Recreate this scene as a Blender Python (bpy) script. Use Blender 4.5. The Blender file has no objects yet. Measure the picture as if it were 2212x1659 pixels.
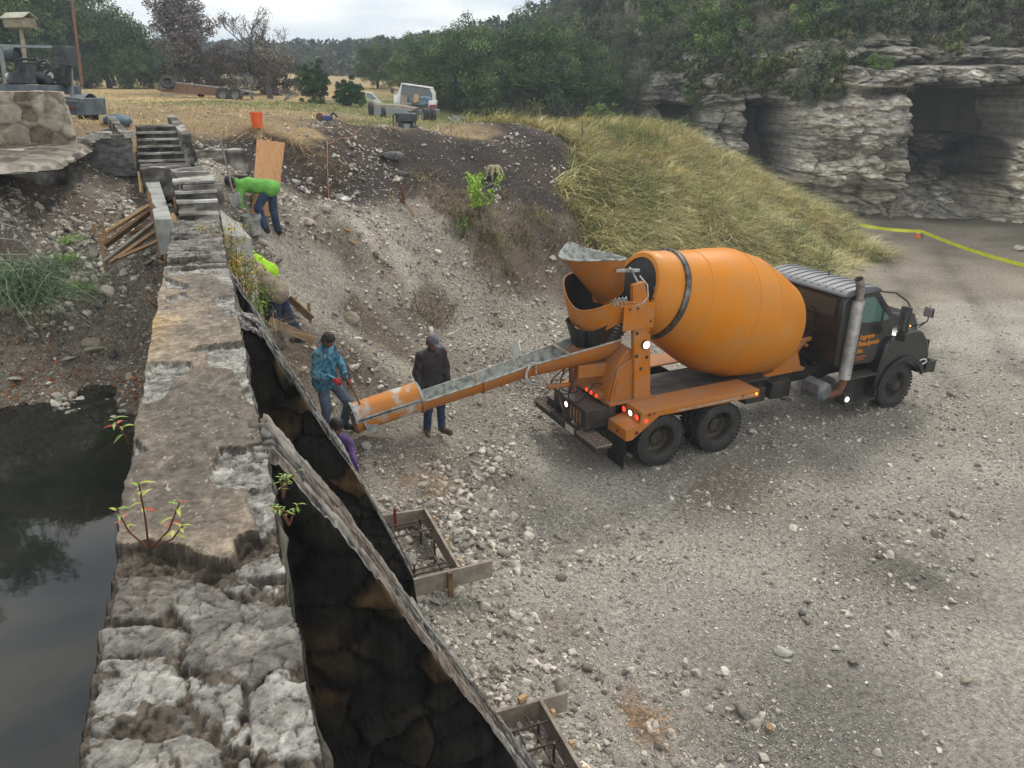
import bpy, math, random
import numpy as np
from mathutils import Vector, Matrix
S=bpy.context.scene
C=bpy.data.collections.new('place'); S.collection.children.link(C)
R=math.radians; PI=math.pi
# ---------------------------------------------------------------- camera
EYE=np.array([0.,0.,6.3]); FPX=1598.4; CXP,CYP=1106.,829.5
PITCH=R(21.59); HEAD=R(21.7)
cam=bpy.data.cameras.new('camera'); co=bpy.data.objects.new('camera',cam); S.collection.objects.link(co)
cam.sensor_width=36; cam.lens=26.02; cam.clip_start=.05; cam.clip_end=2000
co.location=EYE; co.rotation_euler=(PI/2-PITCH,0,-HEAD); S.camera=co
# ---------------------------------------------------------------- world and sun
HAZE=.0013
SUN_EL,SUN_AZ=R(48),R(40)      # azimuth clockwise from +Y
w=bpy.data.worlds.new('World'); S.world=w; w.use_nodes=True
nt=w.node_tree; nt.nodes.clear()
def N(t,ty,**k):
    n=t.nodes.new(ty)
    for a,b in k.items():
        if a=='ins':
            for i,v in b.items():
                if hasattr(v,'is_output') or isinstance(v,bpy.types.NodeSocket): t.links.new(v,n.inputs[i])
                else: n.inputs[i].default_value=v
        else: setattr(n,a,b)
    return n
out=N(nt,'ShaderNodeOutputWorld'); bg=N(nt,'ShaderNodeBackground'); bg.inputs['Strength'].default_value=.1
sky=N(nt,'ShaderNodeTexSky',sky_type='NISHITA',sun_disc=False,sun_elevation=SUN_EL,sun_rotation=SUN_AZ)
tc=N(nt,'ShaderNodeTexCoord')
mp=N(nt,'ShaderNodeMapping',ins={0:tc.outputs['Generated']}); mp.inputs['Scale'].default_value=(1.2,1.2,5.5)
n1=N(nt,'ShaderNodeTexNoise',ins={'Vector':mp.outputs[0],'Scale':2.3,'Detail':7,'Roughness':.55,'Distortion':.5})
cr=N(nt,'ShaderNodeValToRGB',ins={0:n1.outputs[0]})
cr.color_ramp.elements[0].position=.32; cr.color_ramp.elements[0].color=(4.8,5.5,6.5,1)
cr.color_ramp.elements[1].position=.68; cr.color_ramp.elements[1].color=(11.2,10.6,9.2,1)
e=cr.color_ramp.elements.new(.5); e.color=(8.2,8.4,8.4,1)
mx=N(nt,'ShaderNodeMix',data_type='RGBA',ins={0:.9}); nt.links.new(sky.outputs[0],mx.inputs[6]); nt.links.new(cr.outputs[0],mx.inputs[7])
nt.links.new(mx.outputs[2],bg.inputs[0]); nt.links.new(bg.outputs[0],out.inputs[0])
sl=bpy.data.lights.new('sun','SUN'); sl.energy=1.5; sl.angle=R(12); sl.color=(1,.95,.86)
so=bpy.data.objects.new('sun',sl); S.collection.objects.link(so); so.rotation_euler=(PI/2-SUN_EL,0,-SUN_AZ+PI)
S.view_settings.view_transform='Standard'; S.view_settings.look='None'; S.view_settings.exposure=0.6; S.view_settings.gamma=1
S.cycles.max_bounces=6; S.cycles.use_adaptive_sampling=True; S.cycles.volume_bounces=0
# ---------------------------------------------------------------- helpers
_fw=np.array([math.sin(HEAD)*math.cos(PITCH),math.cos(HEAD)*math.cos(PITCH),-math.sin(PITCH)])
_rt=np.array([math.cos(HEAD),-math.sin(HEAD),0.]); _up=np.cross(_rt,_fw)
HF=np.array([math.sin(HEAD),math.cos(HEAD),0.])           # horizontal heading
def ray(x,y): return _fw*FPX+_rt*(x-CXP)-_up*(y-CYP)
def at(x,y,d): return EYE+ray(x,y)*d/FPX                  # survey sight at optical depth d metres
def atz(x,y,z): r=ray(x,y); return EYE+r*(z-EYE[2])/r[2]
def aty(x,y,Y): r=ray(x,y); return EYE+r*Y/r[1]
def lat(a,d,z=0.): return np.array([0,0,z])+_rt*a+HF*d    # sideways / ahead
def sm(a,b,x): t=np.clip((x-a)/(b-a),0,1); return t*t*(3-2*t)
def _h(i,j,k,s):
    n=(i*374761393+j*668265263+k*1274126177+s*974634777)&0xffffffff
    n=((n^(n>>13))*1274126177)&0xffffffff
    n=((n^(n>>16))*668265263)&0xffffffff
    return ((n^(n>>15))&0xffffff)/float(0xffffff)*2-1
def vn(x,y,z=0.,s=0):
    x,y,z=np.broadcast_arrays(np.asarray(x,float),y,z)
    i,j,k=[np.floor(a).astype(np.int64) for a in (x,y,z)]
    f,g,h=x-i,y-j,z-k; f,g,h=[a*a*(3-2*a) for a in (f,g,h)]
    def c(a,b,c_): return _h(i+a,j+b,k+c_,s)
    a0=c(0,0,0)*(1-f)+c(1,0,0)*f; a1=c(0,1,0)*(1-f)+c(1,1,0)*f
    b0=c(0,0,1)*(1-f)+c(1,0,1)*f; b1=c(0,1,1)*(1-f)+c(1,1,1)*f
    return (a0*(1-g)+a1*g)*(1-h)+(b0*(1-g)+b1*g)*h
def fbm(x,y,z=0.,o=4,s=0,r=.5):
    t=0;a=1;n=0
    for q in range(o): t=t+a*vn(np.asarray(x)*2**q+q*17.3,np.asarray(y)*2**q-q*9.1,np.asarray(z)*2**q,s+q); n+=a; a*=r
    return t/n
def worley(x,y,z,s,seed=0,jit=.9):
    'cell id hash and distance to the cell border'
    X=np.stack([x,y,z],-1)/s; B=np.floor(X).astype(np.int64); d1=np.full(x.shape,9.);d2=np.full(x.shape,9.);h=np.zeros(x.shape)
    for i in(-1,0,1):
        for j in(-1,0,1):
            for k in(-1,0,1):
                b=B+np.array([i,j,k]); r=[_h(b[...,0],b[...,1],b[...,2],seed+q) for q in range(4)]; d=np.sqrt(sum((b[...,q]+.5+.5*jit*r[q]-X[...,q])**2 for q in range(3)))
                n=d<d1; d2=np.where(n,d1,np.minimum(d2,d)); h=np.where(n,r[3],h); d1=np.where(n,d,d1)
    return h,d2-d1
def tag(o,label=None,cat=None,group=None,kind=None):
    if label: o['label']=label
    if cat: o['category']=cat
    if group: o['group']=group
    if kind: o['kind']=kind
    return o
def empty(name,loc=(0,0,0),rz=0,label=None,cat=None,group=None):
    o=bpy.data.objects.new(name,None); C.objects.link(o); o.location=Vector([float(v) for v in loc]); o.rotation_euler=(0,0,rz); o.empty_display_size=.2
    return tag(o,label,cat,group)
def mesh(name,V,F,m=None,parent=None,smooth=False,mi=None,col=None,attr=None):
    me=bpy.data.meshes.new(name); V=np.asarray(V,np.float64)
    if isinstance(F,np.ndarray):
        n,k=F.shape
        me.vertices.add(len(V)); me.vertices.foreach_set('co',V.astype(np.float32).ravel())
        me.loops.add(n*k); me.loops.foreach_set('vertex_index',F.astype(np.int32).ravel())
        me.polygons.add(n); me.polygons.foreach_set('loop_start',np.arange(0,n*k,k,dtype=np.int32)); me.polygons.foreach_set('loop_total',np.full(n,k,np.int32))
        me.update(calc_edges=True)
    else: me.from_pydata([tuple(v) for v in V],[],[tuple(int(i) for i in f) for f in F]); me.update()
    if m is not None:
        for q in (m if isinstance(m,(list,tuple)) else [m]): me.materials.append(q)
    if mi is not None: me.polygons.foreach_set('material_index',np.asarray(mi,np.int32))
    if smooth: me.polygons.foreach_set('use_smooth',np.ones(len(me.polygons),bool))
    if col is not None:
        a=me.color_attributes.new('Col','FLOAT_COLOR','POINT'); c=np.ones((len(V),4),np.float32); c[:,:3]=col; a.data.foreach_set('color',c.ravel())
    for k_,v in (attr or {}).items():
        a=me.attributes.new(k_,'FLOAT','POINT'); a.data.foreach_set('value',np.asarray(v,np.float32))
    me.validate(); o=bpy.data.objects.new(name,me); C.objects.link(o)
    if parent: o.parent=parent
    return o
def copytree(o,parent=None):
    c=o.copy(); C.objects.link(c); c.parent=parent
    for ch in list(o.children): copytree(ch,c)
    return c
class MB:
    "collects shapes for one mesh"
    def __init__(s): s.V=[];s.F=[];s.M=[]
    def add(s,V,F,m=0):
        b=len(s.V); s.V+= [tuple(map(float,v)) for v in V]; s.F+=[tuple(i+b for i in f) for f in F]; s.M+=[m]*len(F); return s
    def box(s,c,d,rot=None,m=0):
        V=[Vector((x*d[0]/2,y*d[1]/2,z*d[2]/2)) for x in(-1,1) for y in(-1,1) for z in(-1,1)]
        if rot is not None: V=[rot@v for v in V]
        V=[v+Vector(c) for v in V]
        return s.add(V,[(0,1,3,2),(4,6,7,5),(0,4,5,1),(2,3,7,6),(0,2,6,4),(1,5,7,3)],m)
    def beam(s,a,b,w_,h_,m=0,up=(0,0,1)):
        a=Vector([float(v) for v in a]);b=Vector([float(v) for v in b]); d=b-a; L=d.length; x=d.normalized(); u=Vector(up)
        if abs(x.dot(u))>.99: u=Vector((1,0,0))
        y=u.cross(x).normalized(); z=x.cross(y); rot=Matrix((x,y,z)).transposed()
        return s.box((a+b)/2,(L,w_,h_),rot,m)
    def tube(s,P,r,n=8,m=0,cap=True):
        P=[Vector([float(q) for q in p]) for p in P]; rr=r if isinstance(r,(list,tuple)) else [r]*len(P); V=[];F=[]; pu=None
        for i,p in enumerate(P):
            t=(P[min(i+1,len(P)-1)]-P[max(i-1,0)]).normalized()
            if pu is None: pu=Vector((0,0,1)) if abs(t.z)<.9 else Vector((1,0,0))
            y=(pu-t*pu.dot(t)).normalized(); pu=y; z=t.cross(y)
            for k in range(n): a=2*PI*k/n; V.append(p+(y*math.cos(a)+z*math.sin(a))*rr[i])
        for i in range(len(P)-1):
            for k in range(n): F.append((i*n+k,i*n+(k+1)%n,(i+1)*n+(k+1)%n,(i+1)*n+k))
        if cap: F.append(tuple(range(n))[::-1]); F.append(tuple(range((len(P)-1)*n,len(P)*n)))
        return s.add(V,F,m)
    def lathe(s,prof,o=(0,0,0),ax=(0,0,1),n=24,m=0,a0=0,a1=2*PI,close=False):
        "prof: (distance along axis, radius)"
        ax=Vector(ax).normalized(); u=Vector((0,0,1)) if abs(ax.z)<.9 else Vector((1,0,0)); x=(u-ax*u.dot(ax)).normalized(); y=ax.cross(x); o=Vector([float(q) for q in o])
        full=abs(a1-a0-2*PI)<1e-6; k=n if full else n+1; V=[];F=[]
        for (t,r) in prof:
            for i in range(k): a=a0+(a1-a0)*i/n; V.append(o+ax*t+(x*math.cos(a)+y*math.sin(a))*r)
        for j in range(len(prof)-1):
            for i in range(n if full else n): F.append((j*k+i,j*k+(i+1)%k,(j+1)*k+(i+1)%k,(j+1)*k+i))
        return s.add(V,F,m)
    def prism(s,poly,a,b,ax='y',m=0):
        "2-D outline extruded from a to b along an axis"
        f={'y':lambda p,t:(p[0],t,p[1]),'x':lambda p,t:(t,p[0],p[1]),'z':lambda p,t:(p[0],p[1],t)}[ax]; n=len(poly)
        V=[f(p,a) for p in poly]+[f(p,b) for p in poly]
        F=[tuple(range(n))[::-1],tuple(range(n,2*n))]+[(i,(i+1)%n,n+(i+1)%n,n+i) for i in range(n)]
        return s.add(V,F,m)
    def build(s,name,m,parent=None,smooth=False,bevel=0,loc=None,auto=None):
        o=mesh(name,s.V,s.F,m,parent,smooth,s.M)
        if bevel:
            b=o.modifiers.new('bevel','BEVEL'); b.width=bevel; b.segments=2; b.limit_method='ANGLE'; b.angle_limit=R(35)
        if smooth or bevel:
            try: o.data.set_sharp_from_angle(angle=R(38)); o.data.polygons.foreach_set('use_smooth',np.ones(len(o.data.polygons),bool))
            except Exception: pass
        if loc is not None: o.location=loc
        return o
# ---- implicit surfaces (bodies, clothes, rocks): signed distance on a grid, then surface nets
def nets(D,o,h):
    s=D<0; sh=np.array(D.shape)-1
    cnt=sum(s[a:a+sh[0],b:b+sh[1],c:c+sh[2]].astype(np.int8) for a in(0,1) for b in(0,1) for c in(0,1))
    I=np.argwhere((cnt>0)&(cnt<8)); idx=-np.ones(sh,np.int64); idx[tuple(I.T)]=np.arange(len(I))
    P=np.zeros((len(I),3)); n=np.zeros(len(I)); cr_=[(a,b,c) for a in(0,1) for b in(0,1) for c in(0,1)]
    for p in cr_:
        for ax in range(3):
            if p[ax]: continue
            q=list(p); q[ax]=1
            d0=D[tuple((I+p).T)]; d1=D[tuple((I+q).T)]; k=(d0<0)!=(d1<0)
            t=d0[k]/(d0[k]-d1[k]); v=np.tile(np.array(p,float),(k.sum(),1)); v[:,ax]=t
            P[k]+=v; n[k]+=1
    V=(I+P/n[:,None])*h+o; F=[]
    for ax in range(3):
        a,b=[(1,2),(2,0),(0,1)][ax]
        sl0=[slice(1,-1)]*3; sl1=[slice(1,-1)]*3; sl0[ax]=slice(0,-1); sl1[ax]=slice(1,None)
        s0=s[tuple(sl0)]; s1=s[tuple(sl1)]; E=np.argwhere(s0!=s1)
        fl=s0[tuple(E.T)]; E=E+1; E[:,ax]-=1
        da=np.zeros(3,int); da[a]=1; db=np.zeros(3,int); db[b]=1
        q=np.stack([idx[tuple((E-da-db).T)],idx[tuple((E-db).T)],idx[tuple(E.T)],idx[tuple((E-da).T)]],1)
        q[~fl]=q[~fl][:,::-1]; F.append(q)
    return V,np.concatenate(F)
class Blob:
    def __init__(s,lo,hi,h):
        s.h=h; s.lo=np.array(lo,float); s.n=np.ceil((np.array(hi)-s.lo)/h).astype(int)+1; s.D=np.full(s.n,.25,np.float32)
    def _reg(s,lo,hi):
        a=np.clip(((lo-s.lo)/s.h).astype(int),0,s.n-1); b=np.clip(((hi-s.lo)/s.h).astype(int)+2,1,s.n)
        g=[s.lo[i]+s.h*np.arange(a[i],b[i]) for i in range(3)]
        return tuple(slice(a[i],b[i]) for i in range(3)),np.meshgrid(*g,indexing='ij',sparse=True)
    def mix(s,sl,d,k,sub=False):
        o=s.D[sl]
        if sub: s.D[sl]=np.maximum(o,-d); return
        if k>0: hh=np.clip(.5+.5*(o-d)/k,0,1); s.D[sl]=o*(1-hh)+d*hh-k*hh*(1-hh)
        else: s.D[sl]=np.minimum(o,d)
    def cap(s,a,b,ra,rb,k=.02,sub=False,flat=None):
        a=np.array(a,float);b=np.array(b,float); m=max(ra,rb)*1.25+k+.05
        sl,(X,Y,Z)=s._reg(np.minimum(a,b)-m,np.maximum(a,b)+m); d=b-a; L=max(d@d,1e-9)
        t=np.clip(((X-a[0])*d[0]+(Y-a[1])*d[1]+(Z-a[2])*d[2])/L,0,1)
        r=np.sqrt((X-a[0]-t*d[0])**2+(Y-a[1]-t*d[1])**2+(Z-a[2]-t*d[2])**2)
        s.mix(sl,r-(ra+(rb-ra)*t),k,sub)
    def ell(s,c,r,k=.02,sub=False,rot=None):
        c=np.array(c,float); r=np.array(r,float); m=r.max()*1.2+k+.04
        sl,(X,Y,Z)=s._reg(c-m,c+m); X=X-c[0];Y=Y-c[1];Z=Z-c[2]
        if rot is not None: q=np.array(rot.transposed()); X,Y,Z=[q[i,0]*X+q[i,1]*Y+q[i,2]*Z for i in range(3)]
        e=np.sqrt((X/r[0])**2+(Y/r[1])**2+(Z/r[2])**2)+1e-9; e2=np.sqrt((X/r[0]**2)**2+(Y/r[1]**2)**2+(Z/r[2]**2)**2)+1e-9
        s.mix(sl,e*(e-1)/e2,k,sub)
    def wrinkle(s,amp,sc,seed=0):
        g=[s.lo[i]+s.h*np.arange(s.n[i]) for i in range(3)]; X,Y,Z=np.meshgrid(*g,indexing='ij',sparse=True)
        near=np.abs(s.D)<.06; I=np.argwhere(near); P=s.lo+I*s.h
        s.D[near]+=(amp*fbm(P[:,0]*sc,P[:,1]*sc,P[:,2]*sc*.8,3,seed)).astype(np.float32)
    def mesh(s): return nets(s.D,s.lo,s.h)
# ---- materials
def lin(c): return tuple(((v/255.)/12.92 if v/255.<=.04045 else ((v/255.+.055)/1.055)**2.4) for v in c)
def mat(name,cols,sc=4.,rough=.7,metal=0.,bump=0.,bsc=None,det=6,attr=None,island=0.,dist=0.,coat=0.,emit=None,stretch=(1,1,1),spec=None,pos=(.35,.65),coord='Object',rvar=0.,vor=0.,trans=0.):
    m=bpy.data.materials.new(name); m.use_nodes=True; t=m.node_tree; b=t.nodes['Principled BSDF']
    tcn=N(t,'ShaderNodeTexCoord'); mpn=N(t,'ShaderNodeMapping',ins={0:tcn.outputs[coord]}); mpn.inputs['Scale'].default_value=stretch
    cols=[tuple(c)[:3]+(1,) for c in (cols if isinstance(cols,list) else [cols])]
    nz=N(t,'ShaderNodeTexNoise',ins={'Vector':mpn.outputs[0],'Scale':sc,'Detail':det,'Roughness':.62,'Distortion':dist})
    if len(cols)>1:
        r=N(t,'ShaderNodeValToRGB',ins={0:nz.outputs[0]}); el=r.color_ramp.elements
        el[0].position,el[1].position=pos; el[0].color=cols[0]; el[1].color=cols[-1]
        for i,c in enumerate(cols[1:-1]): e_=el.new(pos[0]+(pos[1]-pos[0])*(i+1)/(len(cols)-1)); e_.color=c
        c=r.outputs[0]
    else: c=N(t,'ShaderNodeRGB').outputs[0]; c.default_value=cols[0]
    if attr:
        a=N(t,'ShaderNodeAttribute',attribute_name=attr)
        k=N(t,'ShaderNodeMix',data_type='RGBA',blend_type='MULTIPLY',ins={0:1.}); t.links.new(a.outputs['Color'],k.inputs[6]); t.links.new(c,k.inputs[7]); c=k.outputs[2]
    if island:
        g=N(t,'ShaderNodeNewGeometry'); q=N(t,'ShaderNodeMapRange',ins={0:g.outputs['Random Per Island'],3:1-island,4:1+island})
        k=N(t,'ShaderNodeMix',data_type='RGBA',blend_type='MULTIPLY',ins={0:1.}); t.links.new(c,k.inputs[6]); t.links.new(q.outputs[0],k.inputs[7]); c=k.outputs[2]
    t.links.new(c,b.inputs['Base Color']); b.inputs['Roughness'].default_value=rough; b.inputs['Metallic'].default_value=metal
    if rvar:
        q=N(t,'ShaderNodeMapRange',ins={0:nz.outputs[0],1:.3,2:.7,3:rough-rvar,4:rough+rvar}); t.links.new(q.outputs[0],b.inputs['Roughness'])
    if coat: b.inputs['Coat Weight'].default_value=coat; b.inputs['Coat Roughness'].default_value=.15
    if spec is not None: b.inputs['Specular IOR Level'].default_value=spec
    if emit: b.inputs['Emission Color'].default_value=tuple(emit[0])+(1,); b.inputs['Emission Strength'].default_value=emit[1]
    if bump:
        nb=N(t,'ShaderNodeTexNoise',ins={'Vector':mpn.outputs[0],'Scale':bsc or sc*3,'Detail':8,'Roughness':.65})
        hgt=nb.outputs[0]
        if vor:
            vo=N(t,'ShaderNodeTexVoronoi',ins={'Vector':mpn.outputs[0],'Scale':vor}); ad=N(t,'ShaderNodeMath',operation='ADD',ins={0:nb.outputs[0],1:vo.outputs[0]}); hgt=ad.outputs[0]
        bp=N(t,'ShaderNodeBump',ins={'Height':hgt,'Distance':bump}); t.links.new(bp.outputs[0],b.inputs['Normal'])
    return m
M={}
OR=(.62,.205,.0)
def dusty(name,base,dust,amt=.5,rough=.4,sc=3.,metal=0.,coat=0.,up=.6,speck=0.):
    "painted metal with road dust lying on upward faces and in noise patches"
    m=bpy.data.materials.new(name); m.use_nodes=True; t=m.node_tree; b=t.nodes['Principled BSDF']
    tcn=N(t,'ShaderNodeTexCoord'); g=N(t,'ShaderNodeNewGeometry'); sp=N(t,'ShaderNodeSeparateXYZ',ins={0:g.outputs['Normal']})
    nz=N(t,'ShaderNodeTexNoise',ins={'Vector':tcn.outputs['Object'],'Scale':sc,'Detail':9,'Roughness':.7})
    a=N(t,'ShaderNodeMapRange',ins={0:nz.outputs[0],1:.42,2:.72,3:0.,4:1.})
    u=N(t,'ShaderNodeMapRange',ins={0:sp.outputs[2],1:.2,2:1.,3:0.,4:up})
    s=N(t,'ShaderNodeMath',operation='ADD',ins={0:a.outputs[0],1:u.outputs[0]}); s2=N(t,'ShaderNodeMath',operation='MULTIPLY',use_clamp=True,ins={0:s.outputs[0],1:amt})
    k=N(t,'ShaderNodeMix',data_type='RGBA',ins={0:s2.outputs[0]}); k.inputs[6].default_value=tuple(base)+(1,); k.inputs[7].default_value=tuple(dust)+(1,)
    cb=k.outputs[2]
    if speck:
        na=N(t,'ShaderNodeTexNoise',ins={'Vector':tcn.outputs['Object'],'Scale':38.,'Detail':4}); nb=N(t,'ShaderNodeTexNoise',ins={'Vector':tcn.outputs['Object'],'Scale':1.7,'Detail':5,'Roughness':.6})
        ma=N(t,'ShaderNodeMapRange',ins={0:na.outputs[0],1:.60,2:.66}); mb_=N(t,'ShaderNodeMapRange',ins={0:nb.outputs[0],1:.48,2:.62}); mm=N(t,'ShaderNodeMath',operation='MULTIPLY',ins={0:ma.outputs[0],1:mb_.outputs[0]}); m2_=N(t,'ShaderNodeMath',operation='MULTIPLY',ins={0:mm.outputs[0],1:speck})
        kk=N(t,'ShaderNodeMix',data_type='RGBA',ins={0:m2_.outputs[0]}); t.links.new(cb,kk.inputs[6]); kk.inputs[7].default_value=(.42,.40,.36,1); cb=kk.outputs[2]
    t.links.new(cb,b.inputs['Base Color'])
    r=N(t,'ShaderNodeMapRange',ins={0:s2.outputs[0],3:rough,4:.9}); t.links.new(r.outputs[0],b.inputs['Roughness'])
    b.inputs['Metallic'].default_value=metal; b.inputs['Coat Weight'].default_value=coat; b.inputs['Coat Roughness'].default_value=.12
    bp=N(t,'ShaderNodeBump',ins={'Height':nz.outputs[0],'Distance':.003}); t.links.new(bp.outputs[0],b.inputs['Normal'])
    return m
DUST=(.30,.25,.20)
M['orange']=dusty('orange paint',(.50,.155,.002),DUST,.5,.45,3.5,coat=.03,up=.45,speck=.7)
M['drum']=dusty('drum orange paint',OR,(.34,.25,.14),.42,.40,1.3,coat=.03,up=.1,speck=.55)
for k_ in('drum','orange'): M[k_].node_tree.nodes['Principled BSDF'].inputs['Specular IOR Level'].default_value=.22
M['orange_dirty']=dusty('dirty orange paint',(.42,.13,.004),(.22,.17,.13),.6,.5,5.,up=.6)
M['black']=dusty('black truck paint',(.010,.010,.011),(.10,.09,.08),.16,.3,2.,coat=.4,up=.2)
M['chassis']=dusty('chassis black',(.012,.011,.01),(.11,.09,.07),.55,.6,5.)
M['roofp']=dusty('cab roof grey',(.10,.11,.13),(.25,.24,.23),.3,.35,4.)
M['cement']=mat('cement crust',[(.16,.17,.155),(.36,.37,.34),(.5,.5,.46)],9,.85,bump=.01,bsc=40)
M['cemor']=mat('orange worn with cement film',[(.58,.185,.004),(.5,.2,.04),(.5,.48,.44)],3.2,.55,bump=.003,bsc=30,stretch=(1,1,1),pos=(.38,.60))
M['rubber']=mat('tyre rubber',[(.018,.018,.018),(.05,.046,.042)],7,.8,bump=.004,bsc=50)
M['rim']=mat('dark steel rim',[(.03,.028,.025),(.10,.08,.062)],6,.55,.4,bump=.003)
M['rust']=mat('rusty steel',[(.12,.05,.025),(.25,.11,.06)],12,.8,.2,bump=.004)
M['rebar']=mat('dark steel bar',[(.04,.03,.028),(.11,.07,.05)],20,.6,.5,bump=.003)
M['steel']=mat('worn steel',[(.35,.35,.35),(.6,.6,.6)],8,.4,.8,bump=.002)
M['chrome']=mat('perforated stainless shield',[(.34,.34,.33),(.62,.61,.6)],5,.45,.55,bump=.004,bsc=60,rvar=.1)
M['grating']=mat('dusty step grating',[(.16,.12,.10),(.32,.25,.2)],20,.8)
M['flap']=mat('rubber apron',(.012,.012,.013),8,.45,bump=.004,bsc=12)
M['glass']=mat('window glass',(.035,.05,.05),3,.04,spec=1.)
M['glassg']=mat('green window glass',(.07,.15,.13),3,.05,spec=1.)
M['lampr']=mat('lit red lamp',(.8,.02,.01),3,.3,emit=((1,.05,.02),1.4))
M['lampw']=mat('lit white lamp',(.9,.9,.9),3,.3,emit=((1,.97,.98),2.2))
M['lampa']=mat('lit amber lamp',(.9,.3,.02),3,.3,emit=((1,.3,.06),1.4))
M['lampd']=mat('unlit red marker',(.16,.012,.01),3,.35)
M['letter']=mat('orange lettering',lin((226,140,20)),3,.5)
M['white']=mat('white paint',[(.55,.55,.54),(.75,.75,.74)],3,.45)
M['wood']=mat('raw timber',[lin((134,104,74)),lin((166,134,98))],5,.8,bump=.003,bsc=30,stretch=(1,1,1))
M['woodgrey']=mat('cement stained board',[lin((120,110,98)),lin((158,148,134))],6,.85,bump=.004,bsc=30)
M['wooddark']=mat('dark weathered timber',[lin((88,66,46)),lin((132,100,68))],7,.85,bump=.004,bsc=30)
M['woodyel']=mat('yellow pine',[lin((172,136,92)),lin((192,160,114))],6,.8,bump=.003,bsc=30)
M['ply']=mat('plywood',[lin((176,122,80)),lin((196,146,100)),lin((208,160,114))],3,.75,dist=1.5,stretch=(6,6,1),pos=(.3,.7),bump=.002)
M['plastic_o']=mat('orange plastic',lin((232,104,44)),5,.4)
M['newcrete']=mat('fresh concrete',[(.20,.20,.185),(.29,.29,.27),(.36,.36,.34)],3.5,.7,bump=.004,bsc=25)
# ---------------------------------------------------------------- terrain
# survey of the ground: (sight x, sight y, optical depth or None, height or None, soil)
def pt(x,y,d=None,z=None): return at(x,y,d) if d is not None else atz(x,y,z)
SH=[ # terrace and beyond, common to both sides of the dam
(300,262,18.8,'S'),(395,262,18.8,'S'),(345,265,19.2,'S'),(550,275,18.4,'S'),(470,282,18.3,'S'),(640,280,19.5,'S'),(700,286,20,'B'),(560,245,24,'S'),(300,230,30,'S'),(700,250,28,'S'),(200,268,20,'S'),(100,265,21,'S'),(0,270,20,'S'),(-200,280,20,'S'),
(200,190,60,'F'),(400,194,55,'F'),(600,214,48,'F'),(0,190,60,'F'),(500,225,36,'N'),(800,228,45,'N'),(700,232,36,'N'),(400,215,38,'F'),(800,262,28,'N'),(1000,258,42,'N'),(1200,268,40,'N'),(900,264,36,'N'),(820,287,24,'S'),(1000,290,25,'S'),(850,289,22,'B'),(930,291,23,'B'),(-300,190,60,'F'),(1280,262,45,'N'),(1150,276,34,'N')]
SR=[ # downstream side
(2212,1659,None,0,'G'),(1700,1400,None,0,'G'),(1400,1659,None,.1,'G'),(2212,1000,None,0,'G'),(1700,1000,None,0,'G'),(1930,885,None,0,'G'),(1420,1010,None,0,'G'),(2212,700,None,0,'L'),(2050,600,None,0,'K'),(1980,520,None,0,'K'),(2100,520,None,0,'K'),(1900,565,None,0,'K'),(1880,605,None,0,'K'),(1960,590,None,0,'K'),(2000,545,None,0,'K'),(2120,620,None,0,'K'),(2212,560,None,0,'W'),(2212,520,None,.1,'W'),(1880,492,None,.1,'L'),(1200,1300,None,.15,'G'),(1250,1000,None,.15,'G'),(2600,1300,None,0,'G'),(2600,700,None,0,'G'),(1500,800,None,.05,'G'),(1700,680,None,0,'G'),(1900,640,None,0,'K'),(2400,520,None,.2,'W'),(1760,560,None,.1,'G'),
(1160,1600,None,.5,'P'),(1050,1250,None,.5,'P'),(935,940,12.86,'P'),(800,960,11.6,'R'),(1100,1100,None,.3,'P'),(1000,1000,None,.5,'R'),(900,1180,None,.6,'R'),(1050,900,14.4,'P'),(710,934,12,'P'),(760,860,12.6,'P'),
(750,760,13,'D'),(700,740,12.9,'D'),(612,752,12.3,'D'),(605,712,12.9,'D'),(640,800,12.5,'D'),(1100,800,16,'P'),(1200,700,19,'P'),(900,650,17,'D'),(850,720,15.5,'D'),(900,800,14.8,'P'),(1000,720,17,'P'),(700,600,15,'L'),(640,620,14.3,'L'),(600,520,14.3,'L'),(750,500,16,'R'),(760,600,15.8,'L'),(850,560,17.2,'L'),(900,540,18,'P'),(1000,600,18.6,'P'),(1100,560,20,'D'),(1000,470,20,'D'),(620,472,15,'R'),(530,490,13.6,'R'),(560,330,17.5,'B'),(520,330,17.3,'B'),(580,400,16.2,'B'),(700,420,18,'B'),(700,330,19,'B'),(650,440,16.4,'R'),(750,450,17,'R'),(800,400,19.2,'B'),(850,400,20,'B'),(850,340,21,'B'),(1000,400,22,'B'),(1000,340,23.3,'B'),(1000,300,24,'B'),(1150,400,23,'B'),(1150,340,24.8,'B'),(1180,300,26,'B'),(900,470,18.8,'R'),(1200,450,23,'D'),(1100,470,21.5,'D'),(1250,560,22,'D'),(1300,600,22,'D'),(1150,640,20,'D'),(1250,640,21,'D'),
(1230,310,28,'M'),(1330,284,33,'M'),(1420,310,33,'M'),(1500,350,33,'M'),(1570,375,33,'M'),(1640,402,33,'M'),(1750,465,32.5,'M'),(1820,530,31,'M'),(1350,400,27,'M'),(1300,350,28,'M'),(1260,450,24.5,'M'),(1500,450,27.5,'M'),(1400,480,25.6,'M'),(1650,500,28,'M'),(1750,540,29,'M'),(1400,560,23.8,'M'),(1600,590,25,'M'),(1500,560,25,'M'),(1700,600,25.6,'M'),(1340,500,24,'M')]
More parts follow.
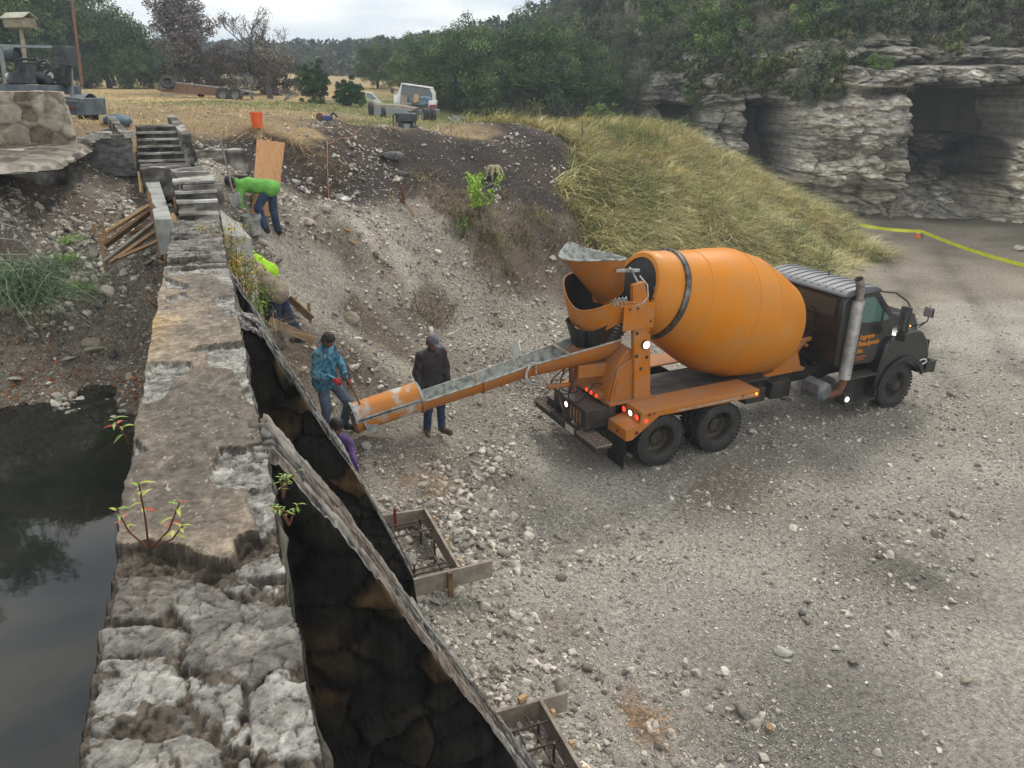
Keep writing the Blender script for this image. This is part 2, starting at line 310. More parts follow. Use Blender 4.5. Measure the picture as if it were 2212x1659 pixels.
SRW=[ # heights given directly (sideways, ahead, z, soil), hidden ground behind the mound and below the dam
(9,38,4.0,'M'),(12,38,2.2,'M'),(15,37.5,.8,'M'),(18,36,.15,'W'),(24,37,.15,'W'),(8,48,4.2,'N'),(12,46,2.0,'W'),(16,42,.3,'W'),(30,36,.15,'W'),(40,30,.1,'W'),(40,10,0,'G'),(60,20,.1,'W'),(25,-5,0,'G'),(5,-5,0,'G'),(0,-8,.5,'G')]
XW=[(.6,1.,.6,'P'),(.6,3,.7,'P'),(.6,5.3,.65,'P'),(.6,7.6,.85,'P'),(.5,10.2,1.5,'D'),(1.0,10.3,.95,'P'),(1.4,9.5,.95,'P'),(1.5,11.2,1.15,'P'),(1.6,5.3,.5,'P'),(1.7,3,.45,'P'),(1.8,7.4,.62,'P'),(1.7,8.3,.68,'P'),(.3,12,2.2,'D'),(.3,13.4,2.8,'D')]
SL=[(250,430,13.2,'R'),(150,500,11.5,'R'),(355,565,11.2,'R'),(225,568,11.,'R'),(300,600,10.8,'R'),(200,640,10.7,'R'),(200,700,10.5,'R'),(300,800,None,2.72,'R'),(250,826,None,2.62,'R'),(120,850,None,2.62,'R'),(0,878,None,2.62,'R'),(-150,900,None,2.62,'R'),(50,720,10.2,'R'),(0,640,10.1,'R'),(100,590,10.7,'D'),(0,480,10.6,'R'),(100,440,12,'D'),(-200,700,9.8,'D'),(0,420,11.,'D'),(200,400,13.8,'D'),(250,380,15,'D'),(290,380,15.6,'D'),(290,450,13.4,'D'),(330,470,12.2,'D'),(-200,430,10.8,'D'),
(180,350,15.,'D'),(60,345,13.3,'S'),(0,335,13.,'S'),(150,318,14.8,'S'),(200,300,16.5,'S'),(280,290,18,'S'),(-200,330,13,'S'),(240,345,16.6,'D')]
XL=[(-.6,1,1.4,'D'),(-3,1,1.3,'D'),(-3,5,1.5,'D'),(-.7,6,1.9,'D'),(-6,4,1.5,'D'),(-8,0,1.3,'D'),(-4.5,7.0,1.9,'D'),(-2,7.5,2.1,'D'),(-14,2,1.5,'D'),(-20,6,3,'D'),(-14,9,2.7,'D'),(-16,12,4.6,'D'),(-.7,8.6,2.25,'D'),(-1.6,8.3,2.3,'D'),(-.75,10.1,3.0,'D')]
FAR=[(-60,40,6.4,'F'),(-40,20,6,'F'),(-30,-10,5,'F'),(0,70,6.2,'F'),(-30,70,6.6,'F'),(0,140,8,'F'),(-60,140,9,'F')]
def tabl(*ls):
    P=[];c=[]
    for l in ls:
        for q in l: P.append(q[0]); c.append(q[1])
    return np.array(P),c
def A1(l): return [(pt(*q[:-1]) if len(q)>4 or (len(q)==5) else at(q[0],q[1],q[2]),q[-1]) for q in l]
def A2(l): return [(lat(a,d,z),s) for a,d,z,s in l]
def A3(l): return [(np.array([x,y,z]),s) for x,y,z,s in l]
sh=A1(SH)+A2(FAR)
PR,cR=tabl(sh,A1(SR),A2(SRW),A3(XW)); PL,cL=tabl(sh,A1(SL),A3(XL))
def tps(P,lam=.02):
    n=len(P); d=np.hypot(*(P[:,None,:2]-P[None,:,:2]).transpose(2,0,1)); K=np.where(d>0,d*d*np.log(d+1e-12),0)+np.eye(n)*lam
    Q=np.c_[np.ones(n),P[:,:2]]; Mx=np.block([[K,Q],[Q.T,np.zeros((3,3))]]); s=np.linalg.solve(Mx,np.r_[P[:,2],0,0,0]); return P[:,:2],s
def tpe(T,x,y):
    P,s=T; sh_=x.shape; x=x.ravel();y=y.ravel(); o=np.empty(len(x))
    for i in range(0,len(x),20000):
        a,b=x[i:i+20000],y[i:i+20000]; d2=(a[:,None]-P[:,0])**2+(b[:,None]-P[:,1])**2
        o[i:i+20000]=(.5*d2*np.log(d2+1e-12))@s[:-3]+s[-3]+s[-2]*a+s[-1]*b
    return o.reshape(sh_)
TR,TL=tps(PR),tps(PL)
_a=(1330,1750,2212); CLA=np.array([-40,-20,-5,4,8,11,15.5,20,26,35,45,60,90.]); CLD=np.array([150,120,78,62,57,51,41.5,40,39.,36.5,33,28,15.])  # foot of the cliff / hill
RIA=np.array([-130,-60,-25,-8,0,5,10,15,22,40,90.]); RIZ=np.array([9,9,8.5,8.3,9.5,11.5,14.,18.5,24,30,34.])
def ad(x,y): return x*_rt[0]+y*_rt[1], x*HF[0]+y*HF[1]
def ground(x,y,rough=True):
    x,y=np.broadcast_arrays(np.asarray(x,float),np.asarray(y,float))
    zr=tpe(TR,x,y); zl=tpe(TL,x,y); wgt=sm(-.5,-.05,x)
    z=zl*(1-wgt)+zr*wgt
    a,d=ad(x,y)
    z=np.where(y>30,np.minimum(z,7.2),np.minimum(z,6.4)); z=np.maximum(z,-.05)
    z=np.where((x>3)&(y<9),np.clip(z,0,.8),z)
    z=np.where((x>6)&(a>6)&(y<14),np.clip(z,0,.25),z)
    base=np.interp(a,CLA,CLD); rid=np.interp(a,RIA,RIZ)
    t=d-base
    z0=np.where(a>9,9.2,np.interp(a,[-50,-5,4,9],[7,5.6,4.6,8.])) 
    hill=z0+np.maximum(t-4,0)*np.interp(a,[-30,0,9,16,40],[.09,.16,.34,.62,.75])
    hill=np.minimum(hill,rid+3*np.tanh((hill-rid)/8))+1.2*fbm(x*.06,y*.06,0,3,5)
    z=np.where(t>4,np.maximum(z*0+hill,hill),z)
    far=sm(85,190,d)*sm(12,-10,a)*3; z=z+far
    return z
def soilw(x,y,P,c):
    jx=x+.9*fbm(x*.5,y*.5,0,4,11)*np.clip(np.hypot(x,y)/14,.4,3); jy=y+.9*fbm(x*.5,y*.5,3,4,12)*np.clip(np.hypot(x,y)/14,.4,3)
    ks=sorted(set(c)); W=np.zeros((len(ks),)+x.shape)
    for p,k in zip(P,c):
        d2=(jx-p[0])**2+(jy-p[1])**2+.02; W[ks.index(k)]+=d2**-2.5
    W/=W.sum(0); return dict(zip(ks,W))
SOIL={'G':((178,172,161),.8,.012),'L':((180,172,160),.5,.02),'P':((174,166,152),1.,.03),'W':((124,116,102),.4,.03),'K':((146,136,122),.5,.03),'D':((118,106,94),.5,.07),'B':((62,54,50),.3,.09),'S':((150,128,96),.15,.05),'F':((170,146,104),.0,.06),'N':((112,116,70),.0,.05),'M':((118,112,66),.0,.12),'R':((146,136,122),.9,.06)}
# ground sheet: fine where the camera stands close, coarser with distance
def axis_(lo,hi,c0,c1,h0,g):
    v=list(np.arange(c0,c1,h0)); h=h0
    while v[-1]<hi: h*=g; v.append(v[-1]+h)
    h=h0; w_=[c0]
    while w_[-1]>lo: h*=g; w_.append(w_[-1]-h)
    return np.array(w_[:0:-1]+v)
gx=axis_(-180,220,-7,13,.07,1.035); gy=axis_(-25,420,-1,27,.08,1.035)
GX,GY=np.meshgrid(gx,gy,indexing='ij')
GZ=ground(GX,GY)
ga,gd=ad(GX,GY)
# soils
q1=soilw(GX,GY,PR,cR); q2=soilw(GX,GY,PL,cL); wg=sm(-.5,-.05,GX)
colr=np.zeros(GX.shape+(3,)); peb=np.zeros(GX.shape); amp=np.zeros(GX.shape)
for q,ww in((q1,wg),(q2,1-wg)):
    for k,v in q.items():
        c_,p_,a_=SOIL[k]; f=v*ww; colr+=f[...,None]*np.array(lin(c_)); peb+=f*p_; amp+=f*a_
hillm=(gd-np.interp(ga,CLA,CLD)>4); colr[hillm]=np.array(lin((84,84,62))); peb[hillm]=0; amp[hillm]=.25
sc_=np.clip(np.hypot(GX,GY)/18,.55,4)
n_a=fbm(GX*2.2/sc_,GY*2.2/sc_,0,5,21); n_b=fbm(GX*7,GY*7,0,3,31)
GZ=GZ+amp*(1.6*n_a+.5*n_b*(sc_<1.6))
nt_=sm(4.,6.,GX)*sm(15.5,14,GX)*sm(8,9.4,GY)*sm(15,13.4,GY); GZ=GZ*(1-nt_)+(.010*n_b+.004)*nt_
# large soft patches: dark grey, chalky pale, ochre spill
pa=fbm(GX*.35,GY*.35,0,4,41); pb=fbm(GX*.9,GY*.9,2,5,42)
colr*=(1+.30*pa+.30*pb)[...,None]
for (sx,sy,r,c_,k) in [(1900,1210,1.1,(92,88,80),.6),(1980,1240,.9,(88,84,77),.6),(1760,1500,1.2,(100,95,88),.45),(1850,1600,1.3,(98,95,90),.5),(1560,1045,.9,(170,146,108),.6),(2100,1560,1.2,(176,170,160),.5),(1250,1420,1.0,(172,168,160),.5),(1450,1330,1.2,(168,164,156),.4),(1260,1560,1.0,(170,165,155),.4),(1400,1560,.4,(130,84,44),.6),(1180,1390,.7,(120,92,62),.35),(1700,980,1.3,(84,80,75),.55),(1900,930,1.2,(90,85,79),.5),(1480,1010,1.2,(84,80,75),.5),(1580,1090,1.,(108,103,97),.4),(2130,900,2.5,(150,138,122),.5)]:
    p=atz(sx,sy,0.); d2=((GX-p[0]+.3*n_a)**2+(GY-p[1]+.3*n_b)**2)/r**2; f=k*np.exp(-d2*1.3)[...,None]; colr=colr*(1-f)+np.array(lin(c_))*f*(1+.25*n_b[...,None])
# wheel tracks up the far road (ruts)
for off in (-1.,1.):
    p0=atz(2020,640,0); p1=atz(1960,530,0); 
    for (aa,bb) in ((atz(2150,860,0),p0),(p0,p1)):
        d=bb-aa; L=np.hypot(d[0],d[1]); t=((GX-aa[0])*d[0]+(GY-aa[1])*d[1])/L; s_=((GX-aa[0])*-d[1]+(GY-aa[1])*d[0])/L-off+.25*fbm(t*.3,0,0,2,7)
        f=np.exp(-(s_/.28)**2)*((t>-.5)&(t<L+.5)); GZ-=.05*f; colr*=(1-.25*f)[...,None]
for (sx0,sy0,sx1,sy1) in ((1420,1060,1150,1240),(1560,1030,1300,1230),(1990,900,2212,1000),(1700,1100,2212,1330),(1300,1250,1600,1659),(1150,1330,1380,1659)):
    aa=atz(sx0,sy0,0); bb=atz(sx1,sy1,0); d=bb-aa; L=np.hypot(d[0],d[1]); t=((GX-aa[0])*d[0]+(GY-aa[1])*d[1])/L; s_=((GX-aa[0])*-d[1]+(GY-aa[1])*d[0])/L+.35*np.sin(t*.7+sx0)+.2*fbm(t*.5,0,0,2,9)
    f=np.exp(-(s_/.17)**4)*sm(-.5,.6,t)*sm(L+.5,L-.8,t)*(GX>.5); GZ-=.032*f; colr*=(1+.22*f*np.sign(np.sin(t*2*PI/.16)))[...,None]; colr=colr*(1-.4*f[...,None])+np.array(lin((184,178,168)))*.4*f[...,None]
# crawler tracks pressed into the chalky slope
for (ax_,ay_,bx_,by_,dA,dB) in ((610,520,700,720,14.3,13.4),(660,530,760,700,14.9,14.0),(770,560,900,690,15.9,15.6),(900,760,1060,800,15.1,15.6)):
    aa=at(ax_,ay_,dA); bb=at(bx_,by_,dB); d=bb-aa; L=np.hypot(d[0],d[1]); t=((GX-aa[0])*d[0]+(GY-aa[1])*d[1])/L; s_=((GX-aa[0])*-d[1]+(GY-aa[1])*d[0])/L+.1*fbm(t*.8,0,0,2,9)
    f=np.exp(-(s_/.2)**4)*sm(-.3,.2,t)*sm(L+.3,L-.2,t); GZ+=f*(.028*np.sign(np.sin(t*2*PI/.24+.6*fbm(t,s_,0,2,3)))-.03); colr=colr*(1-.45*f[...,None])+np.array(lin((160,153,142)))*.45*f[...,None]
GS=(len(gx),len(gy))
def gidx(x,y):
    i=np.clip(np.searchsorted(gx,x)-1,0,GS[0]-2); j=np.clip(np.searchsorted(gy,y)-1,0,GS[1]-2)
    return i,j,(x-gx[i])/(gx[i+1]-gx[i]),(y-gy[j])/(gy[j+1]-gy[j])
def gz(x,y):
    i,j,f,g=gidx(np.asarray(x,float),np.asarray(y,float))
    return GZ[i,j]*(1-f)*(1-g)+GZ[i+1,j]*f*(1-g)+GZ[i,j+1]*(1-f)*g+GZ[i+1,j+1]*f*g
def gfield(A,x,y): i,j,f,g=gidx(np.asarray(x,float),np.asarray(y,float)); return A[i,j]
def on(x,y,d0=3,d1=90,dz=0.):
    "ground point seen along a survey sight"
    r=ray(x,y)/FPX; ds=np.arange(d0,d1,.04); P=EYE+r*ds[:,None]; h=gz(P[:,0],P[:,1])+dz; k=np.argmax(P[:,2]<h); q=P[k].copy(); q[2]=float(gz(q[0],q[1])); return q
def grid_faces(n,m_): i=np.arange(n*m_).reshape(n,m_); return np.stack([i[:-1,:-1],i[1:,:-1],i[1:,1:],i[:-1,1:]],-1).reshape(-1,4)
def gmat(name,vs=(26,75)):
    m=bpy.data.materials.new(name); m.use_nodes=True; t=m.node_tree; b=t.nodes['Principled BSDF']; b.inputs['Roughness'].default_value=.93; b.inputs['Specular IOR Level'].default_value=.25
    tcn=N(t,'ShaderNodeTexCoord'); co_=tcn.outputs['Object']; A=N(t,'ShaderNodeAttribute',attribute_name='Col'); Pb=N(t,'ShaderNodeAttribute',attribute_name='peb')
    ds=N(t,'ShaderNodeTexNoise',ins={'Vector':co_,'Scale':6.,'Detail':3}); av=N(t,'ShaderNodeVectorMath',operation='MULTIPLY_ADD'); t.links.new(ds.outputs['Color'],av.inputs[0]); av.inputs[1].default_value=(.05,.05,.05); t.links.new(co_,av.inputs[2]); vco=av.outputs[0]
    cur=A.outputs['Color']; hs=[]
    f=N(t,'ShaderNodeTexNoise',ins={'Vector':co_,'Scale':14.,'Detail':12,'Roughness':.75}); fr=N(t,'ShaderNodeMapRange',ins={0:f.outputs[0],1:.25,2:.75,3:.22,4:1.75})
    k=N(t,'ShaderNodeMix',data_type='RGBA',blend_type='MULTIPLY',ins={0:1.}); t.links.new(cur,k.inputs[6]); t.links.new(fr.outputs[0],k.inputs[7]); cur=k.outputs[2]
    for i,s in enumerate(vs):
        v=N(t,'ShaderNodeTexVoronoi',ins={'Vector':vco,'Scale':s,'Randomness':1.}); sp=N(t,'ShaderNodeSeparateColor',ins={0:v.outputs['Color']})
        ed=N(t,'ShaderNodeMapRange',ins={0:v.outputs['Distance'],1:.25,2:.55,3:1.,4:0.})       # stone / gap
        sel=N(t,'ShaderNodeMapRange',ins={0:sp.outputs[0],1:.45,2:.6,3:0.,4:1.}); m1=N(t,'ShaderNodeMath',operation='MULTIPLY',ins={0:ed.outputs[0],1:sel.outputs[0]}); m2=N(t,'ShaderNodeMath',operation='MULTIPLY',ins={0:m1.outputs[0],1:Pb.outputs['Fac']})
        br=N(t,'ShaderNodeMapRange',ins={0:sp.outputs[1],3:.65,4:2.1}); kk=N(t,'ShaderNodeMix',data_type='RGBA',blend_type='MULTIPLY',ins={0:m2.outputs[0]}); t.links.new(cur,kk.inputs[6]); t.links.new(br.outputs[0],kk.inputs[7]); cur=kk.outputs[2]
        mh=N(t,'ShaderNodeMath',operation='MULTIPLY',ins={0:m2.outputs[0],1:(.6 if i==0 else .25)}); hs.append(mh.outputs[0])
    b_=N(t,'ShaderNodeMath',operation='ADD',ins={0:hs[0],1:hs[1]}); b2=N(t,'ShaderNodeMath',operation='ADD',ins={0:b_.outputs[0],1:f.outputs[0]})
    bp=N(t,'ShaderNodeBump',ins={'Height':b2.outputs[0],'Distance':.07}); t.links.new(bp.outputs[0],b.inputs['Normal']); t.links.new(cur,b.inputs['Base Color'])
    return m
M['ground']=gmat('ground soil and gravel')
tag(mesh('ground',np.stack([GX,GY,GZ],-1).reshape(-1,3),grid_faces(*GS),M['ground'],smooth=True,col=np.clip(colr,.01,.8).reshape(-1,3),attr={'peb':peb.ravel()}),kind='structure')
# ---------------------------------------------------------------- pond
WZ=2.6
def water():
    m=bpy.data.materials.new('pond water'); m.use_nodes=True; t=m.node_tree; b=t.nodes['Principled BSDF']; tcn=N(t,'ShaderNodeTexCoord')
    nz=N(t,'ShaderNodeTexNoise',ins={'Vector':tcn.outputs['Object'],'Scale':2.2,'Detail':4}); bp=N(t,'ShaderNodeBump',ins={'Height':nz.outputs[0],'Distance':.002}); t.links.new(bp.outputs[0],b.inputs['Normal'])
    n2=N(t,'ShaderNodeTexNoise',ins={'Vector':tcn.outputs['Object'],'Scale':1.1,'Detail':9,'Roughness':.7}); cr_=N(t,'ShaderNodeValToRGB',ins={0:n2.outputs[0]}); cr_.color_ramp.elements[0].position=.4; cr_.color_ramp.elements[0].color=(.014,.016,.014,1); cr_.color_ramp.elements[1].position=.75; cr_.color_ramp.elements[1].color=(.034,.034,.026,1)
    t.links.new(cr_.outputs[0],b.inputs['Base Color']); b.inputs['Roughness'].default_value=.04; b.inputs['IOR'].default_value=1.45
    return m
M['water']=water()
tag(mesh('pond_water',[(-40,-20,WZ),(-.3,-20,WZ),(-.3,12,WZ),(-40,12,WZ)],[(0,1,2,3)],M['water']),kind='structure')
# ---------------------------------------------------------------- stone helpers
def stone_mat(name,c0,c1,c2,sc=6,bump=.02,attr=None,dark=None,lay=1.):
    return mat(name,[c0,c1,c2],sc,.9,bump=bump,bsc=sc*3,attr=attr,stretch=(1,1,lay),spec=.25,pos=(.3,.7))
M['lime']=stone_mat('weathered limestone',lin((118,113,105)),lin((164,158,148)),lin((204,200,192)),5)
M['limelay']=stone_mat('layered limestone',lin((70,67,64)),lin((128,122,114)),lin((180,175,168)),7,.03,lay=3.)
M['masonry']=stone_mat('mortared masonry',lin((66,66,68)),lin((104,102,100)),lin((146,142,136)),6,.03,lay=2.5)
M['pier']=mat('pier stones',[lin((112,98,80)),lin((146,134,116)),lin((176,168,154))],2.2,.9,bump=.03,bsc=9,spec=.25,vor=0)
M['rockvc']=mat('rock with its own colours',[(.55,.55,.55),(1,1,1),(1.45,1.42,1.36)],7,.92,bump=.02,bsc=26,attr='Col',spec=.25,pos=(.25,.75),det=10)
M['cliffvc']=mat('cliff limestone',[(.42,.42,.44),(1.,1.,1.),(1.5,1.46,1.4)],2.6,.93,bump=.12,bsc=5.5,attr='Col',spec=.2,pos=(.25,.75),det=12,stretch=(.8,.8,1.4))
def dgrid(name,fn,nu,nv,m,parent=None,col=None,**k):
    u,v=np.meshgrid(np.linspace(0,1,nu),np.linspace(0,1,nv),indexing='ij'); P=fn(u,v); return mesh(name,P.reshape(-1,3),grid_faces(nu,nv),m,parent,True,col=None if col is None else col(u,v,P).reshape(-1,3),**k)
def rubble_box(mb_pts,c,d,rz=0.,n=14,amp=.03,lay=10.,seed=0,taper=1.):
    "box skin made of grids, roughened as stacked stone; returns V,F"
    Vs=[];Fs=[];b=0; d=np.array(d,float)/2
    for ax in range(3):
        o=[i for i in range(3) if i!=ax]
        n0=max(3,int(2*d[o[0]]*n)+2); n1=max(3,int(2*d[o[1]]*n)+2)
        for s in(-1,1):
            u,v=np.meshgrid(np.linspace(-1,1,n0),np.linspace(-1,1,n1),indexing='ij'); P=np.zeros(u.shape+(3,)); P[...,ax]=s*d[ax]; P[...,o[0]]=u*d[o[0]]; P[...,o[1]]=v*d[o[1]]
            f=grid_faces(n0,n1)+b; 
            if (s>0)==(ax!=1): f=f
            else: f=f[:,::-1]
            Vs.append(P.reshape(-1,3)); Fs.append(f); b+=n0*n1
    V=np.concatenate(Vs); F=np.concatenate(Fs)
    k=1-(1-taper)*(V[:,2:3]+d[2])/(2*d[2]); V[:,:2]*=k
    g=V+np.array(c); layer=np.floor(g[:,2]*lay+.6*fbm(g[:,0]*2,g[:,1]*2,0,2,seed))
    st=vn(np.floor(g[:,0]*4+layer*.37)*1.7+.5,np.floor(g[:,1]*4)*1.3+.5,layer+.5,seed)
    out_=V[:,:2]/(np.abs(V[:,:2]).max(0)+1e-6); V[:,:2]+=out_*(amp*st*.8)[:,None]
    for i in range(3): V[:,i]+=amp*.7*fbm(g[:,0]*5,g[:,1]*5,g[:,2]*9,3,seed+i*7+1)
    c_,s_=math.cos(rz),math.sin(rz); V=np.c_[V[:,0]*c_-V[:,1]*s_,V[:,0]*s_+V[:,1]*c_,V[:,2]]+np.array(c)
    return V,F
def stone_col(V,c0,c1,c2,sc=3.,lay=9.,seed=0):
    t=fbm(V[:,0]*sc,V[:,1]*sc,V[:,2]*sc*2,4,seed)+.5*vn(np.floor(V[:,0]*4),np.floor(V[:,1]*4),np.floor(V[:,2]*lay),seed+9)
    t=np.clip(.5+.8*t,0,1)[:,None]; c0,c1,c2=[np.array(lin(c)) for c in(c0,c1,c2)]
    return np.where(t<.5,c0*(1-2*t)+c1*2*t,c1*(2-2*t)+c2*(2*t-1))
def stoneobj(name,parts,cols,m='rockvc',parent=None,seed=0,**k):
    V=[];F=[];b=0
    for v,f in parts: V.append(v);F.append(f+b);b+=len(v)
    V=np.concatenate(V);F=np.concatenate(F); return mesh(name,V,F,M[m],parent,False,col=stone_col(V,*cols,seed=seed),**k)
GREYST=((58,56,54),(104,99,93),(168,164,157)); PALE=((112,106,96),(160,153,143),(198,194,186)); DARKST=((34,32,30),(62,58,53),(108,102,94))
# ---------------------------------------------------------------- the stone dam
ZW=4.6
def poly(P,pts):
    "signed distance (negative inside) to a polygon"
    x,y=P; n=len(pts); d=np.full(x.shape,1e9); ins=np.zeros(x.shape,bool)
    for i in range(n):
        (ax,ay),(bx,by)=pts[i],pts[(i+1)%n]; ex,ey=bx-ax,by-ay; t=np.clip(((x-ax)*ex+(y-ay)*ey)/(ex*ex+ey*ey+1e-12),0,1)
        d=np.minimum(d,(x-ax-t*ex)**2+(y-ay-t*ey)**2); c=((ay>y)!=(by>y)); 
        ins^=c&(x<(bx-ax)*(y-ay)/(by-ay+1e-12)+ax)
    d=np.sqrt(d); return np.where(ins,-d,d)
k4=lambda l,z=ZW:[tuple(atz((a/2.572)/1.1573,(1300+b/2.572)/1.1573,z)[:2]) for a,b in l]
k7=lambda l,z=ZW:[tuple(atz((200+a/3.073)/1.1573,(800+b/3.073)/1.1573,z)[:2]) for a,b in l]
k5=lambda l,z=ZW:[tuple(atz((a/3.456)/1.1573,(400+b/3.456)/1.1573,z)[:2]) for a,b in l]
CAPLOW=k4([(700,155),(850,150),(960,128),(1080,150),(1200,170),(1240,215),(1370,235),(1500,250),(1510,200),(1500,130),(1540,90),(1670,60),(1690,0)])
PATCH=[k7(l) for l in [
 [(990,1190),(1070,980),(1250,970),(1400,935),(1500,960),(1440,1080),(1520,1100),(1520,1250),(1300,1290),(1150,1280),(1040,1280)],
 [(1270,1380),(1300,1300),(1520,1250),(1600,1540),(1620,1700),(1400,1700),(1380,1580),(1290,1450)],
 [(1240,540),(1320,500),(1450,640),(1520,800),(1520,1000),(1400,950),(1400,860),(1370,700),(1280,600)],
 [(820,240),(900,200),(1090,180),(1230,170),(1340,150),(1380,330),(1400,480),(1260,510),(1180,440),(1180,380),(1000,350),(970,310),(980,250)],
 [(500,380),(540,320),(760,310),(860,320),(860,370),(700,480),(680,550),(600,620),(470,640),(470,520)],
 [(380,1040),(420,900),(480,960),(520,1000),(440,1040)]]]+[k5(l) for l in [
 [(1430,1180),(1600,1140),(1620,1180),(1500,1230),(1420,1230)],[(1850,1180),(2030,1150),(2060,1330),(1950,1330),(1890,1250),(1830,1220)],[(1420,1260),(1520,1250),(1500,1290),(1420,1290)],
 [(1440,930),(1700,900),(1960,880),(2010,960),(2040,1080),(1900,1060),(1860,1000),(1640,960),(1560,985),(1440,985)],[(1420,1000),(1440,1110),(1600,1130),(1640,1090),(1560,1060)]]]
CAPTOP=k5([(1430,940),(2060,880)])[0][1]
SLABS=[ # (outline, height, tilt x, tilt y, tone)
 (k4([(738,300),(1080,290),(1250,330),(1230,380),(1100,470),(1000,600),(880,585),(690,570),(720,420)]),-.085,.02,-.03,.42),
 (k4([(1080,480),(1250,360),(1420,395),(1480,450),(1660,465),(1890,500),(1940,620),(1990,850),(1880,850),(1700,920),(1600,1030),(1540,1000),(1440,905),(1150,860),(1220,650)]),-.075,.0,.03,.55),
 (k4([(640,640),(850,600),(1040,610),(1220,640),(1150,780),(950,770),(800,775),(790,800),(630,800)]),-.10,.03,.02,.5),
 (k4([(620,830),(820,815),(1120,845),(1190,950),(1160,1040),(1095,1110),(1040,1105),(1000,1130),(820,1190),(620,1280),(530,1240),(570,1100)]),-.12,-.03,.03,.85),
 (k4([(1210,900),(1400,950),(1520,965),(1530,1220),(1400,1335),(1300,1235),(1290,1180),(1220,1100)]),-.11,.05,-.03,.9),
 (k4([(1565,1055),(1700,960),(2010,955),(2060,1200),(2110,1420),(1830,1440),(1605,1445),(1600,1160)]),-.10,-.02,.02,.82),
 (k4([(545,1310),(800,1305),(1000,1345),(1180,1300),(1290,1330),(1415,1385),(1420,1500),(1445,1620),(1440,1800),(480,1800)]),-.09,.02,.0,.75),
 (k4([(1445,1350),(1590,1210),(1605,1290),(1500,1395)]),-.08,.1,-.1,.95),
 (k4([(1505,1475),(1580,1420),(1605,1500),(1560,1600),(1500,1580)]),-.09,-.1,.1,.9),
 (k4([(1740,1600),(1960,1530),(2120,1500),(2150,1800),(1700,1800)]),-.11,.03,.02,.9),
 (k4([(1680,965),(1840,885),(1850,960),(1740,1012)]),-.045,.1,.0,.95),
 (k4([(1560,210),(1840,130),(1890,230),(1880,300),(1700,290),(1560,315),(1500,270)]),-.09,.0,-.03,.8),
 (k4([(1450,330),(1560,310),(1640,340),(1500,395),(1420,380)]),-.11,.0,.0,.7),
 (k4([(1670,365),(1745,335),(1725,405)]),-.09,.1,.1,.99),(k4([(1745,360),(1880,330),(1890,365),(1760,405)]),-.10,.0,.0,.93),(k4([(1590,440),(1650,410),(1720,470),(1660,480)]),-.10,.0,.0,.9),
 (k4([(850,775),(1110,770),(1150,800),(960,850),(800,830)]),-.155,.0,.0,.6),
 (k4([(1120,1140),(1210,1130),(1225,1200),(1170,1235),(1110,1200)]),-.15,.0,.0,.55)]
yy=[.55]
while yy[-1]<11.95: yy.append(yy[-1]+.0055+.0016*max(0,yy[-1]-1.6))
yy=np.array(yy); nx=104; xs=np.linspace(0,1,nx)
xl=-.555+.018*fbm(yy*2.1,0,0,4,51)+.008*fbm(yy*14,0,0,2,52); xr=.075+.022*fbm(yy*1.9,5,0,4,53)+.012*fbm(yy*12,5,0,3,54)
WX=xl[:,None]*(1-xs)+xr[:,None]*xs; WY=np.repeat(yy[:,None],nx,1)
jx=WX+.011*fbm(WX*9,WY*9,0,5,61,.6)+.006*vn(WX*60,WY*60,0,63); jy=WY+.013*fbm(WX*9,WY*9,4,5,62,.6)+.006*vn(WX*60,WY*60,5,64)
J=(jx,jy)
rub=-.082+.05*fbm(WX*14,WY*14,0,5,65)+.03*np.abs(vn(WX*26,WY*26,0,66))
Z=rub.copy(); T=np.full(Z.shape,.32); CAP=np.zeros(Z.shape)
brown=np.ones(Z.shape)                                   # loose soil between the stones
def edge(d,w_): return sm(w_,-w_,d)
for pl,h,tx,ty,tn in SLABS:
    d=poly(J,pl); cx_,cy_=np.mean(pl,0)
    top=h*.42-.004+tx*.5*(WX-cx_)+ty*(WY-cy_)+.005*fbm(WX*7,WY*7,h*9,5,67)+.006*np.round(2.2*fbm(WX*5,WY*7,h*5,3,68))+.004*fbm(WX*40,WY*40,0,3,69)
    e_=edge(d,.006); nz_=top-.012*np.exp(np.minimum(d,0)/.007)
    up=(nz_>Z)&(d<.01); Z=np.where(up,Z*(1-e_)+nz_*e_,Z); T=np.where(up&(e_>.5),tn+.28*fbm(WX*9,WY*9,h,5,70),T); brown=np.where(up&(e_>.5),np.clip(.9-tn+.5*fbm(WX*6,WY*6,h,4,71),0,1),brown)
# far stretch: thin broken courses laid on edge
farw=sm(CAPTOP-.05,CAPTOP+.05,WY+.03*fbm(WX*6,0,0,3,72)); q=np.floor(WY*8.5+1.2*fbm(WX*2.2,WY*2,0,3,73)); ch=vn(q*3.3+.5,np.floor(WX*3+q*.77)+.5,0,74)
zf=-.05+.055*ch+.035*fbm(WX*7,WY*24,0,5,75,.6)
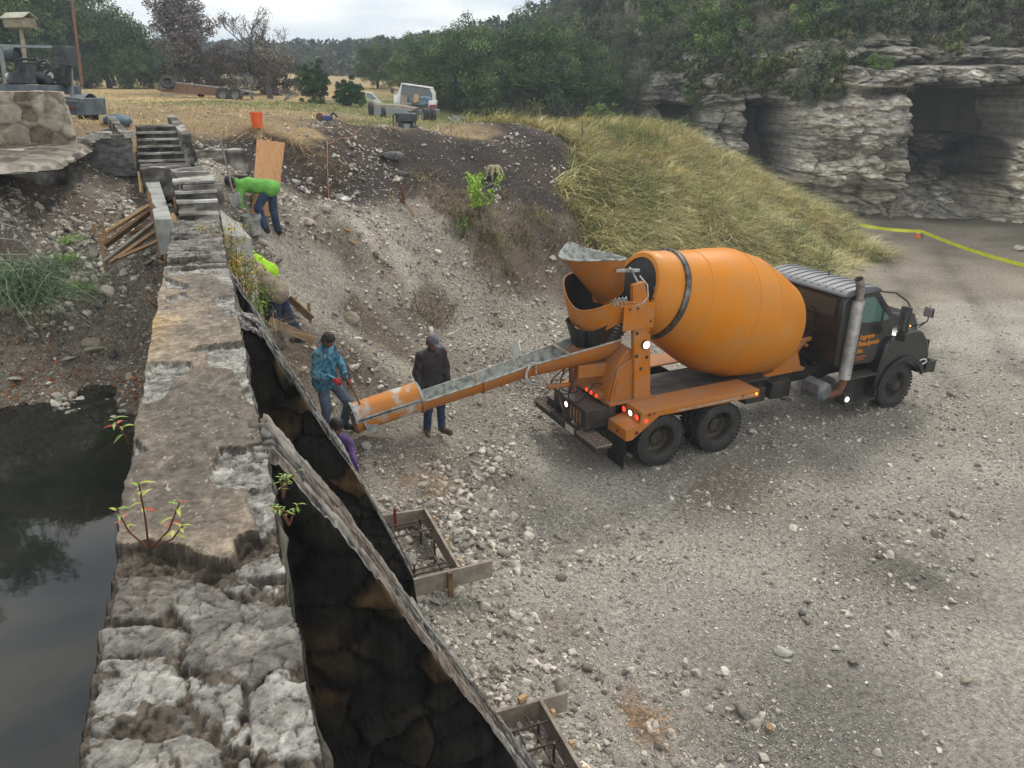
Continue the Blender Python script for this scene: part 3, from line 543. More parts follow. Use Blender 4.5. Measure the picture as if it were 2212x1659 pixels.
# cap layer
capd=poly(J,[(-.8,CAPLOW[0][1])]+CAPLOW+[(.3,CAPLOW[-1][1]),(.3,CAPTOP),(-.8,CAPTOP)])
pd_=np.full(Z.shape,9.)
for pl in PATCH: pd_=np.minimum(pd_,poly(J,pl))
inc=(capd<0)&(pd_>0); e_=edge(np.maximum(capd,-pd_),.005)
ztop=.012*fbm(WX*3,WY*2,0,4,76)+.006*fbm(WX*18,WY*8,0,4,77)+.0025*fbm(WX*70,WY*50,0,2,78)
zpat=-.036-.02*np.abs(fbm(WX*5,WY*5,0,4,79))+.022*np.abs(fbm(WX*13,WY*20,0,5,80,.6))-.012*(np.abs(fbm(WX*8,WY*12,2,3,81))<.04)
Z=np.where(pd_<.004,np.where(capd<.02,zpat,Z),Z); inp=(pd_<0)&(capd<.02); T=np.where(inp,.72+.45*fbm(WX*10,WY*14,0,5,82),T); brown=np.where(inp,.08+.2*fbm(WX*5,WY*5,0,3,83),brown)
Z=np.where((capd<.01)&(pd_>-.01),Z*(1-e_)+ztop*e_,Z); CAP=e_*(capd<.01)
Z=Z*(1-farw)+zf*farw; T=T*(1-farw)+(.36+.45*ch+.7*fbm(WX*7,WY*22,0,5,84,.6))*farw; CAP*=(1-farw); brown=brown*(1-farw)+(.25+.4*fbm(WX*3,WY*3,0,3,85))*farw
stonec=lambda t:np.array(lin((44,42,40)))*(1-t)+np.array(lin((176,173,166)))*t
T=np.clip(T,0,1)[...,None]; base=stonec(T); so_=np.array(lin((112,96,78)))*(.7+.6*T); b_=np.clip(brown,0,1)[...,None]*.62; base=base*(1-b_)+so_*b_
oc=np.clip(.35+1.1*fbm(WX*2.2,WY*1.1,0,5,86),0,1)[...,None]; capc=np.array(lin((112,104,95)))*(1-oc)+np.array(lin((158,143,123)))*oc; och=np.clip(2.2*fbm(WX*1.6,WY*.8,7,4,87)-.55,0,1)[...,None]; capc=capc*(1-och)+np.array(lin((176,150,112)))*och
capc=capc*(1+.35*fbm(WX*30,WY*14,0,4,88)[...,None]); sp_=(vn(WX*90,WY*60,0,89)>.86)[...,None]; capc=np.where(sp_,np.array(lin((190,180,160))),capc)
base=base*(1-CAP[...,None])+capc*CAP[...,None]
h9,e9=worley(WX+.02*fbm(WX*20,WY*20,0,3,95),WY+.02*fbm(WX*20,WY*20,4,3,96),np.zeros_like(WX),.11,7); h8,e8=worley(WX+.01*fbm(WX*30,WY*30,0,3,97),WY,np.zeros_like(WX),.035,9)
rk=(1-CAP)*(1-.5*farw); Z=Z+rk*(.0045*h9+.0035*h8-.008*sm(.04,0,e9)); base=base*(1+rk[...,None]*(.16*h9+.22*h8)[...,None])*(1-.55*rk*sm(.035,0,e9))[...,None]
Z=Z+CAP*(.0022*h8); base=base*(1-.35*(CAP*sm(.02,0,e9)*(fbm(WX*3,WY*3,0,3,98)>.12))[...,None])
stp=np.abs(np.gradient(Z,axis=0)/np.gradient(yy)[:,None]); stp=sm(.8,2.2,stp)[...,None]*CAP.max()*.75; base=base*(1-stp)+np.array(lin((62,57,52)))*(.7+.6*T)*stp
# skirts: both faces of the wall
def skirt(side):
    rows=[];cols_=[]; k=0 if side<0 else -1
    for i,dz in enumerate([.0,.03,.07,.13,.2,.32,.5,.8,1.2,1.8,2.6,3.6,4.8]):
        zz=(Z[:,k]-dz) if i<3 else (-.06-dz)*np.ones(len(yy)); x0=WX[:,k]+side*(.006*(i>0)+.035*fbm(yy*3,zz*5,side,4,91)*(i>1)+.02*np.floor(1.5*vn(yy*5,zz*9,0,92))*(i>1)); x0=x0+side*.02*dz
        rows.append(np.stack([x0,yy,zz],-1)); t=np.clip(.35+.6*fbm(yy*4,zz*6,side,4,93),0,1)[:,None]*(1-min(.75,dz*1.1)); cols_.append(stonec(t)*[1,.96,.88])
    return rows,cols_
rl,clr=skirt(-1); rr_,crr=skirt(1)
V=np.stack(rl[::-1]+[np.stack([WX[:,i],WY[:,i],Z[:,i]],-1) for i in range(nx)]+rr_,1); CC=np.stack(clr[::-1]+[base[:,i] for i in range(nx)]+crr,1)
V[...,2]+=ZW
def wallmat():
    m=bpy.data.materials.new('dam stone'); m.use_nodes=True; t=m.node_tree; b=t.nodes['Principled BSDF']; b.inputs['Roughness'].default_value=.9; b.inputs['Specular IOR Level'].default_value=.25
    tcn=N(t,'ShaderNodeTexCoord'); A=N(t,'ShaderNodeAttribute',attribute_name='Col')
    n1=N(t,'ShaderNodeTexNoise',ins={'Vector':tcn.outputs['Object'],'Scale':24.,'Detail':12,'Roughness':.75}); r=N(t,'ShaderNodeMapRange',ins={0:n1.outputs[0],1:.28,2:.72,3:.38,4:1.65})
    n2=N(t,'ShaderNodeTexNoise',ins={'Vector':tcn.outputs['Object'],'Scale':6.,'Detail':8,'Roughness':.7,'Distortion':1.2}); r2=N(t,'ShaderNodeMapRange',ins={0:n2.outputs[0],1:.3,2:.6,3:.55,4:1.2})
    k=N(t,'ShaderNodeMix',data_type='RGBA',blend_type='MULTIPLY',ins={0:1.}); t.links.new(A.outputs['Color'],k.inputs[6]); t.links.new(r.outputs[0],k.inputs[7])
    k2=N(t,'ShaderNodeMix',data_type='RGBA',blend_type='MULTIPLY',ins={0:1.}); t.links.new(k.outputs[2],k2.inputs[6]); t.links.new(r2.outputs[0],k2.inputs[7])
    t.links.new(k2.outputs[2],b.inputs['Base Color']); ad_=N(t,'ShaderNodeMath',operation='ADD',ins={0:n1.outputs[0],1:n2.outputs[0]}); bp=N(t,'ShaderNodeBump',ins={'Height':ad_.outputs[0],'Distance':.02}); t.links.new(bp.outputs[0],b.inputs['Normal']); return m
M['dam']=wallmat()
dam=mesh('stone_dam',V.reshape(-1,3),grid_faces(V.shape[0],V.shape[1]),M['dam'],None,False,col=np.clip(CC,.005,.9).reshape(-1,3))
tag(dam,'long narrow stone dam with brown mortar cap and broken white patches','dam wall')
# ---- buttress fins
def fin(y0,y1,prof,label,seed,zb,warm=.5,name='buttress'):
    xs_=[p[0] for p in prof]; zs=[p[1] for p in prof]; n=210; X=np.linspace(xs_[0],xs_[-1],n)
    zt=np.interp(X,xs_,zs); e1=.022*fbm(X*9,seed,0,4,seed,.6); e2=.022*fbm(X*9,seed+5,0,4,seed,.6)
    root=empty(name,(0,0,0),0,label,'buttress','buttresses along the dam')
    # sloping crest
    nv=22; t=np.linspace(0,1,nv); Y=(y0+e1)[:,None]*(1-t)+(y1+e2)[:,None]*t; XX=np.repeat(X[:,None],nv,1)
    hq,eq=worley(XX+.02*fbm(XX*15,Y*15,0,3,seed),Y,zt[:,None]*.6+0*Y,.13,seed); hs,es=worley(XX,Y+.01*fbm(XX*30,Y*30,0,3,seed),zt[:,None]*.6+0*Y,.04,seed+3)
    Z_=zt[:,None]+.014*hq+.008*hs-.012*sm(.06,0,eq)+.03*fbm(XX*12,Y*14,0,5,seed+1,.65)-.035*sm(.1,0,np.minimum(t,1-t))[None,:]+.018*vn(np.floor(XX*7+2*Y),np.floor(Y*6),0,seed+2)
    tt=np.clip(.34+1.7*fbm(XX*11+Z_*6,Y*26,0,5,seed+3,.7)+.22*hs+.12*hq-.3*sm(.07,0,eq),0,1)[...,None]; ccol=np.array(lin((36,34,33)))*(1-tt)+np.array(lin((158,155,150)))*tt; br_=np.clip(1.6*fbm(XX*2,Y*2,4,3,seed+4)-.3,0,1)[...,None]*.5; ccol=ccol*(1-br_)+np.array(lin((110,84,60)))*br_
    mesh('sloping_crest',np.stack([XX,Y,Z_],-1).reshape(-1,3),grid_faces(n,nv),M['rockvc'],root,False,col=ccol.reshape(-1,3))
    # two faces and the toe
    def face(yb,sgn,k_):
        nh=150; h=np.linspace(0,1,nh); Zf=Z_[:,k_][:,None]*(1-h)+zb*h; Xf=np.repeat(X[:,None],nh,1); wx_=Xf+.12*fbm(Xf*2.5,Zf*2.5,0,3,seed+5); wz_=Zf+.10*fbm(Xf*2.5,Zf*2.5,7,3,seed+6); hc,ed_=worley(wx_,wz_*1.5,np.zeros_like(Xf)+sgn*3.,.42,seed); grv=sm(.10,.0,ed_); out=sgn*(.035*hc-.03*grv+.03*fbm(Xf*3,Zf*3,sgn,5,seed+8,.6))
        Yf=Y[:,k_][:,None]+np.where(h>0,out,0)
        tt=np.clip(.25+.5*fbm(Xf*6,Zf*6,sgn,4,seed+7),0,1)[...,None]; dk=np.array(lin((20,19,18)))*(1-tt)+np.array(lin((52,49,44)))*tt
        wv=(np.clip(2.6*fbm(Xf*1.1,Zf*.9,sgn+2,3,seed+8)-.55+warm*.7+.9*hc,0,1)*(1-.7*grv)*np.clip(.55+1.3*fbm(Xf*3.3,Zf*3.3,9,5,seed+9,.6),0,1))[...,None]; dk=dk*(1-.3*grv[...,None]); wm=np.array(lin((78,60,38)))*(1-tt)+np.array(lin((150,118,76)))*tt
        return np.stack([Xf,Yf,Zf],-1),dk*(1-wv)+wm*wv,nh
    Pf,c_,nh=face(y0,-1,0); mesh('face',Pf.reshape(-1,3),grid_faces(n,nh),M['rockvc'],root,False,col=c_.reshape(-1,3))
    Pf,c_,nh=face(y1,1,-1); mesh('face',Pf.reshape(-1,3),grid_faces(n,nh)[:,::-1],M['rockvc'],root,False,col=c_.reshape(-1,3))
    return root
PF=[(.03,4.6),(.12,4.57),(.44,4.04),(2.48,-.15)]
fin(3.55,4.14,PF,'nearest sloping stone buttress with blackened face and rough grey crest',101,.0,.2)
fin(6.08,6.52,[(.03,4.6),(.25,4.45),(.88,3.08),(1.36,1.82),(1.46,.6)],'second sloping buttress with ochre stone patches ending at the rebar form',131,.3,.75)
fin(8.6,9.0,[(.03,4.5),(.15,4.3),(.5,3.45),(.82,2.5),(1.0,1.6)],'half collapsed third buttress overgrown with weeds and dead stems',161,1.2,.3)
# new concrete wedge of the fourth buttress
mb=MB(); V_=[(.09,11.6,4.6),(.1,10.9,4.5),(.5,10.9,4.28),(.47,11.45,4.38)]; V_=[tuple(atz(475,452,4.62)),tuple(atz(484,506,4.5)),tuple(atz(543,514,4.22)),tuple(atz(520,488,4.3))]
V2=[(v[0],v[1],2.3) for v in V_]; mb.add(V_+V2,[(0,1,2,3),(0,4,5,1),(1,5,6,2),(2,6,7,3),(3,7,4,0),(7,6,5,4)])
tag(mb.build('concrete_wedge',M['newcrete'],bevel=.01),'pale new concrete wedge cast against the dam beside the grey bucket','concrete wedge')
# ---- stepped end of the dam, new slab, stairs
ST=[rubble_box(0,(-.22,14.2,4.3),(.56,3.1,1.32),.09,16,.03,12,3),rubble_box(0,(-.2,12.72,4.2),(.55,.3,1.3),.03,16,.02,12,5),rubble_box(0,(-.2,12.5,4.13),(.54,.24,1.2),.02,16,.02,12,7),rubble_box(0,(-.2,12.2,3.9),(.55,.6,1.42),.02,16,.02,14,8)]
r0=empty('stone_steps',(0,0,0),0,'block of three broad stone steps at the far end of the dam, pale slab edges','steps')
for i,(v,f) in enumerate(ST): mesh('step',v,f,M['rockvc'],r0,False,col=stone_col(v,*GREYST,seed=i))
for (y_,z_,h_) in((13.02,4.975,.5),(12.6,4.86,.3),(12.42,4.745,.2)): pass
for (cx_,cy_,z_,wx,wy) in((-.22,13.,4.99,.6,.5),(-.2,12.68,4.865,.6,.3),(-.2,12.46,4.745,.58,.26)):
    v,f=rubble_box(0,(cx_,cy_,z_),(wx,wy,.035),.03,30,.012,30,17); mesh('slab_edge',v,f,M['rockvc'],r0,False,col=stone_col(v,(120,118,112),(170,168,162),(210,208,204),seed=2))
mb=MB(); mb.prism([(-.75,11.2),(-.53,11.15),(-.86,15.9),(-.93,17.6),(-1.28,17.6),(-1.02,15.0)],4.2,4.69,'z'); ns=mb.build('fresh_concrete_slab',M['newcrete'],bevel=.01); tag(ns,'smooth grey strip of freshly poured concrete beside the stone steps','concrete slab')
# stairs
cut=lambda s:None
sroot=empty('stone_stairs',(-.83,17.5,0),R(4),'flight of weathered stone stairs climbing to the straw terrace between two low stone cheek walls','stairs')
for k in range(6):
    v,f=rubble_box(0,(0.0,.1+.2*k+.3,4.96-.5+.128*k+.0),(.92-.03*k,.6,1.0),0,14,.016,11,20+k); mesh('tread',v,f,M['rockvc'],sroot,False,col=stone_col(v,(46,45,44),(96,92,86),(156,152,144),seed=20+k))
    v,f=rubble_box(0,(0.0,.03+.2*k,4.965+.128*k),(.9-.03*k,.1,.04),0,26,.012,20,40+k); mesh('tread_edge',v,f,M['rockvc'],sroot,False,col=stone_col(v,(120,116,108),(160,156,150),(196,194,190),seed=20+k))
for nm_,x0,x1,z1,sd in(('cheek_wall',.44,.62,5.47,3),('cheek_wall',-.66,-.5,5.47,4)):
    P0=rubble_box(0,((x0+x1)/2,1.25,4.98),(x1-x0,2.7,.98),0,16,.025,11,sd); v,f=P0; rise=np.clip((v[:,1]+.1)/2.7,0,1)*(v[:,2]>5.2); v[:,2]+=rise*.3; v[:,0]+= (-.28 if x0<0 else -.12)*np.clip(v[:,1]/2.7,0,1)
    mesh(nm_,v,f,M['rockvc'],sroot,False,col=stone_col(v,*GREYST,seed=sd))
tag(stoneobj('retaining_wall',[rubble_box(0,(.32,17.5,4.72),(.98,.45,.86),.06,16,.05,12,8),rubble_box(0,(.25,16.6,4.45),(.9,1.3,.6),.05,14,.06,12,9),rubble_box(0,(-.75,16.7,4.62),(.9,1.2,.62),.08,16,.045,12,10)],GREYST,seed=8),'low dry stone retaining wall right of the stair cheek, above the dark bank','retaining wall')
# arched stone panel left of the stairs
arc=[(-2.28,4.7),(-2.28,4.95)]+[(-1.75-.5*math.cos(a),5.05+.45*math.sin(a)) for a in np.linspace(.1,PI/2,9)]+[(-1.33,5.5),(-1.33,4.7)]
mb=MB(); mb.prism(arc,17.15,17.45,'y'); pa_=mb.build('arched_panel',M['masonry'],bevel=.02); tag(pa_,'dark stone panel with rounded left shoulder beside the stairs','stone panel')
ed=[]; 
for (xx,zz) in arc[1:-1:1]:
    stoneobj('edging_stone',[rubble_box(0,(xx,17.2,zz),(.16,.34,.12),0,22,.03,20,int(abs(xx*97)))],((110,104,96),(160,156,148),(200,198,192)),parent=pa_,seed=3)
# stone ledge and pier at the left
led=[atz(x,y,5.38) for x,y in((-260,352),(-60,358),(40,356),(95,352),(130,343),(165,326),(208,300),(196,288),(120,296),(-20,300),(-260,300))]
lp=[(p[0],p[1]) for p in led]
def slabmesh(name,pts,z0,z1,m,cols,seed,n=60,amp=.04,parent=None):
    x0,y0=np.min(pts,0);x1,y1=np.max(pts,0); u,v=np.meshgrid(np.linspace(x0-.05,x1+.05,n*2),np.linspace(y0-.05,y1+.05,n),indexing='ij'); d=poly((u+.08*fbm(u*2,v*2,0,3,seed),v+.08*fbm(u*2,v*2,5,3,seed)),pts)
    zt=z1+amp*fbm(u*1.5,v*1.5,0,4,seed)+.3*amp*np.round(2*fbm(u*2,v*3,2,3,seed)); zt=np.where(d>0,z0,zt-.08*np.exp(np.minimum(d,0)/.08)); P=np.stack([u,v,zt],-1).reshape(-1,3)
    F=grid_faces(2*n,n); keep=(d.reshape(-1)[F]<.06).any(1); F=F[keep]; Pb=P.copy(); Pb[:,2]=np.minimum(P[:,2],z0)+.05*fbm(P[:,0]*2,P[:,1]*2,0,3,seed+1); V=np.concatenate([P,Pb]); F2=np.concatenate([F,F[:,::-1]+len(P)])
    return mesh(name,V,F2,M['rockvc'],parent,False,col=stone_col(V,*cols,sc=1.5,seed=seed))
tag(slabmesh('rock_ledge',lp,5.27,5.39,None,((70,64,57),(118,110,99),(160,153,142)),71,80,.05),'flat overhanging limestone ledge in front of the stone pier','rock ledge')
pc=at(62,262,13.6)
v,f=rubble_box(0,(pc[0]-.35,pc[1]+.5,5.78),(2.0,1.3,1.02),.12,34,.03,4.,12,taper=.9)
hc,ed_=worley(v[:,0]+.05*fbm(v[:,0]*4,v[:,2]*4,0,3,1),v[:,1],v[:,2]*1.2,.34,5); cen=v.mean(0); o_=v-cen; o_[:,2]*=.3; o_/=np.linalg.norm(o_,axis=1)[:,None]; v=v+o_*(.03*hc-.022*sm(.12,0,ed_))[:,None]
pcol=(np.array(lin((104,90,74)))*(1-(hc[:,None]*.5+.5))+np.array(lin((184,174,158)))*(hc[:,None]*.5+.5))*(1+.5*fbm(v[:,0]*6,v[:,1]*6,v[:,2]*6,4,8)[:,None]); pcol=pcol*(1-.4*sm(.08,0,ed_)[:,None])*(1-.45*np.clip(1.5*fbm(v[:,0]*1.5,v[:,1],v[:,2]*1.5,3,9),0,1)[:,None])
tag(mesh('stone_pier',v,f,M['rockvc'],None,False,col=np.clip(pcol,.01,.8)),'squat mortared stone pier under the trailer mounted machine','stone pier')
# ragged bedrock under the ledge
for (sx,sy,d,w_,dd_,h_,sd) in((-60,420,12.6,1.6,1.2,1.0,1),(60,410,12.9,1.3,.9,.8,2),(120,395,13.6,.8,.8,.55,3),(30,470,12.0,1.2,.8,.5,4),(-90,520,11.4,1.6,.9,.7,5)):
    p=at(sx,sy,d); v,f=rubble_box(0,tuple(p),(w_,dd_,h_),.3,14,.09,9,80+sd)
    tag(mesh('bedrock_outcrop',v,f,M['rockvc'],None,False,col=stone_col(v,(56,54,52),(104,100,95),(168,164,160),seed=sd)),['ragged bedrock under the left end of the ledge','layered bedrock lump below the middle of the ledge','small bedrock knob under the right tip of the ledge','low shelf of grey bedrock above the long green grass','mossy bedrock shelf at the left border above the grass'][sd-1],'rock outcrop','bedrock below the ledge')
# ---------------------------------------------------------------- the cliff
na,nz=900,420
ca=np.linspace(6,70,na); ca=8.2+62*(np.linspace(0,1,na)**1.25); cz=np.concatenate([np.linspace(-.6,9.5,nz-60),np.linspace(9.6,24,60)])
CA,CZ=np.meshgrid(ca,cz,indexing='ij')
D0=np.interp(CA,CLA,CLD)
# sight coordinates of the undisturbed face, used to set the big forms where they stand
zc_=D0*math.cos(PITCH)+(6.3-CZ)*math.sin(PITCH); CPX=CXP+FPX*CA/zc_; CPY=CYP-FPX*(D0*math.sin(PITCH)-(6.3-CZ)*math.cos(PITCH))/zc_
CPX=CPX+16*fbm(CA*.7,CZ*.7,0,4,301); CPY=CPY+11*fbm(CA*.6,CZ*.9,3,4,302)
def bl(x0,x1,y0,y1,sx=14,sy=8): return sm(x0-sx,x0+sx,CPX)*sm(x1+sx,x1-sx,CPX)*sm(y0-sy,y0+sy,CPY)*sm(y1+sy,y1-sy,CPY)
off=np.zeros(CA.shape)                     # + towards the viewer
off+=1.4*bl(1700,1945,205,398,22,26)+.5*bl(1720,1930,240,330,30,30)
off-=2.6*bl(1690,2120,400,520,40,6)*.25
off-=7.5*bl(1948,2215,186,292,10,5)+1.1*bl(1948,2140,280,470,10,22)
off+=1.3*bl(2125,2400,292,560,8,40)
off-=5.5*bl(1615,1688,228,420,8,14)
off-=5.0*bl(1436,1502,228,292,8,6)
off+=1.0*bl(1500,1612,246,330,16,16)
off+=.9*bl(1340,1640,150,226,20,5)
off-=1.1*bl(1340,1440,232,300,14,8)
off+=1.9*bl(1690,2600,146,187,40,5)+.9*bl(1900,2600,100,140,60,4)-.9*bl(1690,2600,132,146,60,4)
off-=.8*bl(1980,2260,206,212,40,2)
off-=2.2*bl(2060,2130,290,470,12,30)*.5
up_=np.maximum(CZ-6.9-.5*fbm(CA*.2,0,0,3,303),0); off-=up_*(1.25+.35*fbm(CA*.12,CZ*.15,0,3,304))*sm(9.,20,CA+3)+up_*.8*sm(20,9,CA+3)
off+=.55*np.abs(fbm(CA*.35,CZ*.8,0,5,305))*1.3+.35*fbm(CA*1.2,CZ*3.2,0,5,306)
led_=np.round(3*fbm(CA*.12,CZ*1.1,0,3,307))/3; off+=.55*led_*sm(4.,6.5,CZ)+.15*np.round(4*fbm(CA*.2,CZ*1.6,5,3,308))/2*(1-bl(1940,2220,186,300))
r1=np.floor(CZ/.55+.8*fbm(CA*.25,CZ*.6,0,3,320)); c1_=np.floor(CA/1.3+.37*r1+.5*fbm(CA*.8,CZ*.8,0,3,321)); off+=.30*vn(c1_+.5,r1+.5,0,322)*(1-.75*bl(1700,1945,210,350,22,26))
r2_=np.floor(CZ/.2+.8*fbm(CA*.5,CZ*1.2,0,3,323)); c2_=np.floor(CA/.45+.37*r2_+.4*fbm(CA*2,CZ*2,0,3,324)); off+=.10*vn(c2_+.5,r2_+.5,0,325)+.14*fbm(CA*5,CZ*8,0,4,309,.6)
wa=CA+.35*fbm(CA*.9,CZ*1.4,0,4,330); wz3=CZ+.2*fbm(CA*.9,CZ*1.4,5,4,331)
hA,eA=worley(wa,wz3*1.7,0*CA,1.25,40); hB,eB=worley(wa,wz3*1.9,0*CA+5,.42,50)
bb_=1-.6*bl(1700,1945,210,350,22,26); off+=(.42*hA-.22*sm(.09,0,eA))*bb_+.13*hB-.08*sm(.10,0,eB)
off-=np.maximum(10.2-CA,0)**2*2.5
CD=D0-off
PX_=CA[...,None]*_rt+CD[...,None]*HF; PX_[...,2]=CZ
t1=np.clip(.55+.55*fbm(CA*.5,CZ*1.,0,5,310)+.25*fbm(CA*2.5,CZ*6,0,4,311),0,1)
stain=np.clip(1.8*fbm(CA*1.1,CZ*.22,0,4,312)+.10,0,1)*sm(1.,3.,CZ)*.9
cavec=np.maximum.reduce([bl(1945,2150,180,400,10,26),bl(1612,1690,220,440,8,20),bl(1430,1505,224,300,8,8)])  # cave hollows: dark stain, deepened further to put their shade into the colour
pale=np.maximum(bl(1690,1960,352,520,20,20),bl(2130,2500,310,540,14,24))
cc=np.array(lin((92,88,82)))*(1-t1[...,None])+np.array(lin((222,214,200)))*t1[...,None]
cc=cc*(1-pale[...,None])+np.array(lin((216,206,188)))*pale[...,None]*(.75+.4*t1[...,None]); 
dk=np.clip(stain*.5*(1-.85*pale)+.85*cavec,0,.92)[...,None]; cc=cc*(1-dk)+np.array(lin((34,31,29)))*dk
vg=np.clip(sm(7.5,10.5,CZ)*(.5+1.2*fbm(CA*.25,CZ*.3,0,4,313)),0,1)[...,None]; cc=cc*(1-vg)+np.array(lin((92,92,70)))*vg
cc=cc*(1+.22*hA+.22*hB)[...,None]*(1-.5*sm(.07,0,eA)*bb_)[...,None]*(1-.35*sm(.09,0,eB))[...,None]
mo=np.clip(1.6*fbm(CA*.3,CZ*.6,0,4,314)-.4,0,1)[...,None]*.6; cc=cc*(1-mo)+np.array(lin((84,86,64)))*mo
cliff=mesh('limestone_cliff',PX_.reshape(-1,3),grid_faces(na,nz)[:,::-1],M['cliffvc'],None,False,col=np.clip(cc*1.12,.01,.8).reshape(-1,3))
tag(cliff,kind='structure')
def cliff_at(a,z):
    i=np.searchsorted(ca,a)-1; j=np.searchsorted(cz,z)-1; return PX_[np.clip(i,0,na-2),np.clip(j,0,nz-2)]
# ---------------------------------------------------------------- concrete mixer truck (local frame: x forward, y towards its left, z up)
TH=R(3.5); TO=np.array([6.81,10.03,0.]); TU=np.array([math.cos(TH),math.sin(TH),0]); TV=np.array([-math.sin(TH),math.cos(TH),0])
TW=lambda u,v,z: TO+TU*u+TV*v+np.array([0,0,z])
def tloc(P): d=np.asarray(P,float)-TO; return np.array([d@TU,d@TV,d[2]])
tr=empty('concrete_mixer_truck',TO,TH,'orange and black concrete mixer truck with its long chute lowered towards the dam','mixer truck')
# drum
ax=(math.cos(.336),0,-math.sin(.336)); d0=(.12,1.22,3.019)
mb=MB(); mb.lathe([(.0,.56),(.0,.64),(.05,.69),(.2,.72),(.40,.775),(.44,.79),(.5,.79),(.58,.80),(1.0,.94),(1.45,1.09),(1.78,1.185),(1.9,1.2),(2.4,1.203),(2.5,1.195),(3.0,1.085),(3.40,.965),(3.46,.93),(3.62,.62),(3.70,.3),(3.72,0)],d0,ax,96)
drum=mb.build('drum',M['drum'],tr,smooth=True)
for t_,r_ in((1.0,.94),(1.9,1.2),(2.46,1.201),(3.42,.955)):
    mb=MB(); mb.lathe([(t_-.012,r_-.004),(t_-.006,r_+.006),(t_+.006,r_+.006),(t_+.012,r_-.004)],d0,ax,96); mb.build('weld_seam',M['drum'],drum,smooth=True)
mb=MB(); mb.lathe([(.46,.78),(.46,.835),(.49,.845),(.555,.845),(.57,.835),(.57,.79)],d0,ax,96); mb.build('roller_ring',mat('polished roller ring',[(.06,.06,.06),(.22,.22,.22)],6,.35,.8),drum,smooth=True)
mb=MB(); mb.lathe([(.02,0),(.02,.6)],d0,ax,40); mb.build('drum_mouth',M['flap'],drum)
# mixing fins inside mouth
# charge hopper: funnel with teardrop rim
rim=[]; 
for a in np.linspace(0,2*PI,48,endpoint=False):
    c_,s_=math.cos(a),math.sin(a); L_=1.0 if c_<0 else 1.0
    x_=-.78+(.6*c_ if c_<0 else .62*c_); y_=1.22+.52*s_*(1-.35*max(0,c_)**2) ; z_=3.68-.10*max(0,c_)+.12*math.exp(-((a-1.9)/.35)**2)+.03*abs(s_)
    rim.append((x_,y_,z_))
tip=[(-.40+.24*math.cos(a),1.22+.22*math.sin(a),2.95+.10*math.cos(a)) for a in np.linspace(0,2*PI,48,endpoint=False)]
def loft(rings,th=0):
    V=[];F=[];n=len(rings[0])
    for r in rings: V+=r
    for j in range(len(rings)-1):
        for i in range(n): F.append((j*n+i,j*n+(i+1)%n,(j+1)*n+(i+1)%n,(j+1)*n+i))
    return V,F
def shrink(r,k,dz=0): c=np.mean(r,0); return [tuple(c+(np.array(p)-c)*k+np.array([0,0,dz])) for p in r]
mid=[tuple(np.array(a)*.5+np.array(b)*.5) for a,b in zip(rim,tip)]
mb=MB(); mb.add(*loft([rim,mid,tip])); hp=mb.build('charge_hopper',M['orange_dirty'],tr,smooth=True)
mb=MB(); mb.add(*loft([shrink(rim,.975),shrink(mid,.965),shrink(tip,.9)])); mb.build('hopper_lining',M['cement'],hp,smooth=True)
mb=MB(); mb.tube(rim+[rim[0],rim[1]],.017,8); mb.build('hopper_rim',M['cement'],hp,smooth=True)
# brackets of the hopper
mb=MB(); mb.beam((-.35,.72,3.52),(-.12,.62,3.1),.16,.03); mb.beam((-.62,.74,3.5),(-.2,.66,3.48),.05,.05); mb.build('hopper_bracket',M['cement'],tr,bevel=.006); mb=MB(); mb.beam((-.35,1.72,3.52),(-.12,1.82,3.1),.16,.03); mb.build('hopper_bracket',M['cement'],tr,bevel=.006)
mb=MB(); mb.tube([(-.22,.62,3.4),(-.12,.52,3.25),(-.1,.5,3.05),(-.2,.5,2.95),(-.42,.5,2.92),(-.62,.52,2.93)],.014,8); mb.build('grab_loop',M['steel'],tr,smooth=True)
mb=MB()
for k in range(4): a=.2+k*.28; mb.tube([(-.55-.07*k,.5,2.96),(-.58-.07*k,.5,3.06+.02*(k%2)),(-.53-.07*k,.52,3.09),(-.50-.07*k,.53,2.98)],.012,6)
mb.build('chain_coil',M['steel'],tr,smooth=True)
# discharge collector: sheet curved round the rear of the drum mouth
plan=[(-.12,.5),(-.35,.5),(-.6,.5),(-.85,.56),(-1.06,.74),(-1.2,1.0),(-1.25,1.25),(-1.2,1.5),(-1.06,1.72),(-.85,1.88),(-.6,1.94),(-.35,1.94),(-.12,1.94)]
zt=[2.95,2.96,3.04,2.98,2.86,2.8,2.95,3.14,3.22,3.24,3.2,3.1,3.0]; zb=[2.5,2.56,2.62,2.5,2.4,2.42,2.46,2.46,2.42,2.44,2.5,2.52,2.5]
def crm(v,n): t=np.linspace(0,len(v)-1,n); return np.interp(t,range(len(v)),v)
n_=60; px_=crm([p[0] for p in plan],n_); py_=crm([p[1] for p in plan],n_); zt_=crm(zt,n_); zb_=crm(zb,n_)
for _ in range(5):
    for q_ in(px_,py_,zt_,zb_): q_[1:-1]=(q_[:-2]+2*q_[1:-1]+q_[2:])/4
def sheet(k0,k1,rows,m,name,parent,off=0.):
    V=[];F=[]
    for i in range(n_):
        for j in range(rows):
            t=j/(rows-1); z=zt_[i]*(1-t)+zb_[i]*t; s=1-k1*t**1.5; cx_=-.35; V.append((cx_+(px_[i]-cx_)*s*(1-off),1.22+(py_[i]-1.22)*s*(1-off),z))
    for i in range(n_-1):
        for j in range(rows-1): F.append((i*rows+j,(i+1)*rows+j,(i+1)*rows+j+1,i*rows+j+1))
    return mesh(name,V,F,M[m],parent,True)
co_=sheet(0,.16,10,'orange','collector',tr)
sheet(0,.17,10,'flap','collector_lining',co_,.025)
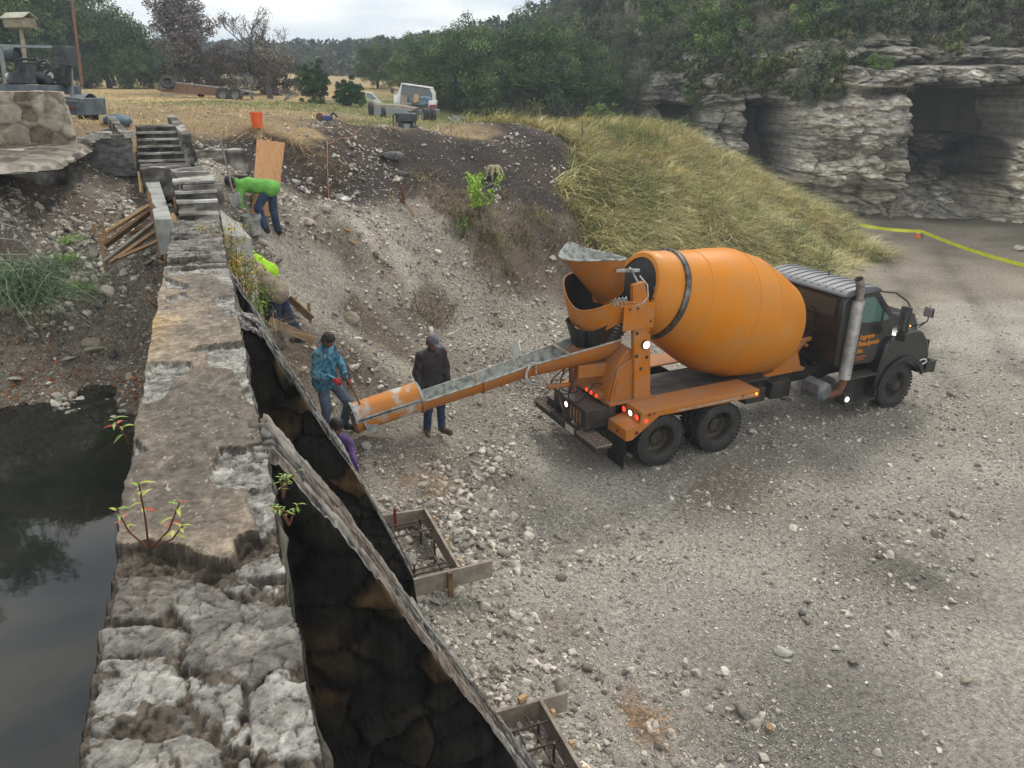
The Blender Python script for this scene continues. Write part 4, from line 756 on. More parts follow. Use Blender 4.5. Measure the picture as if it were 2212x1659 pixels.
mb=MB(); mb.tube([(px_[i],py_[i],zt_[i]) for i in range(n_)],.013,6); mb.build('collector_rim',M['orange'],co_,smooth=True)
mb=MB(); mb.box((-.28,.485,2.72),(.62,.03,.44)); mb.build('side_plate',M['orange'],co_,bevel=.006)
mb=MB(); mb.box((-.28,1.955,2.72),(.62,.03,.44)); sp_=mb.build('side_plate',M['orange'],co_,bevel=.006)
for (x_,z_) in((-.03,3.2),(-.03,3.02),(-.04,2.62),(-.05,2.42),(-.32,2.88),(-.48,2.88)): mb=MB(); mb.lathe([(0,.0),(0,.022),(-.012,.018),(-.012,0)],(x_,.455,z_),(0,1,0),10); mb.build('bolt',M['rim'],co_)
# black rubber apron dropping into the chute
mb=MB()
for (a0_,a1_) in((8,22),(20,34),(32,46)):
    V=[];F=[];r=6
    for i in range(a0_,a1_):
        for j in range(r): t=j/(r-1); s=.84-.30*t; V.append((-.45+(px_[i]+.35)*s-.15*t,1.22+(py_[i]-1.22)*s,zb_[i]+.05-.42*t+.02*math.sin(i*1.3)*t))
    k=a1_-a0_
    for i in range(k-1):
        for j in range(r-1): F.append((i*r+j,(i+1)*r+j,(i+1)*r+j+1,i*r+j+1))
    mb.add(V,F)
mb.build('rubber_apron',M['flap'],tr,smooth=True)
# tower: two posts and pedestal
for y_ in(.5,1.84):
    mb=MB(); mb.prism([(-.42,3.28),(-.2,3.32),(-.04,2.9),(.02,2.2),(.10,1.14),(-.25,1.14),(-.3,1.95),(-.34,2.4)],y_,y_+.1,'y'); po=mb.build('rear_post',M['orange'],tr,bevel=.01)
    if y_<1:
        mb=MB(); mb.lathe([(0,.0),(0,.075),(-.03,.08),(-.05,.07)],(-.10,.5,2.2),(0,1,0),24); mb.build('lamp_housing',M['rim'],po,smooth=True)
        mb=MB(); mb.lathe([(-.052,0),(-.052,.068)],(-.10,.5,2.2),(0,1,0),24); mb.build('work_lamp',M['lampw'],po)
        for(x_,z_) in((-.04,1.95),(-.26,2.0),(-.28,2.42),(-.15,1.75)): mb=MB(); mb.lathe([(0,.0),(0,.035)],(x_,.497,z_),(0,1,0),14); mb.build('hole',M['chassis'],po)
mb=MB(); mb.prism([(-.78,1.13),(-.62,1.8),(-.38,2.12),(-.2,2.05),(-.05,1.13)],.6,1.84,'y'); mb.build('pedestal',M['orange_dirty'],tr,bevel=.012)
mb=MB(); mb.prism([(-.74,1.14),(-.6,1.82),(-.2,1.98),(.08,1.14)],.55,.598,'y'); mb.box((-.3,.55,1.17),(.95,.16,.05)); mb.prism([(-.66,1.3),(-.6,1.62),(-.52,1.62),(-.58,1.3)],.535,.55,'y'); mb.build('pedestal_plate',M['orange_dirty'],tr,bevel=.006)
mb=MB()
for k in range(5): mb.lathe([(0,.26-.012*k),(.045,.27-.012*k),(.05,.24-.012*k)],(-.28-.03*k,1.22,2.42-.06*k),(-.3,0,-1),24)
mb.build('bellows',M['rim'],tr,smooth=True)
# chute swivel
mb=MB(); mb.beam((-.5,.98,1.68),(-1.15,1.06,1.7),.26,.24); mb.beam((-1.35,1.35,1.83),(-1.0,1.0,1.86),.12,.05); mb.build('swivel_arm',M['orange_dirty'],tr,bevel=.012)
mb=MB(); mb.lathe([(0,.07),(.62,.07)],(-1.18,1.1,1.3),(0,0,1),14); mb.lathe([(0,.1),(.1,.1)],(-1.18,1.1,1.88),(0,0,1),14); mb.prism([(-1.3,1.95),(-1.0,2.12),(-.75,2.05),(-.9,1.95)],.98,1.3,'y'); mb.build('swivel_post',M['rust'],tr,bevel=.008)
mb=MB(); mb.tube([(-1.2,1.1,1.42),(-1.75,1.0,1.5)],.045,12); mb.build('lift_ram',M['orange_dirty'],tr,smooth=True)
mb=MB(); mb.tube([(-1.74,1.0,1.5),(-2.3,.93,1.72)],.02,10); mb.build('ram_rod',M['steel'],tr,smooth=True)
for k,(pts,mm) in enumerate([([(-1.2,1.1,1.75),(-1.35,1.2,1.55),(-1.38,1.2,1.15),(-1.3,1.15,.85),(-1.2,1.2,.75),(-1.15,1.1,1.0),(-1.05,1.05,1.3)],'rust'),([(-1.15,1.05,1.6),(-1.28,1.0,1.4),(-1.3,1.0,1.2),(-1.15,.95,1.12),(-1.0,.9,1.25),(-.85,.88,1.45),(-.7,.85,1.42)],'flap'),([(-1.22,1.25,1.7),(-1.42,1.35,1.5),(-1.4,1.5,1.3),(-1.3,1.4,1.1)],'rust'),([(-1.1,1.2,1.8),(-1.25,1.3,1.62),(-1.3,1.3,1.3),(-1.1,1.2,1.2)],'flap')]):
    P_=[Vector(p) for p in pts]; Q=[]
    for i in range(len(P_)-1):
        p0,p1,p2,p3=P_[max(i-1,0)],P_[i],P_[i+1],P_[min(i+2,len(P_)-1)]
        for t in np.linspace(0,1,6,endpoint=False): Q.append(.5*((2*p1)+(-p0+p2)*t+(2*p0-5*p1+4*p2-p3)*t*t+(-p0+3*p1-3*p2+p3)*t**3))
    Q.append(P_[-1]); mb=MB(); mb.tube(Q,.013,8); mb.build('hose',M[mm],tr,smooth=True)
# chassis
for y_ in(.8,1.56): mb=MB(); mb.box((2.95,y_+.04,.86),(8.0,.08,.26)); mb.build('frame_rail',M['chassis'],tr,bevel=.01)
mb=MB(); mb.box((1.35,1.22,1.0),(3.4,1.15,.02)); mb.build('deck_plate',mat('dusty deck',[(.05,.048,.045),(.14,.125,.11)],3,.8,bump=.003),tr)
for x_ in(.06,1.38,6.12): mb=MB(); mb.tube([(x_,.35,.5),(x_,2.09,.5)],.09,14); mb.lathe([(-.22,0),(-.16,.16),(0,.22),(.16,.16),(.22,0)],(x_,1.22,.5),(0,1,0),20); mb.build('axle',M['chassis'],tr,smooth=True)
mb=MB(); mb.box((3.35,1.22,.72),(.5,1.3,.35)); mb.tube([(2.2,1.22,.6),(4.5,1.22,.7)],.06,10); mb.box((2.7,.7,.7),(.5,.25,.3)); mb.build('underframe',M['chassis'],tr,bevel=.02)
# wheels
def wheel(x,y,parent,dual=False,front=False,right=True):
    s=-1 if right else 1; e=empty('wheel',(x,y,.5)); e.parent=parent; r=.5; w_=.27
    def tyre(yc):
        mb=MB(); P=[(-w_/2+.02,.29),(-w_/2-.005,.34),(-w_/2,.42),(-w_/2+.02,.475),(-w_/2+.045,.496)]
        for k in range(5):
            a=-w_/2+.06+k*(w_-.12)/5; b=a+(w_-.12)/5; P+=[(a,.5),(b-.014,.5),(b-.013,.488),(b-.001,.488)]
        P+=[(w_/2-.045,.496),(w_/2-.02,.475),(w_/2,.42),(w_/2+.005,.34),(w_/2-.02,.29)]
        mb.lathe(P,(0,yc,0),(0,1,0),64)
        for i in range(40):
            a=2*PI*i/40
            for q in(-1,1): c=Vector((math.cos(a)*.487,yc+q*(w_/2-.025),math.sin(a)*.487)); rot=Matrix.Rotation(-a,3,'Y'); mb.box(c,(.03,.05,.045),rot)
        mb.build('tyre',M['rubber'],e,smooth=True)
    ys=[0] if not dual else [0,-s*.31]
    for q in ys: tyre(q)
    mb=MB()
    if front: mb.lathe([(s*.12,.30),(s*.10,.285),(s*.06,.27),(s*.0,.25),(s*.02,.17),(s*.07,.14),(s*.12,.10),(s*.16,.095),(s*.165,0)],(0,0,0),(0,1,0),36)
    else: mb.lathe([(s*.125,.305),(s*.11,.29),(s*.02,.275),(-s*.05,.26),(-s*.07,.2),(-s*.065,.13),(-s*.02,.12),(-s*.01,.09),(-s*.01,0)],(0,0,0),(0,1,0),36)
    for i in range(10): a=2*PI*i/10; o_=(math.cos(a)*.165,(s*.03 if front else -s*.055),math.sin(a)*.165); mb.lathe([(0,.018),(s*.03,.018),(s*.034,0)],o_,(0,1,0),6)
    if not front:
        for a in (.6,.6+PI): mb.lathe([(0,0),(0,.035)],(math.cos(a)*.215,-s*.05+s*.004,math.sin(a)*.215),(0,s,0),12,1)
    mb.build('rim',[M['rim'],M['flap']],e,smooth=True)
    return e
for x_ in(.06,1.38): wheel(x_,.16,tr,True); wheel(x_,2.28,tr,True,right=False)
wheel(6.12,.24,tr,front=True); wheel(6.12,2.2,tr,front=True,right=False)
# rear fenders
for (ya,yb,rt_) in((.0,.58,True),(1.86,2.44,False)):
    top=[(-.41,1.14),(2.18,1.14)]; prof=[(-.41,1.15),(2.18,1.15),(2.2,1.02),(2.14,1.02),(2.14,1.12),(-.38,1.12),(-.40,.94),(-.43,.905),(-.69,.865),(-.71,.68),(-.735,.68),(-.735,.875),(-.72,.89),(-.45,.935)]
    mb=MB(); mb.prism(prof,ya,yb,'y'); fd=mb.build('rear_fender',M['orange'],tr,bevel=.006)
    yo=ya if rt_ else yb; mb=MB(); mb.prism([(-.42,1.14),(2.19,1.14),(2.19,1.0),(-.06,1.03),(-.60,.67),(-.73,.67),(-.73,.875),(-.45,.925)],yo-.012,yo+.012,'y'); mb.build('fender_skirt',M['orange'],fd,bevel=.004)
    if rt_:
        mb=MB(); mb.box((1.2,-.016,1.06),(1.7,.006,.022)); mb.build('worn_stripe',M['cement'],fd)
    for k,yy_ in enumerate((.5,.3,.1)):
        y2=yy_ if rt_ else 2.44-yy_
        if not rt_ and k==2: continue
        mb=MB(); mb.lathe([(0,0),(0,.068),(.02,.068),(.03,.05)],(-.425,y2,1.04),(-1,0,-.1),22); tl=mb.build('lamp_base',M['rim'],fd,smooth=True)
        mb=MB(); mb.lathe([(.021,.056),(.034,.05),(.038,0)],(-.425,y2,1.04),(-1,0,-.1),22); mb.build('tail_lamp',M['lampw' if k==1 else 'lampr'],fd,smooth=True)
    if rt_:
        for (x_,z_,r_,mm) in((-.27,1.09,.03,'lampd'),(-.33,.985,.036,'lampr'),(-.52,.80,.036,'lampd'),(2.12,1.07,.03,'lampa'),(-.18,1.1,.02,'rim'),(1.8,1.08,.02,'lampd')):
            mb=MB(); mb.lathe([(0,0),(0,r_),(.012,r_*.9),(.014,0)],(x_,-.014,z_),(0,-1,0),18); mb.build('side_marker',M[mm],fd,smooth=True)
        mb=MB(); mb.lathe([(0,0),(0,.035),(.01,.03)],(-.737,.25,.78),(-1,0,0),16); mb.build('rear_marker',M['lampd'],fd)
    mb=MB(); mb.box((-.72,(ya+yb)/2,.42),(.015,.52,.6)); mb.build('mudflap',M['flap'],tr,bevel=.003)
# lamp bar, bumper, steps, plate
mb=MB(); mb.box((-.8,.98,1.25),(.12,.5,.1)); lb=mb.build('lamp_bar',M['orange_dirty'],tr,bevel=.006)
for y_ in(.79,.97,1.13): mb=MB(); mb.lathe([(0,0),(0,.036),(.015,.03),(.017,0)],(-.861,y_,1.25),(-1,0,0),18); mb.build('tail_lamp',M['lampr'],lb,smooth=True)
mb=MB(); mb.box((-.9,.98,.92),(.62,.86,.36)); mb.box((-.92,1.62,.95),(.5,.36,.3)); bb=mb.build('rear_frame_box',M['chassis'],tr,bevel=.012)
for k in range(4): mb=MB(); mb.box((-1.214,.74+.11*k,.9),(.008,.035,.26)); mb.build('stripe',M['orange_dirty' if k%2 else 'grating'],bb)
mb=MB(); mb.lathe([(0,0),(0,.06),(.03,.055)],(-1.21,1.2,1.0),(-1,0,0),22); mb.build('lamp_base',M['rim'],bb)
mb=MB(); mb.lathe([(.031,0),(.031,.052)],(-1.21,1.2,1.0),(-1,0,0),22); mb.build('reverse_lamp',M['lampw'],bb)
mb=MB(); mb.lathe([(0,0),(0,.07)],(-1.212,1.13,.83),(-1,0,0),20); mb.build('tow_eye',M['flap'],bb)
mb=MB(); mb.box((-1.22,1.22,.58),(.1,2.3,.14)); mb.box((-1.1,1.9,.72),(.12,.4,.2)); bp_=mb.build('rear_bumper',M['chassis'],tr,bevel=.012)
mb=MB(); mb.box((-1.275,.99,.6),(.008,.3,.12)); mb.build('number_plate',mat('dusty plate',[(.42,.38,.32),(.6,.56,.5)],8,.6),bp_)
for ya in(.38,2.07):
    mb=MB(); x0,x1=-1.28,-.98
    mb.box((-1.13,ya,.635),(.32,.68,.012))
    for i in range(9):
        mb.box((-1.13,ya-.33+.0825*i,.655),(.32,.012,.03))
    for i in range(5): mb.box((-1.28+.075*i,ya,.655),(.012,.68,.03))
    st=mb.build('grating_step',M['grating'],tr)
    mb=MB(); mb.box((-1.13,ya,.60),(.3,.66,.05)); mb.build('step_bracket',M['chassis'],st)
    mb=MB()
    for i in range(8):
        for j in range(4): mb.box((-1.242+.075*j,ya-.289+.0825*i,.6425),(.058,.066,.002))
    mb.build('step_holes',M['flap'],st)
# front pedestal of the drum
mb=MB(); mb.prism([(3.0,.98),(4.08,.98),(4.08,1.04),(3.95,1.08),(3.82,1.42),(3.35,1.3),(3.2,1.06),(3.0,1.04)],.72,.84,'y'); mb.prism([(3.0,.98),(4.08,.98),(4.08,1.04),(3.95,1.08),(3.82,1.42),(3.35,1.3),(3.2,1.06),(3.0,1.04)],1.6,1.72,'y'); mb.box((3.75,1.22,1.3),(.2,.9,.3)); mb.build('front_pedestal',M['orange'],tr,bevel=.01)
mb=MB(); mb.beam((3.75,.8,1.3),(4.05,.85,1.55),.06,.1); mb.beam((3.95,.85,1.58),(4.62,.85,1.62),.07,.07)
for x_ in(4.12,4.35,4.6): mb.tube([(x_,.85,1.6),(x_,.85,1.48),(x_+.04,.85,1.44),(x_+.08,.85,1.48)],.025,8)
mb.build('hook_bracket',M['orange'],tr,bevel=.005)
for k in range(5):
    P=[(3.9+.05*k,.85+.12*k,1.15),(4.0,.95+.1*k,1.02+.03*k),(4.15+.04*k,1.0+.1*k,1.05),(4.25,1.05+.1*k,1.3+.05*k)]; mb=MB(); mb.tube(P,.014,6); mb.build('cable',M['flap'],tr,smooth=True)
mb=MB(); mb.tube([(4.1+.14*math.cos(a),.8,2.0+.3*math.sin(a)) for a in np.linspace(-2,1.9,16)],.01,6); mb.build('hose',M['flap'],tr,smooth=True)
# cab
cab=empty('cab',(0,0,0)); cab.parent=tr
side=[(4.26,1.18),(4.24,2.5),(4.32,2.64),(5.08,2.68),(5.20,2.62),(5.74,2.08),(5.82,1.32),(5.5,1.1)]
mb=MB(); mb.prism(side,.16,2.28,'y'); mb.build('cab_shell',M['black'],cab,bevel=.035)
mb=MB(); mb.prism([(4.2,2.66),(4.3,2.74),(4.7,2.79),(5.02,2.77),(5.2,2.69),(5.2,2.65),(4.2,2.62)],.13,2.31,'y'); rf=mb.build('roof',M['roofp'],cab,bevel=.03)
for k in range(11): mb=MB(); y_=.28+k*.188; mb.prism([(4.26,2.72),(4.33,2.76),(4.7,2.808),(5.0,2.79),(5.12,2.74),(5.0,2.76),(4.7,2.77)],y_,y_+.06,'y'); mb.build('roof_rib',M['roofp'],cab,bevel=.006)
mb=MB(); mb.tube([(4.9,1.22,2.78),(4.9,1.22,2.86),(4.98,1.22,2.87)],.018,8); mb.build('clearance_lamp',M['rim'],cab)
mb=MB(); mb.box((4.238,1.22,2.37),(.012,1.86,.44)); mb.build('rear_window_seal',M['flap'],cab,bevel=.004)
mb=MB(); mb.box((4.23,.84,2.37),(.012,1.0,.36)); mb.box((4.23,1.78,2.37),(.012,.62,.36)); mb.build('rear_window',M['glass'],cab)
mb=MB()
for (a,b) in(((4.236,.45,1.98),(4.236,2.0,1.98)),((4.236,.45,1.82),(4.236,2.0,1.82)),((4.236,1.5,1.3),(4.236,.35,1.75)),((4.236,1.2,1.3),(4.236,.3,1.6)),((4.236,.4,1.25),(4.236,1.1,1.3))): mb.beam(a,b,.012,.016)
mb.build('pressed_rib',M['black'],cab,bevel=.004)
# steering wheel and seats seen through glass are left dark; door
for (ys_,s) in((.155,-1),(2.285,1)):
    mb=MB(); mb.prism([(4.55,1.22),(4.55,2.6),(5.02,2.6),(5.62,2.04),(5.68,1.3)],ys_,ys_+s*.018,'y'); dr=mb.build('door',M['black'],cab,bevel=.008)
    mb=MB(); mb.prism([(4.66,2.08),(4.63,2.56),(5.0,2.56),(5.3,2.28),(5.32,2.03),(4.95,2.04)],ys_+s*.02,ys_+s*.026,'y'); mb.build('door_window',M['glassg'],cab)
    mb=MB(); mb.prism([(5.36,2.02),(5.35,2.24),(5.56,2.05)],ys_+s*.02,ys_+s*.026,'y'); mb.build('vent_window',M['glassg'],cab)
    mb=MB(); mb.tube([(4.62,ys_+s*.022,2.05),(4.95,ys_+s*.024,2.0),(5.4,ys_+s*.024,1.98)],.012,6); mb.box((4.64,ys_+s*.03,1.88),(.1,.02,.04)); mb.build('door_handle',M['chassis'],cab)
    if s<0:
        def txt(s_,size,x,z,y=-.0,mm='letter',rot=0):
            cu=bpy.data.curves.new('lettering','FONT'); cu.body=s_; cu.size=size; cu.extrude=.002; cu.shear=.15; cu.offset=.002; tmp=bpy.data.objects.new('tmp',cu); me=bpy.data.meshes.new_from_object(tmp); bpy.data.objects.remove(tmp)
            o=bpy.data.objects.new('lettering',me); C.objects.link(o); me.materials.append(M[mm]); o.parent=cab; o.location=(x,y,z); o.rotation_euler=(PI/2,rot,0); return o
        txt('Ingram',.15,4.80,1.70,.132); txt('Readymix',.15,4.78,1.56,.132); txt('Inc.',.14,4.78,1.42,.132)
        mb=MB(); mb.box((4.93,.132,1.33),(.3,.004,.035)); mb.box((4.9,.132,1.275),(.24,.004,.03)); mb.build('small_lettering',mat('faded orange lettering',lin((150,80,30)),3,.6),cab)
mb=MB(); mb.add([(5.215,.3,2.615),(5.215,2.14,2.615),(5.745,2.16,2.1),(5.745,.28,2.1)],[(0,1,2,3)]); 
for v in range(4): x,y,z=mb.V[v]; mb.V[v]=(x+.02,y,z+.02)
mb.build('windscreen',M['glass'],cab)
# hood
hd=[(5.7,1.25,.42,2.02),(5.75,2.1,.42,2.02)]
mb=MB(); V=[(5.72,.42,1.2),(5.72,2.02,1.2),(7.12,1.95,1.0),(7.12,.5,1.0),(5.72,.46,2.08),(5.72,1.98,2.08),(6.95,1.86,1.87),(6.95,.58,1.87),(7.14,.6,1.6),(7.14,1.84,1.6)]
mb.add(V,[(0,3,8,7,4),(1,5,6,9,2),(4,7,6,5),(7,8,9,6),(3,2,9,8),(0,1,2,3),(0,4,5,1)]); hood=mb.build('hood',M['black'],tr,bevel=.05)
mb=MB(); mb.box((7.155,1.22,1.3),(.03,1.1,.5)); mb.build('grille',M['steel'],hood,bevel=.01)
mb=MB(); mb.prism([(5.62,1.5),(5.8,1.55),(5.8,1.9),(5.66,1.95)],.34,.44,'y'); mb.build('air_intake',M['chassis'],hood,bevel=.01)
for (ya,yb,s) in((.03,.55,-1),(1.89,2.41,1)):
    arc_=[(6.12+.6*math.cos(a),.5+.6*math.sin(a)) for a in np.linspace(R(20),R(168),16)]
    pr_=[(5.36,.62),(5.42,1.1),(5.5,1.5),(5.66,1.64),(5.95,1.72),(6.3,1.74),(6.55,1.66),(6.76,1.45),(6.9,1.1),(6.86,.95)]+arc_
    mb=MB(); n=len(pr_); mb.prism(pr_,ya,yb,'y'); ff=mb.build('front_fender',M['black'],tr,bevel=.045)
    yo=ya if s<0 else yb; a_=[(6.12+r_*math.cos(a),.5+r_*math.sin(a)) for r_,aa in((.6,np.linspace(R(20),R(172),16)),(.7,np.linspace(R(172),R(20),16))) for a in aa]
    mb=MB(); mb.prism(a_,yo,yo+s*.05,'y'); mb.build('fender_flare',M['flap'],ff,bevel=.008)
    mb=MB(); mb.lathe([(0,0),(0,.05),(.02,.04)],(6.4,(ya+yb)/2,1.735),(0,0,1),14); mb.build('turn_lamp',M['lampa'],ff)
    if s<0:
        mb=MB(); mb.box((6.905,.25,1.32),(.03,.3,.2)); mb.build('headlamp',M['glass'],ff,bevel=.01)
        P=[(6.66+.13*math.cos(a),.0,1.0+.055*math.sin(a)) for a in np.linspace(0,2*PI,24)]; mb=MB(); mb.tube(P,.013,8,cap=False); mb.build('white_ring_mark',M['white'],ff,smooth=True)
mb=MB(); mb.box((7.1,1.22,.82),(.12,2.4,.28)); mb.box((6.98,.02,.84),(.3,.03,.26)); mb.build('front_bumper',M['black'],tr,bevel=.02)
# steps, air filter, stack, mirrors
mb=MB(); mb.box((5.02,.16,.92),(.75,.3,.03)); mb.box((5.05,.16,.36),(.8,.28,.04)); mb.box((5.08,.3,.64),(.7,.03,.6)); mb.prism([(4.6,.34),(4.52,.46),(4.56,.58),(4.75,.62),(4.85,.4)],.03,.3,'y'); mb.box((5.46,.2,.6),(.04,.3,.6)); sp2=mb.build('cab_steps',M['chassis'],tr,bevel=.01)
mb=MB(); mb.lathe([(0,0),(0,.055),(.01,.05),(.012,0)],(4.62,.028,.49),(0,-1,0),22); mb.build('step_lamp',M['lampw'],sp2)
mb=MB(); mb.lathe([(0,.0),(0,.15),(.02,.2),(.08,.215),(.45,.215)],(4.0,.05,.74),(0,1,0),8); mb.lathe([(-.02,.0),(-.02,.12),(0,.14)],(4.0,.05,.74),(0,1,0),24); mb.build('air_canister',mat('grey canister',[(.10,.10,.11),(.2,.2,.21)],5,.45,.4),tr,bevel=.015)
mb=MB(); mb.tube([(4.18,.22,.62),(4.3,.15,.60),(4.42,.1,.66),(4.5,.1,.82),(4.52,.1,1.0)],.075,14); mb.build('exhaust_elbow',M['rust'],tr,smooth=True)
mb=MB(); mb.tube([(4.52,.1,.94),(4.54,.1,2.54)],.118,20); ex=mb.build('exhaust_shield',M['chrome'],tr,smooth=True)
mb=MB()
for i in range(30):
    for j in range(5): a=-1.9+.28*j+(i%2)*.14; z=1.05+.048*i; mb.lathe([(0,0),(0,.012)],(4.522+.012*(z-.94)/.8+.1185*math.cos(a),.1+.1185*math.sin(a),z),(math.cos(a),math.sin(a),0),6)
mb.build('shield_holes',M['rim'],ex)
mb=MB(); mb.tube([(4.54,.1,2.5),(4.54,.1,2.68),(4.52,.1,2.84),(4.44,.1,2.98)],[.085,.082,.082,.082],16,cap=False); mb.build('exhaust_tip',mat('heat stained steel',[(.16,.13,.11),(.42,.38,.34)],4,.4,.7),ex,smooth=True)
mb=MB(); mb.lathe([(0,0),(0,.078)],(4.47,.1,2.93),(-.5,0,.86),16); mb.build('exhaust_bore',M['flap'],ex)
mb=MB(); mb.tube([(5.1,.14,2.66),(5.3,-.1,2.66),(5.62,-.14,2.46),(5.72,-.14,2.36),(5.7,-.14,2.1)],.016,8); mb.tube([(5.35,.13,1.75),(5.62,-.14,1.72),(5.62,-.14,1.85)],.014,8); ma=mb.build('mirror_arm',M['chassis'],tr,smooth=True)
mb=MB(); mb.box((5.62,-.16,2.1),(.09,.2,.52),Matrix.Rotation(.15,3,'Z')); mb.box((5.62,-.16,1.74),(.09,.2,.17),Matrix.Rotation(.15,3,'Z')); mb.build('mirror_head',M['chassis'],ma,bevel=.02)
mb=MB(); mb.box((5.572,-.165,2.1),(.006,.16,.46),Matrix.Rotation(.15,3,'Z')); mb.build('mirror_glass',mat('mirror glass',(.3,.33,.35),3,.08,.9),ma)
mb=MB(); mb.tube([(6.75,.3,1.66),(6.72,.12,1.85),(6.7,.1,1.96)],.012,8); mb.tube([(6.9,.55,1.6),(6.78,.3,1.72),(6.72,.12,1.85)],.012,8); m2=mb.build('fender_mirror_arm',M['chassis'],tr,smooth=True)
mb=MB(); mb.box((6.68,.1,2.05),(.06,.22,.2)); mb.build('fender_mirror',M['chassis'],m2,bevel=.03)
mb=MB(); mb.box((6.645,.1,2.05),(.006,.18,.16)); mb.build('mirror_glass',M['steel'],m2,bevel=.002)
# ---- chute
A_=np.array([-.42,1.2,2.16]); B_=tloc(at(766,908,11.7))
def onl(px_,dz):
    ts=np.linspace(0,1,400); P=np.array([TW(*(A_+(B_-A_)*t)) for t in ts])-EYE; x=CXP+FPX*(P@_rt)/(P@_fw); t=ts[np.argmin(abs(x-px_))]; return A_+(B_-A_)*t+np.array([0,0,dz])
K0=onl(1128,.03); K1=onl(1035,.0); K2=onl(906,.0)
def arcsweep(a,b,ra,rb,th0,th1,n=16,off=0.,up=None):
    "strip of a pipe wall between two stations"
    a=Vector(a);b=Vector(b); d=(b-a).normalized(); sd=Vector((0,0,1)).cross(d).normalized(); u=d.cross(sd); u=u if u.z>0 else -u; V=[]
    for p,r in((a,ra),(b,rb)):
        for i in range(n+1): t=th0+(th1-th0)*i/n; V.append(p+sd*math.cos(t)*r+u*(math.sin(t)*r+off))
    F=[(i,i+1,n+2+i,n+1+i) for i in range(n)]; return V,F,sd,u
chute=empty('chute',(0,0,0)); chute.parent=tr
def trough(a,b,ra,rb,outer='orange_dirty',th0=PI-.15,th1=2*PI+.15,nm='chute_section'):
    mb=MB(); V,F,sd,u=arcsweep(a,b,ra,rb,th0,th1); mb.add(V,F); V2,F2,_,_=arcsweep(a,b,ra-.014,rb-.014,th0,th1); 
    o=mb.build(nm,M[outer],chute,smooth=True)
    mb=MB(); mb.add(V2,F2); mb.build('cement_lining',M['cement'],chute,smooth=True)
    mb=MB(); n=17
    for k in(0,n-1): mb.tube([V[k],V[k+n]],.016,6)
    mb.build('rolled_edge',M['cement'],chute,smooth=True)
    for p,r in((a,ra),(b,rb)):
        e=Vector(b)-Vector(a); e.normalize(); p=Vector(p); mb=MB(); W_,G_,_,_=arcsweep(p-e*.02,p+e*.02,r+.025,r+.025,th0,th1); X_,H_,_,_=arcsweep(p-e*.02,p+e*.02,r-.01,r-.01,th0,th1); b0=len(W_); mb.add(W_+X_,G_+[tuple(i+b0 for i in f) for f in H_]+[(i,i+1,b0+i+1,b0+i) for i in range(16)]+[(17+i,b0+17+i,b0+18+i,18+i) for i in range(16)]); mb.build('flange',M['orange_dirty'],chute)
    return o,sd,u
trough(A_,K0,.38,.25); s2,sd2,u2=trough(K0,K1,.245,.225); trough(K1,K2,.22,.21)
s4,sd4,u4=trough(K2,B_,.205,.20,'cemor')
# folded last section lying upside down on top
a4=np.array(K2)+np.array(sd4)*.0; mb=MB(); V,F,_,_=arcsweep(K2,B_,.225,.215,.06,PI-.06,18,.075); mb.add(V,F); fo=mb.build('folded_section',M['cemor'],chute,smooth=True)
mb=MB(); V2,F2,_,_=arcsweep(K2,B_,.21,.20,.06,PI-.06,18,.075); mb.add(V2,F2); mb.build('folded_inner',M['flap'],chute,smooth=True)
mb=MB(); 
for k in(0,18): mb.tube([V[k],V[k+19]],.017,6)
mb.build('rolled_edge',M['cement'],chute,smooth=True)
for p in(K2,B_):
    e=Vector(np.array(B_)-np.array(K2)).normalized(); p=Vector(p); mb=MB(); W_,_,_,_=arcsweep(p-e*.022,p+e*.022,.25,.25,0,PI,18,.05); X_,_,_,_=arcsweep(p-e*.022,p+e*.022,.205,.205,0,PI,18,.05); n=19; mb.add(W_+X_,[(i,i+1,n+i+1,n+i) for i in range(18)]+[(38+i,38+n+i,38+n+i+1,38+i+1) for i in range(18)]+[(i,38+i,39+i,i+1) for i in range(18)]+[(n+i,n+i+1,38+n+i+1,38+n+i) for i in range(18)]); mb.build('flange',M['cement'],chute)
# clamp blade and latch on the chute, cross bar
kk=np.array(K0); mb=MB(); q=kk+np.array(sd2)*.0
fa=np.array(K0)-np.array(sd2)*.29*(1 if np.array(sd2)[1]<0 else -1)
nr=np.array(K0)+np.array(sd2)*.29*(1 if np.array(sd2)[1]<0 else -1)
mb.add([tuple(fa+np.array(p)) for p in((.0,-.05,.0),(.0,-.22,.22),(.0,-.12,.36),(.0,.05,.30),(.0,.06,.05),(.02,-.05,.0),(.02,-.22,.22),(.02,-.12,.36),(.02,.05,.30),(.02,.06,.05))],[(0,1,2,3,4),(9,8,7,6,5),(0,5,6,1),(1,6,7,2),(2,7,8,3),(3,8,9,4),(4,9,5,0)])
mb.build('latch_blade',M['white'],chute)
mb=MB(); mb.tube([tuple(nr+np.array((0,0,.06))),tuple(nr+np.array((-.08,-.05,-.02))),tuple(nr+np.array((-.1,-.06,-.16)))],.022,8); mb.tube([tuple(nr+np.array((.0,-.02,.12))),tuple(nr+np.array((.1,-.02,.1))),tuple(nr+np.array((.12,0,-.1)))],.015,6); mb.build('latch_lever',M['cement'],chute,smooth=True)
cm=A_*.45+K0*.55; sdA=np.array(sd2)*.3; mb=MB(); mb.beam(cm+sdA+np.array((0,0,.04)),cm-sdA+np.array((0,0,.04)),.06,.02); mb.beam(cm+sdA+np.array((0,0,.04)),cm+sdA+np.array((-.16,0,-.0)),.05,.02); mb.beam(cm-sdA+np.array((0,0,.04)),cm-sdA+np.array((-.3,0,-.03)),.05,.02); mb.build('cross_bar',M['grating'],chute)
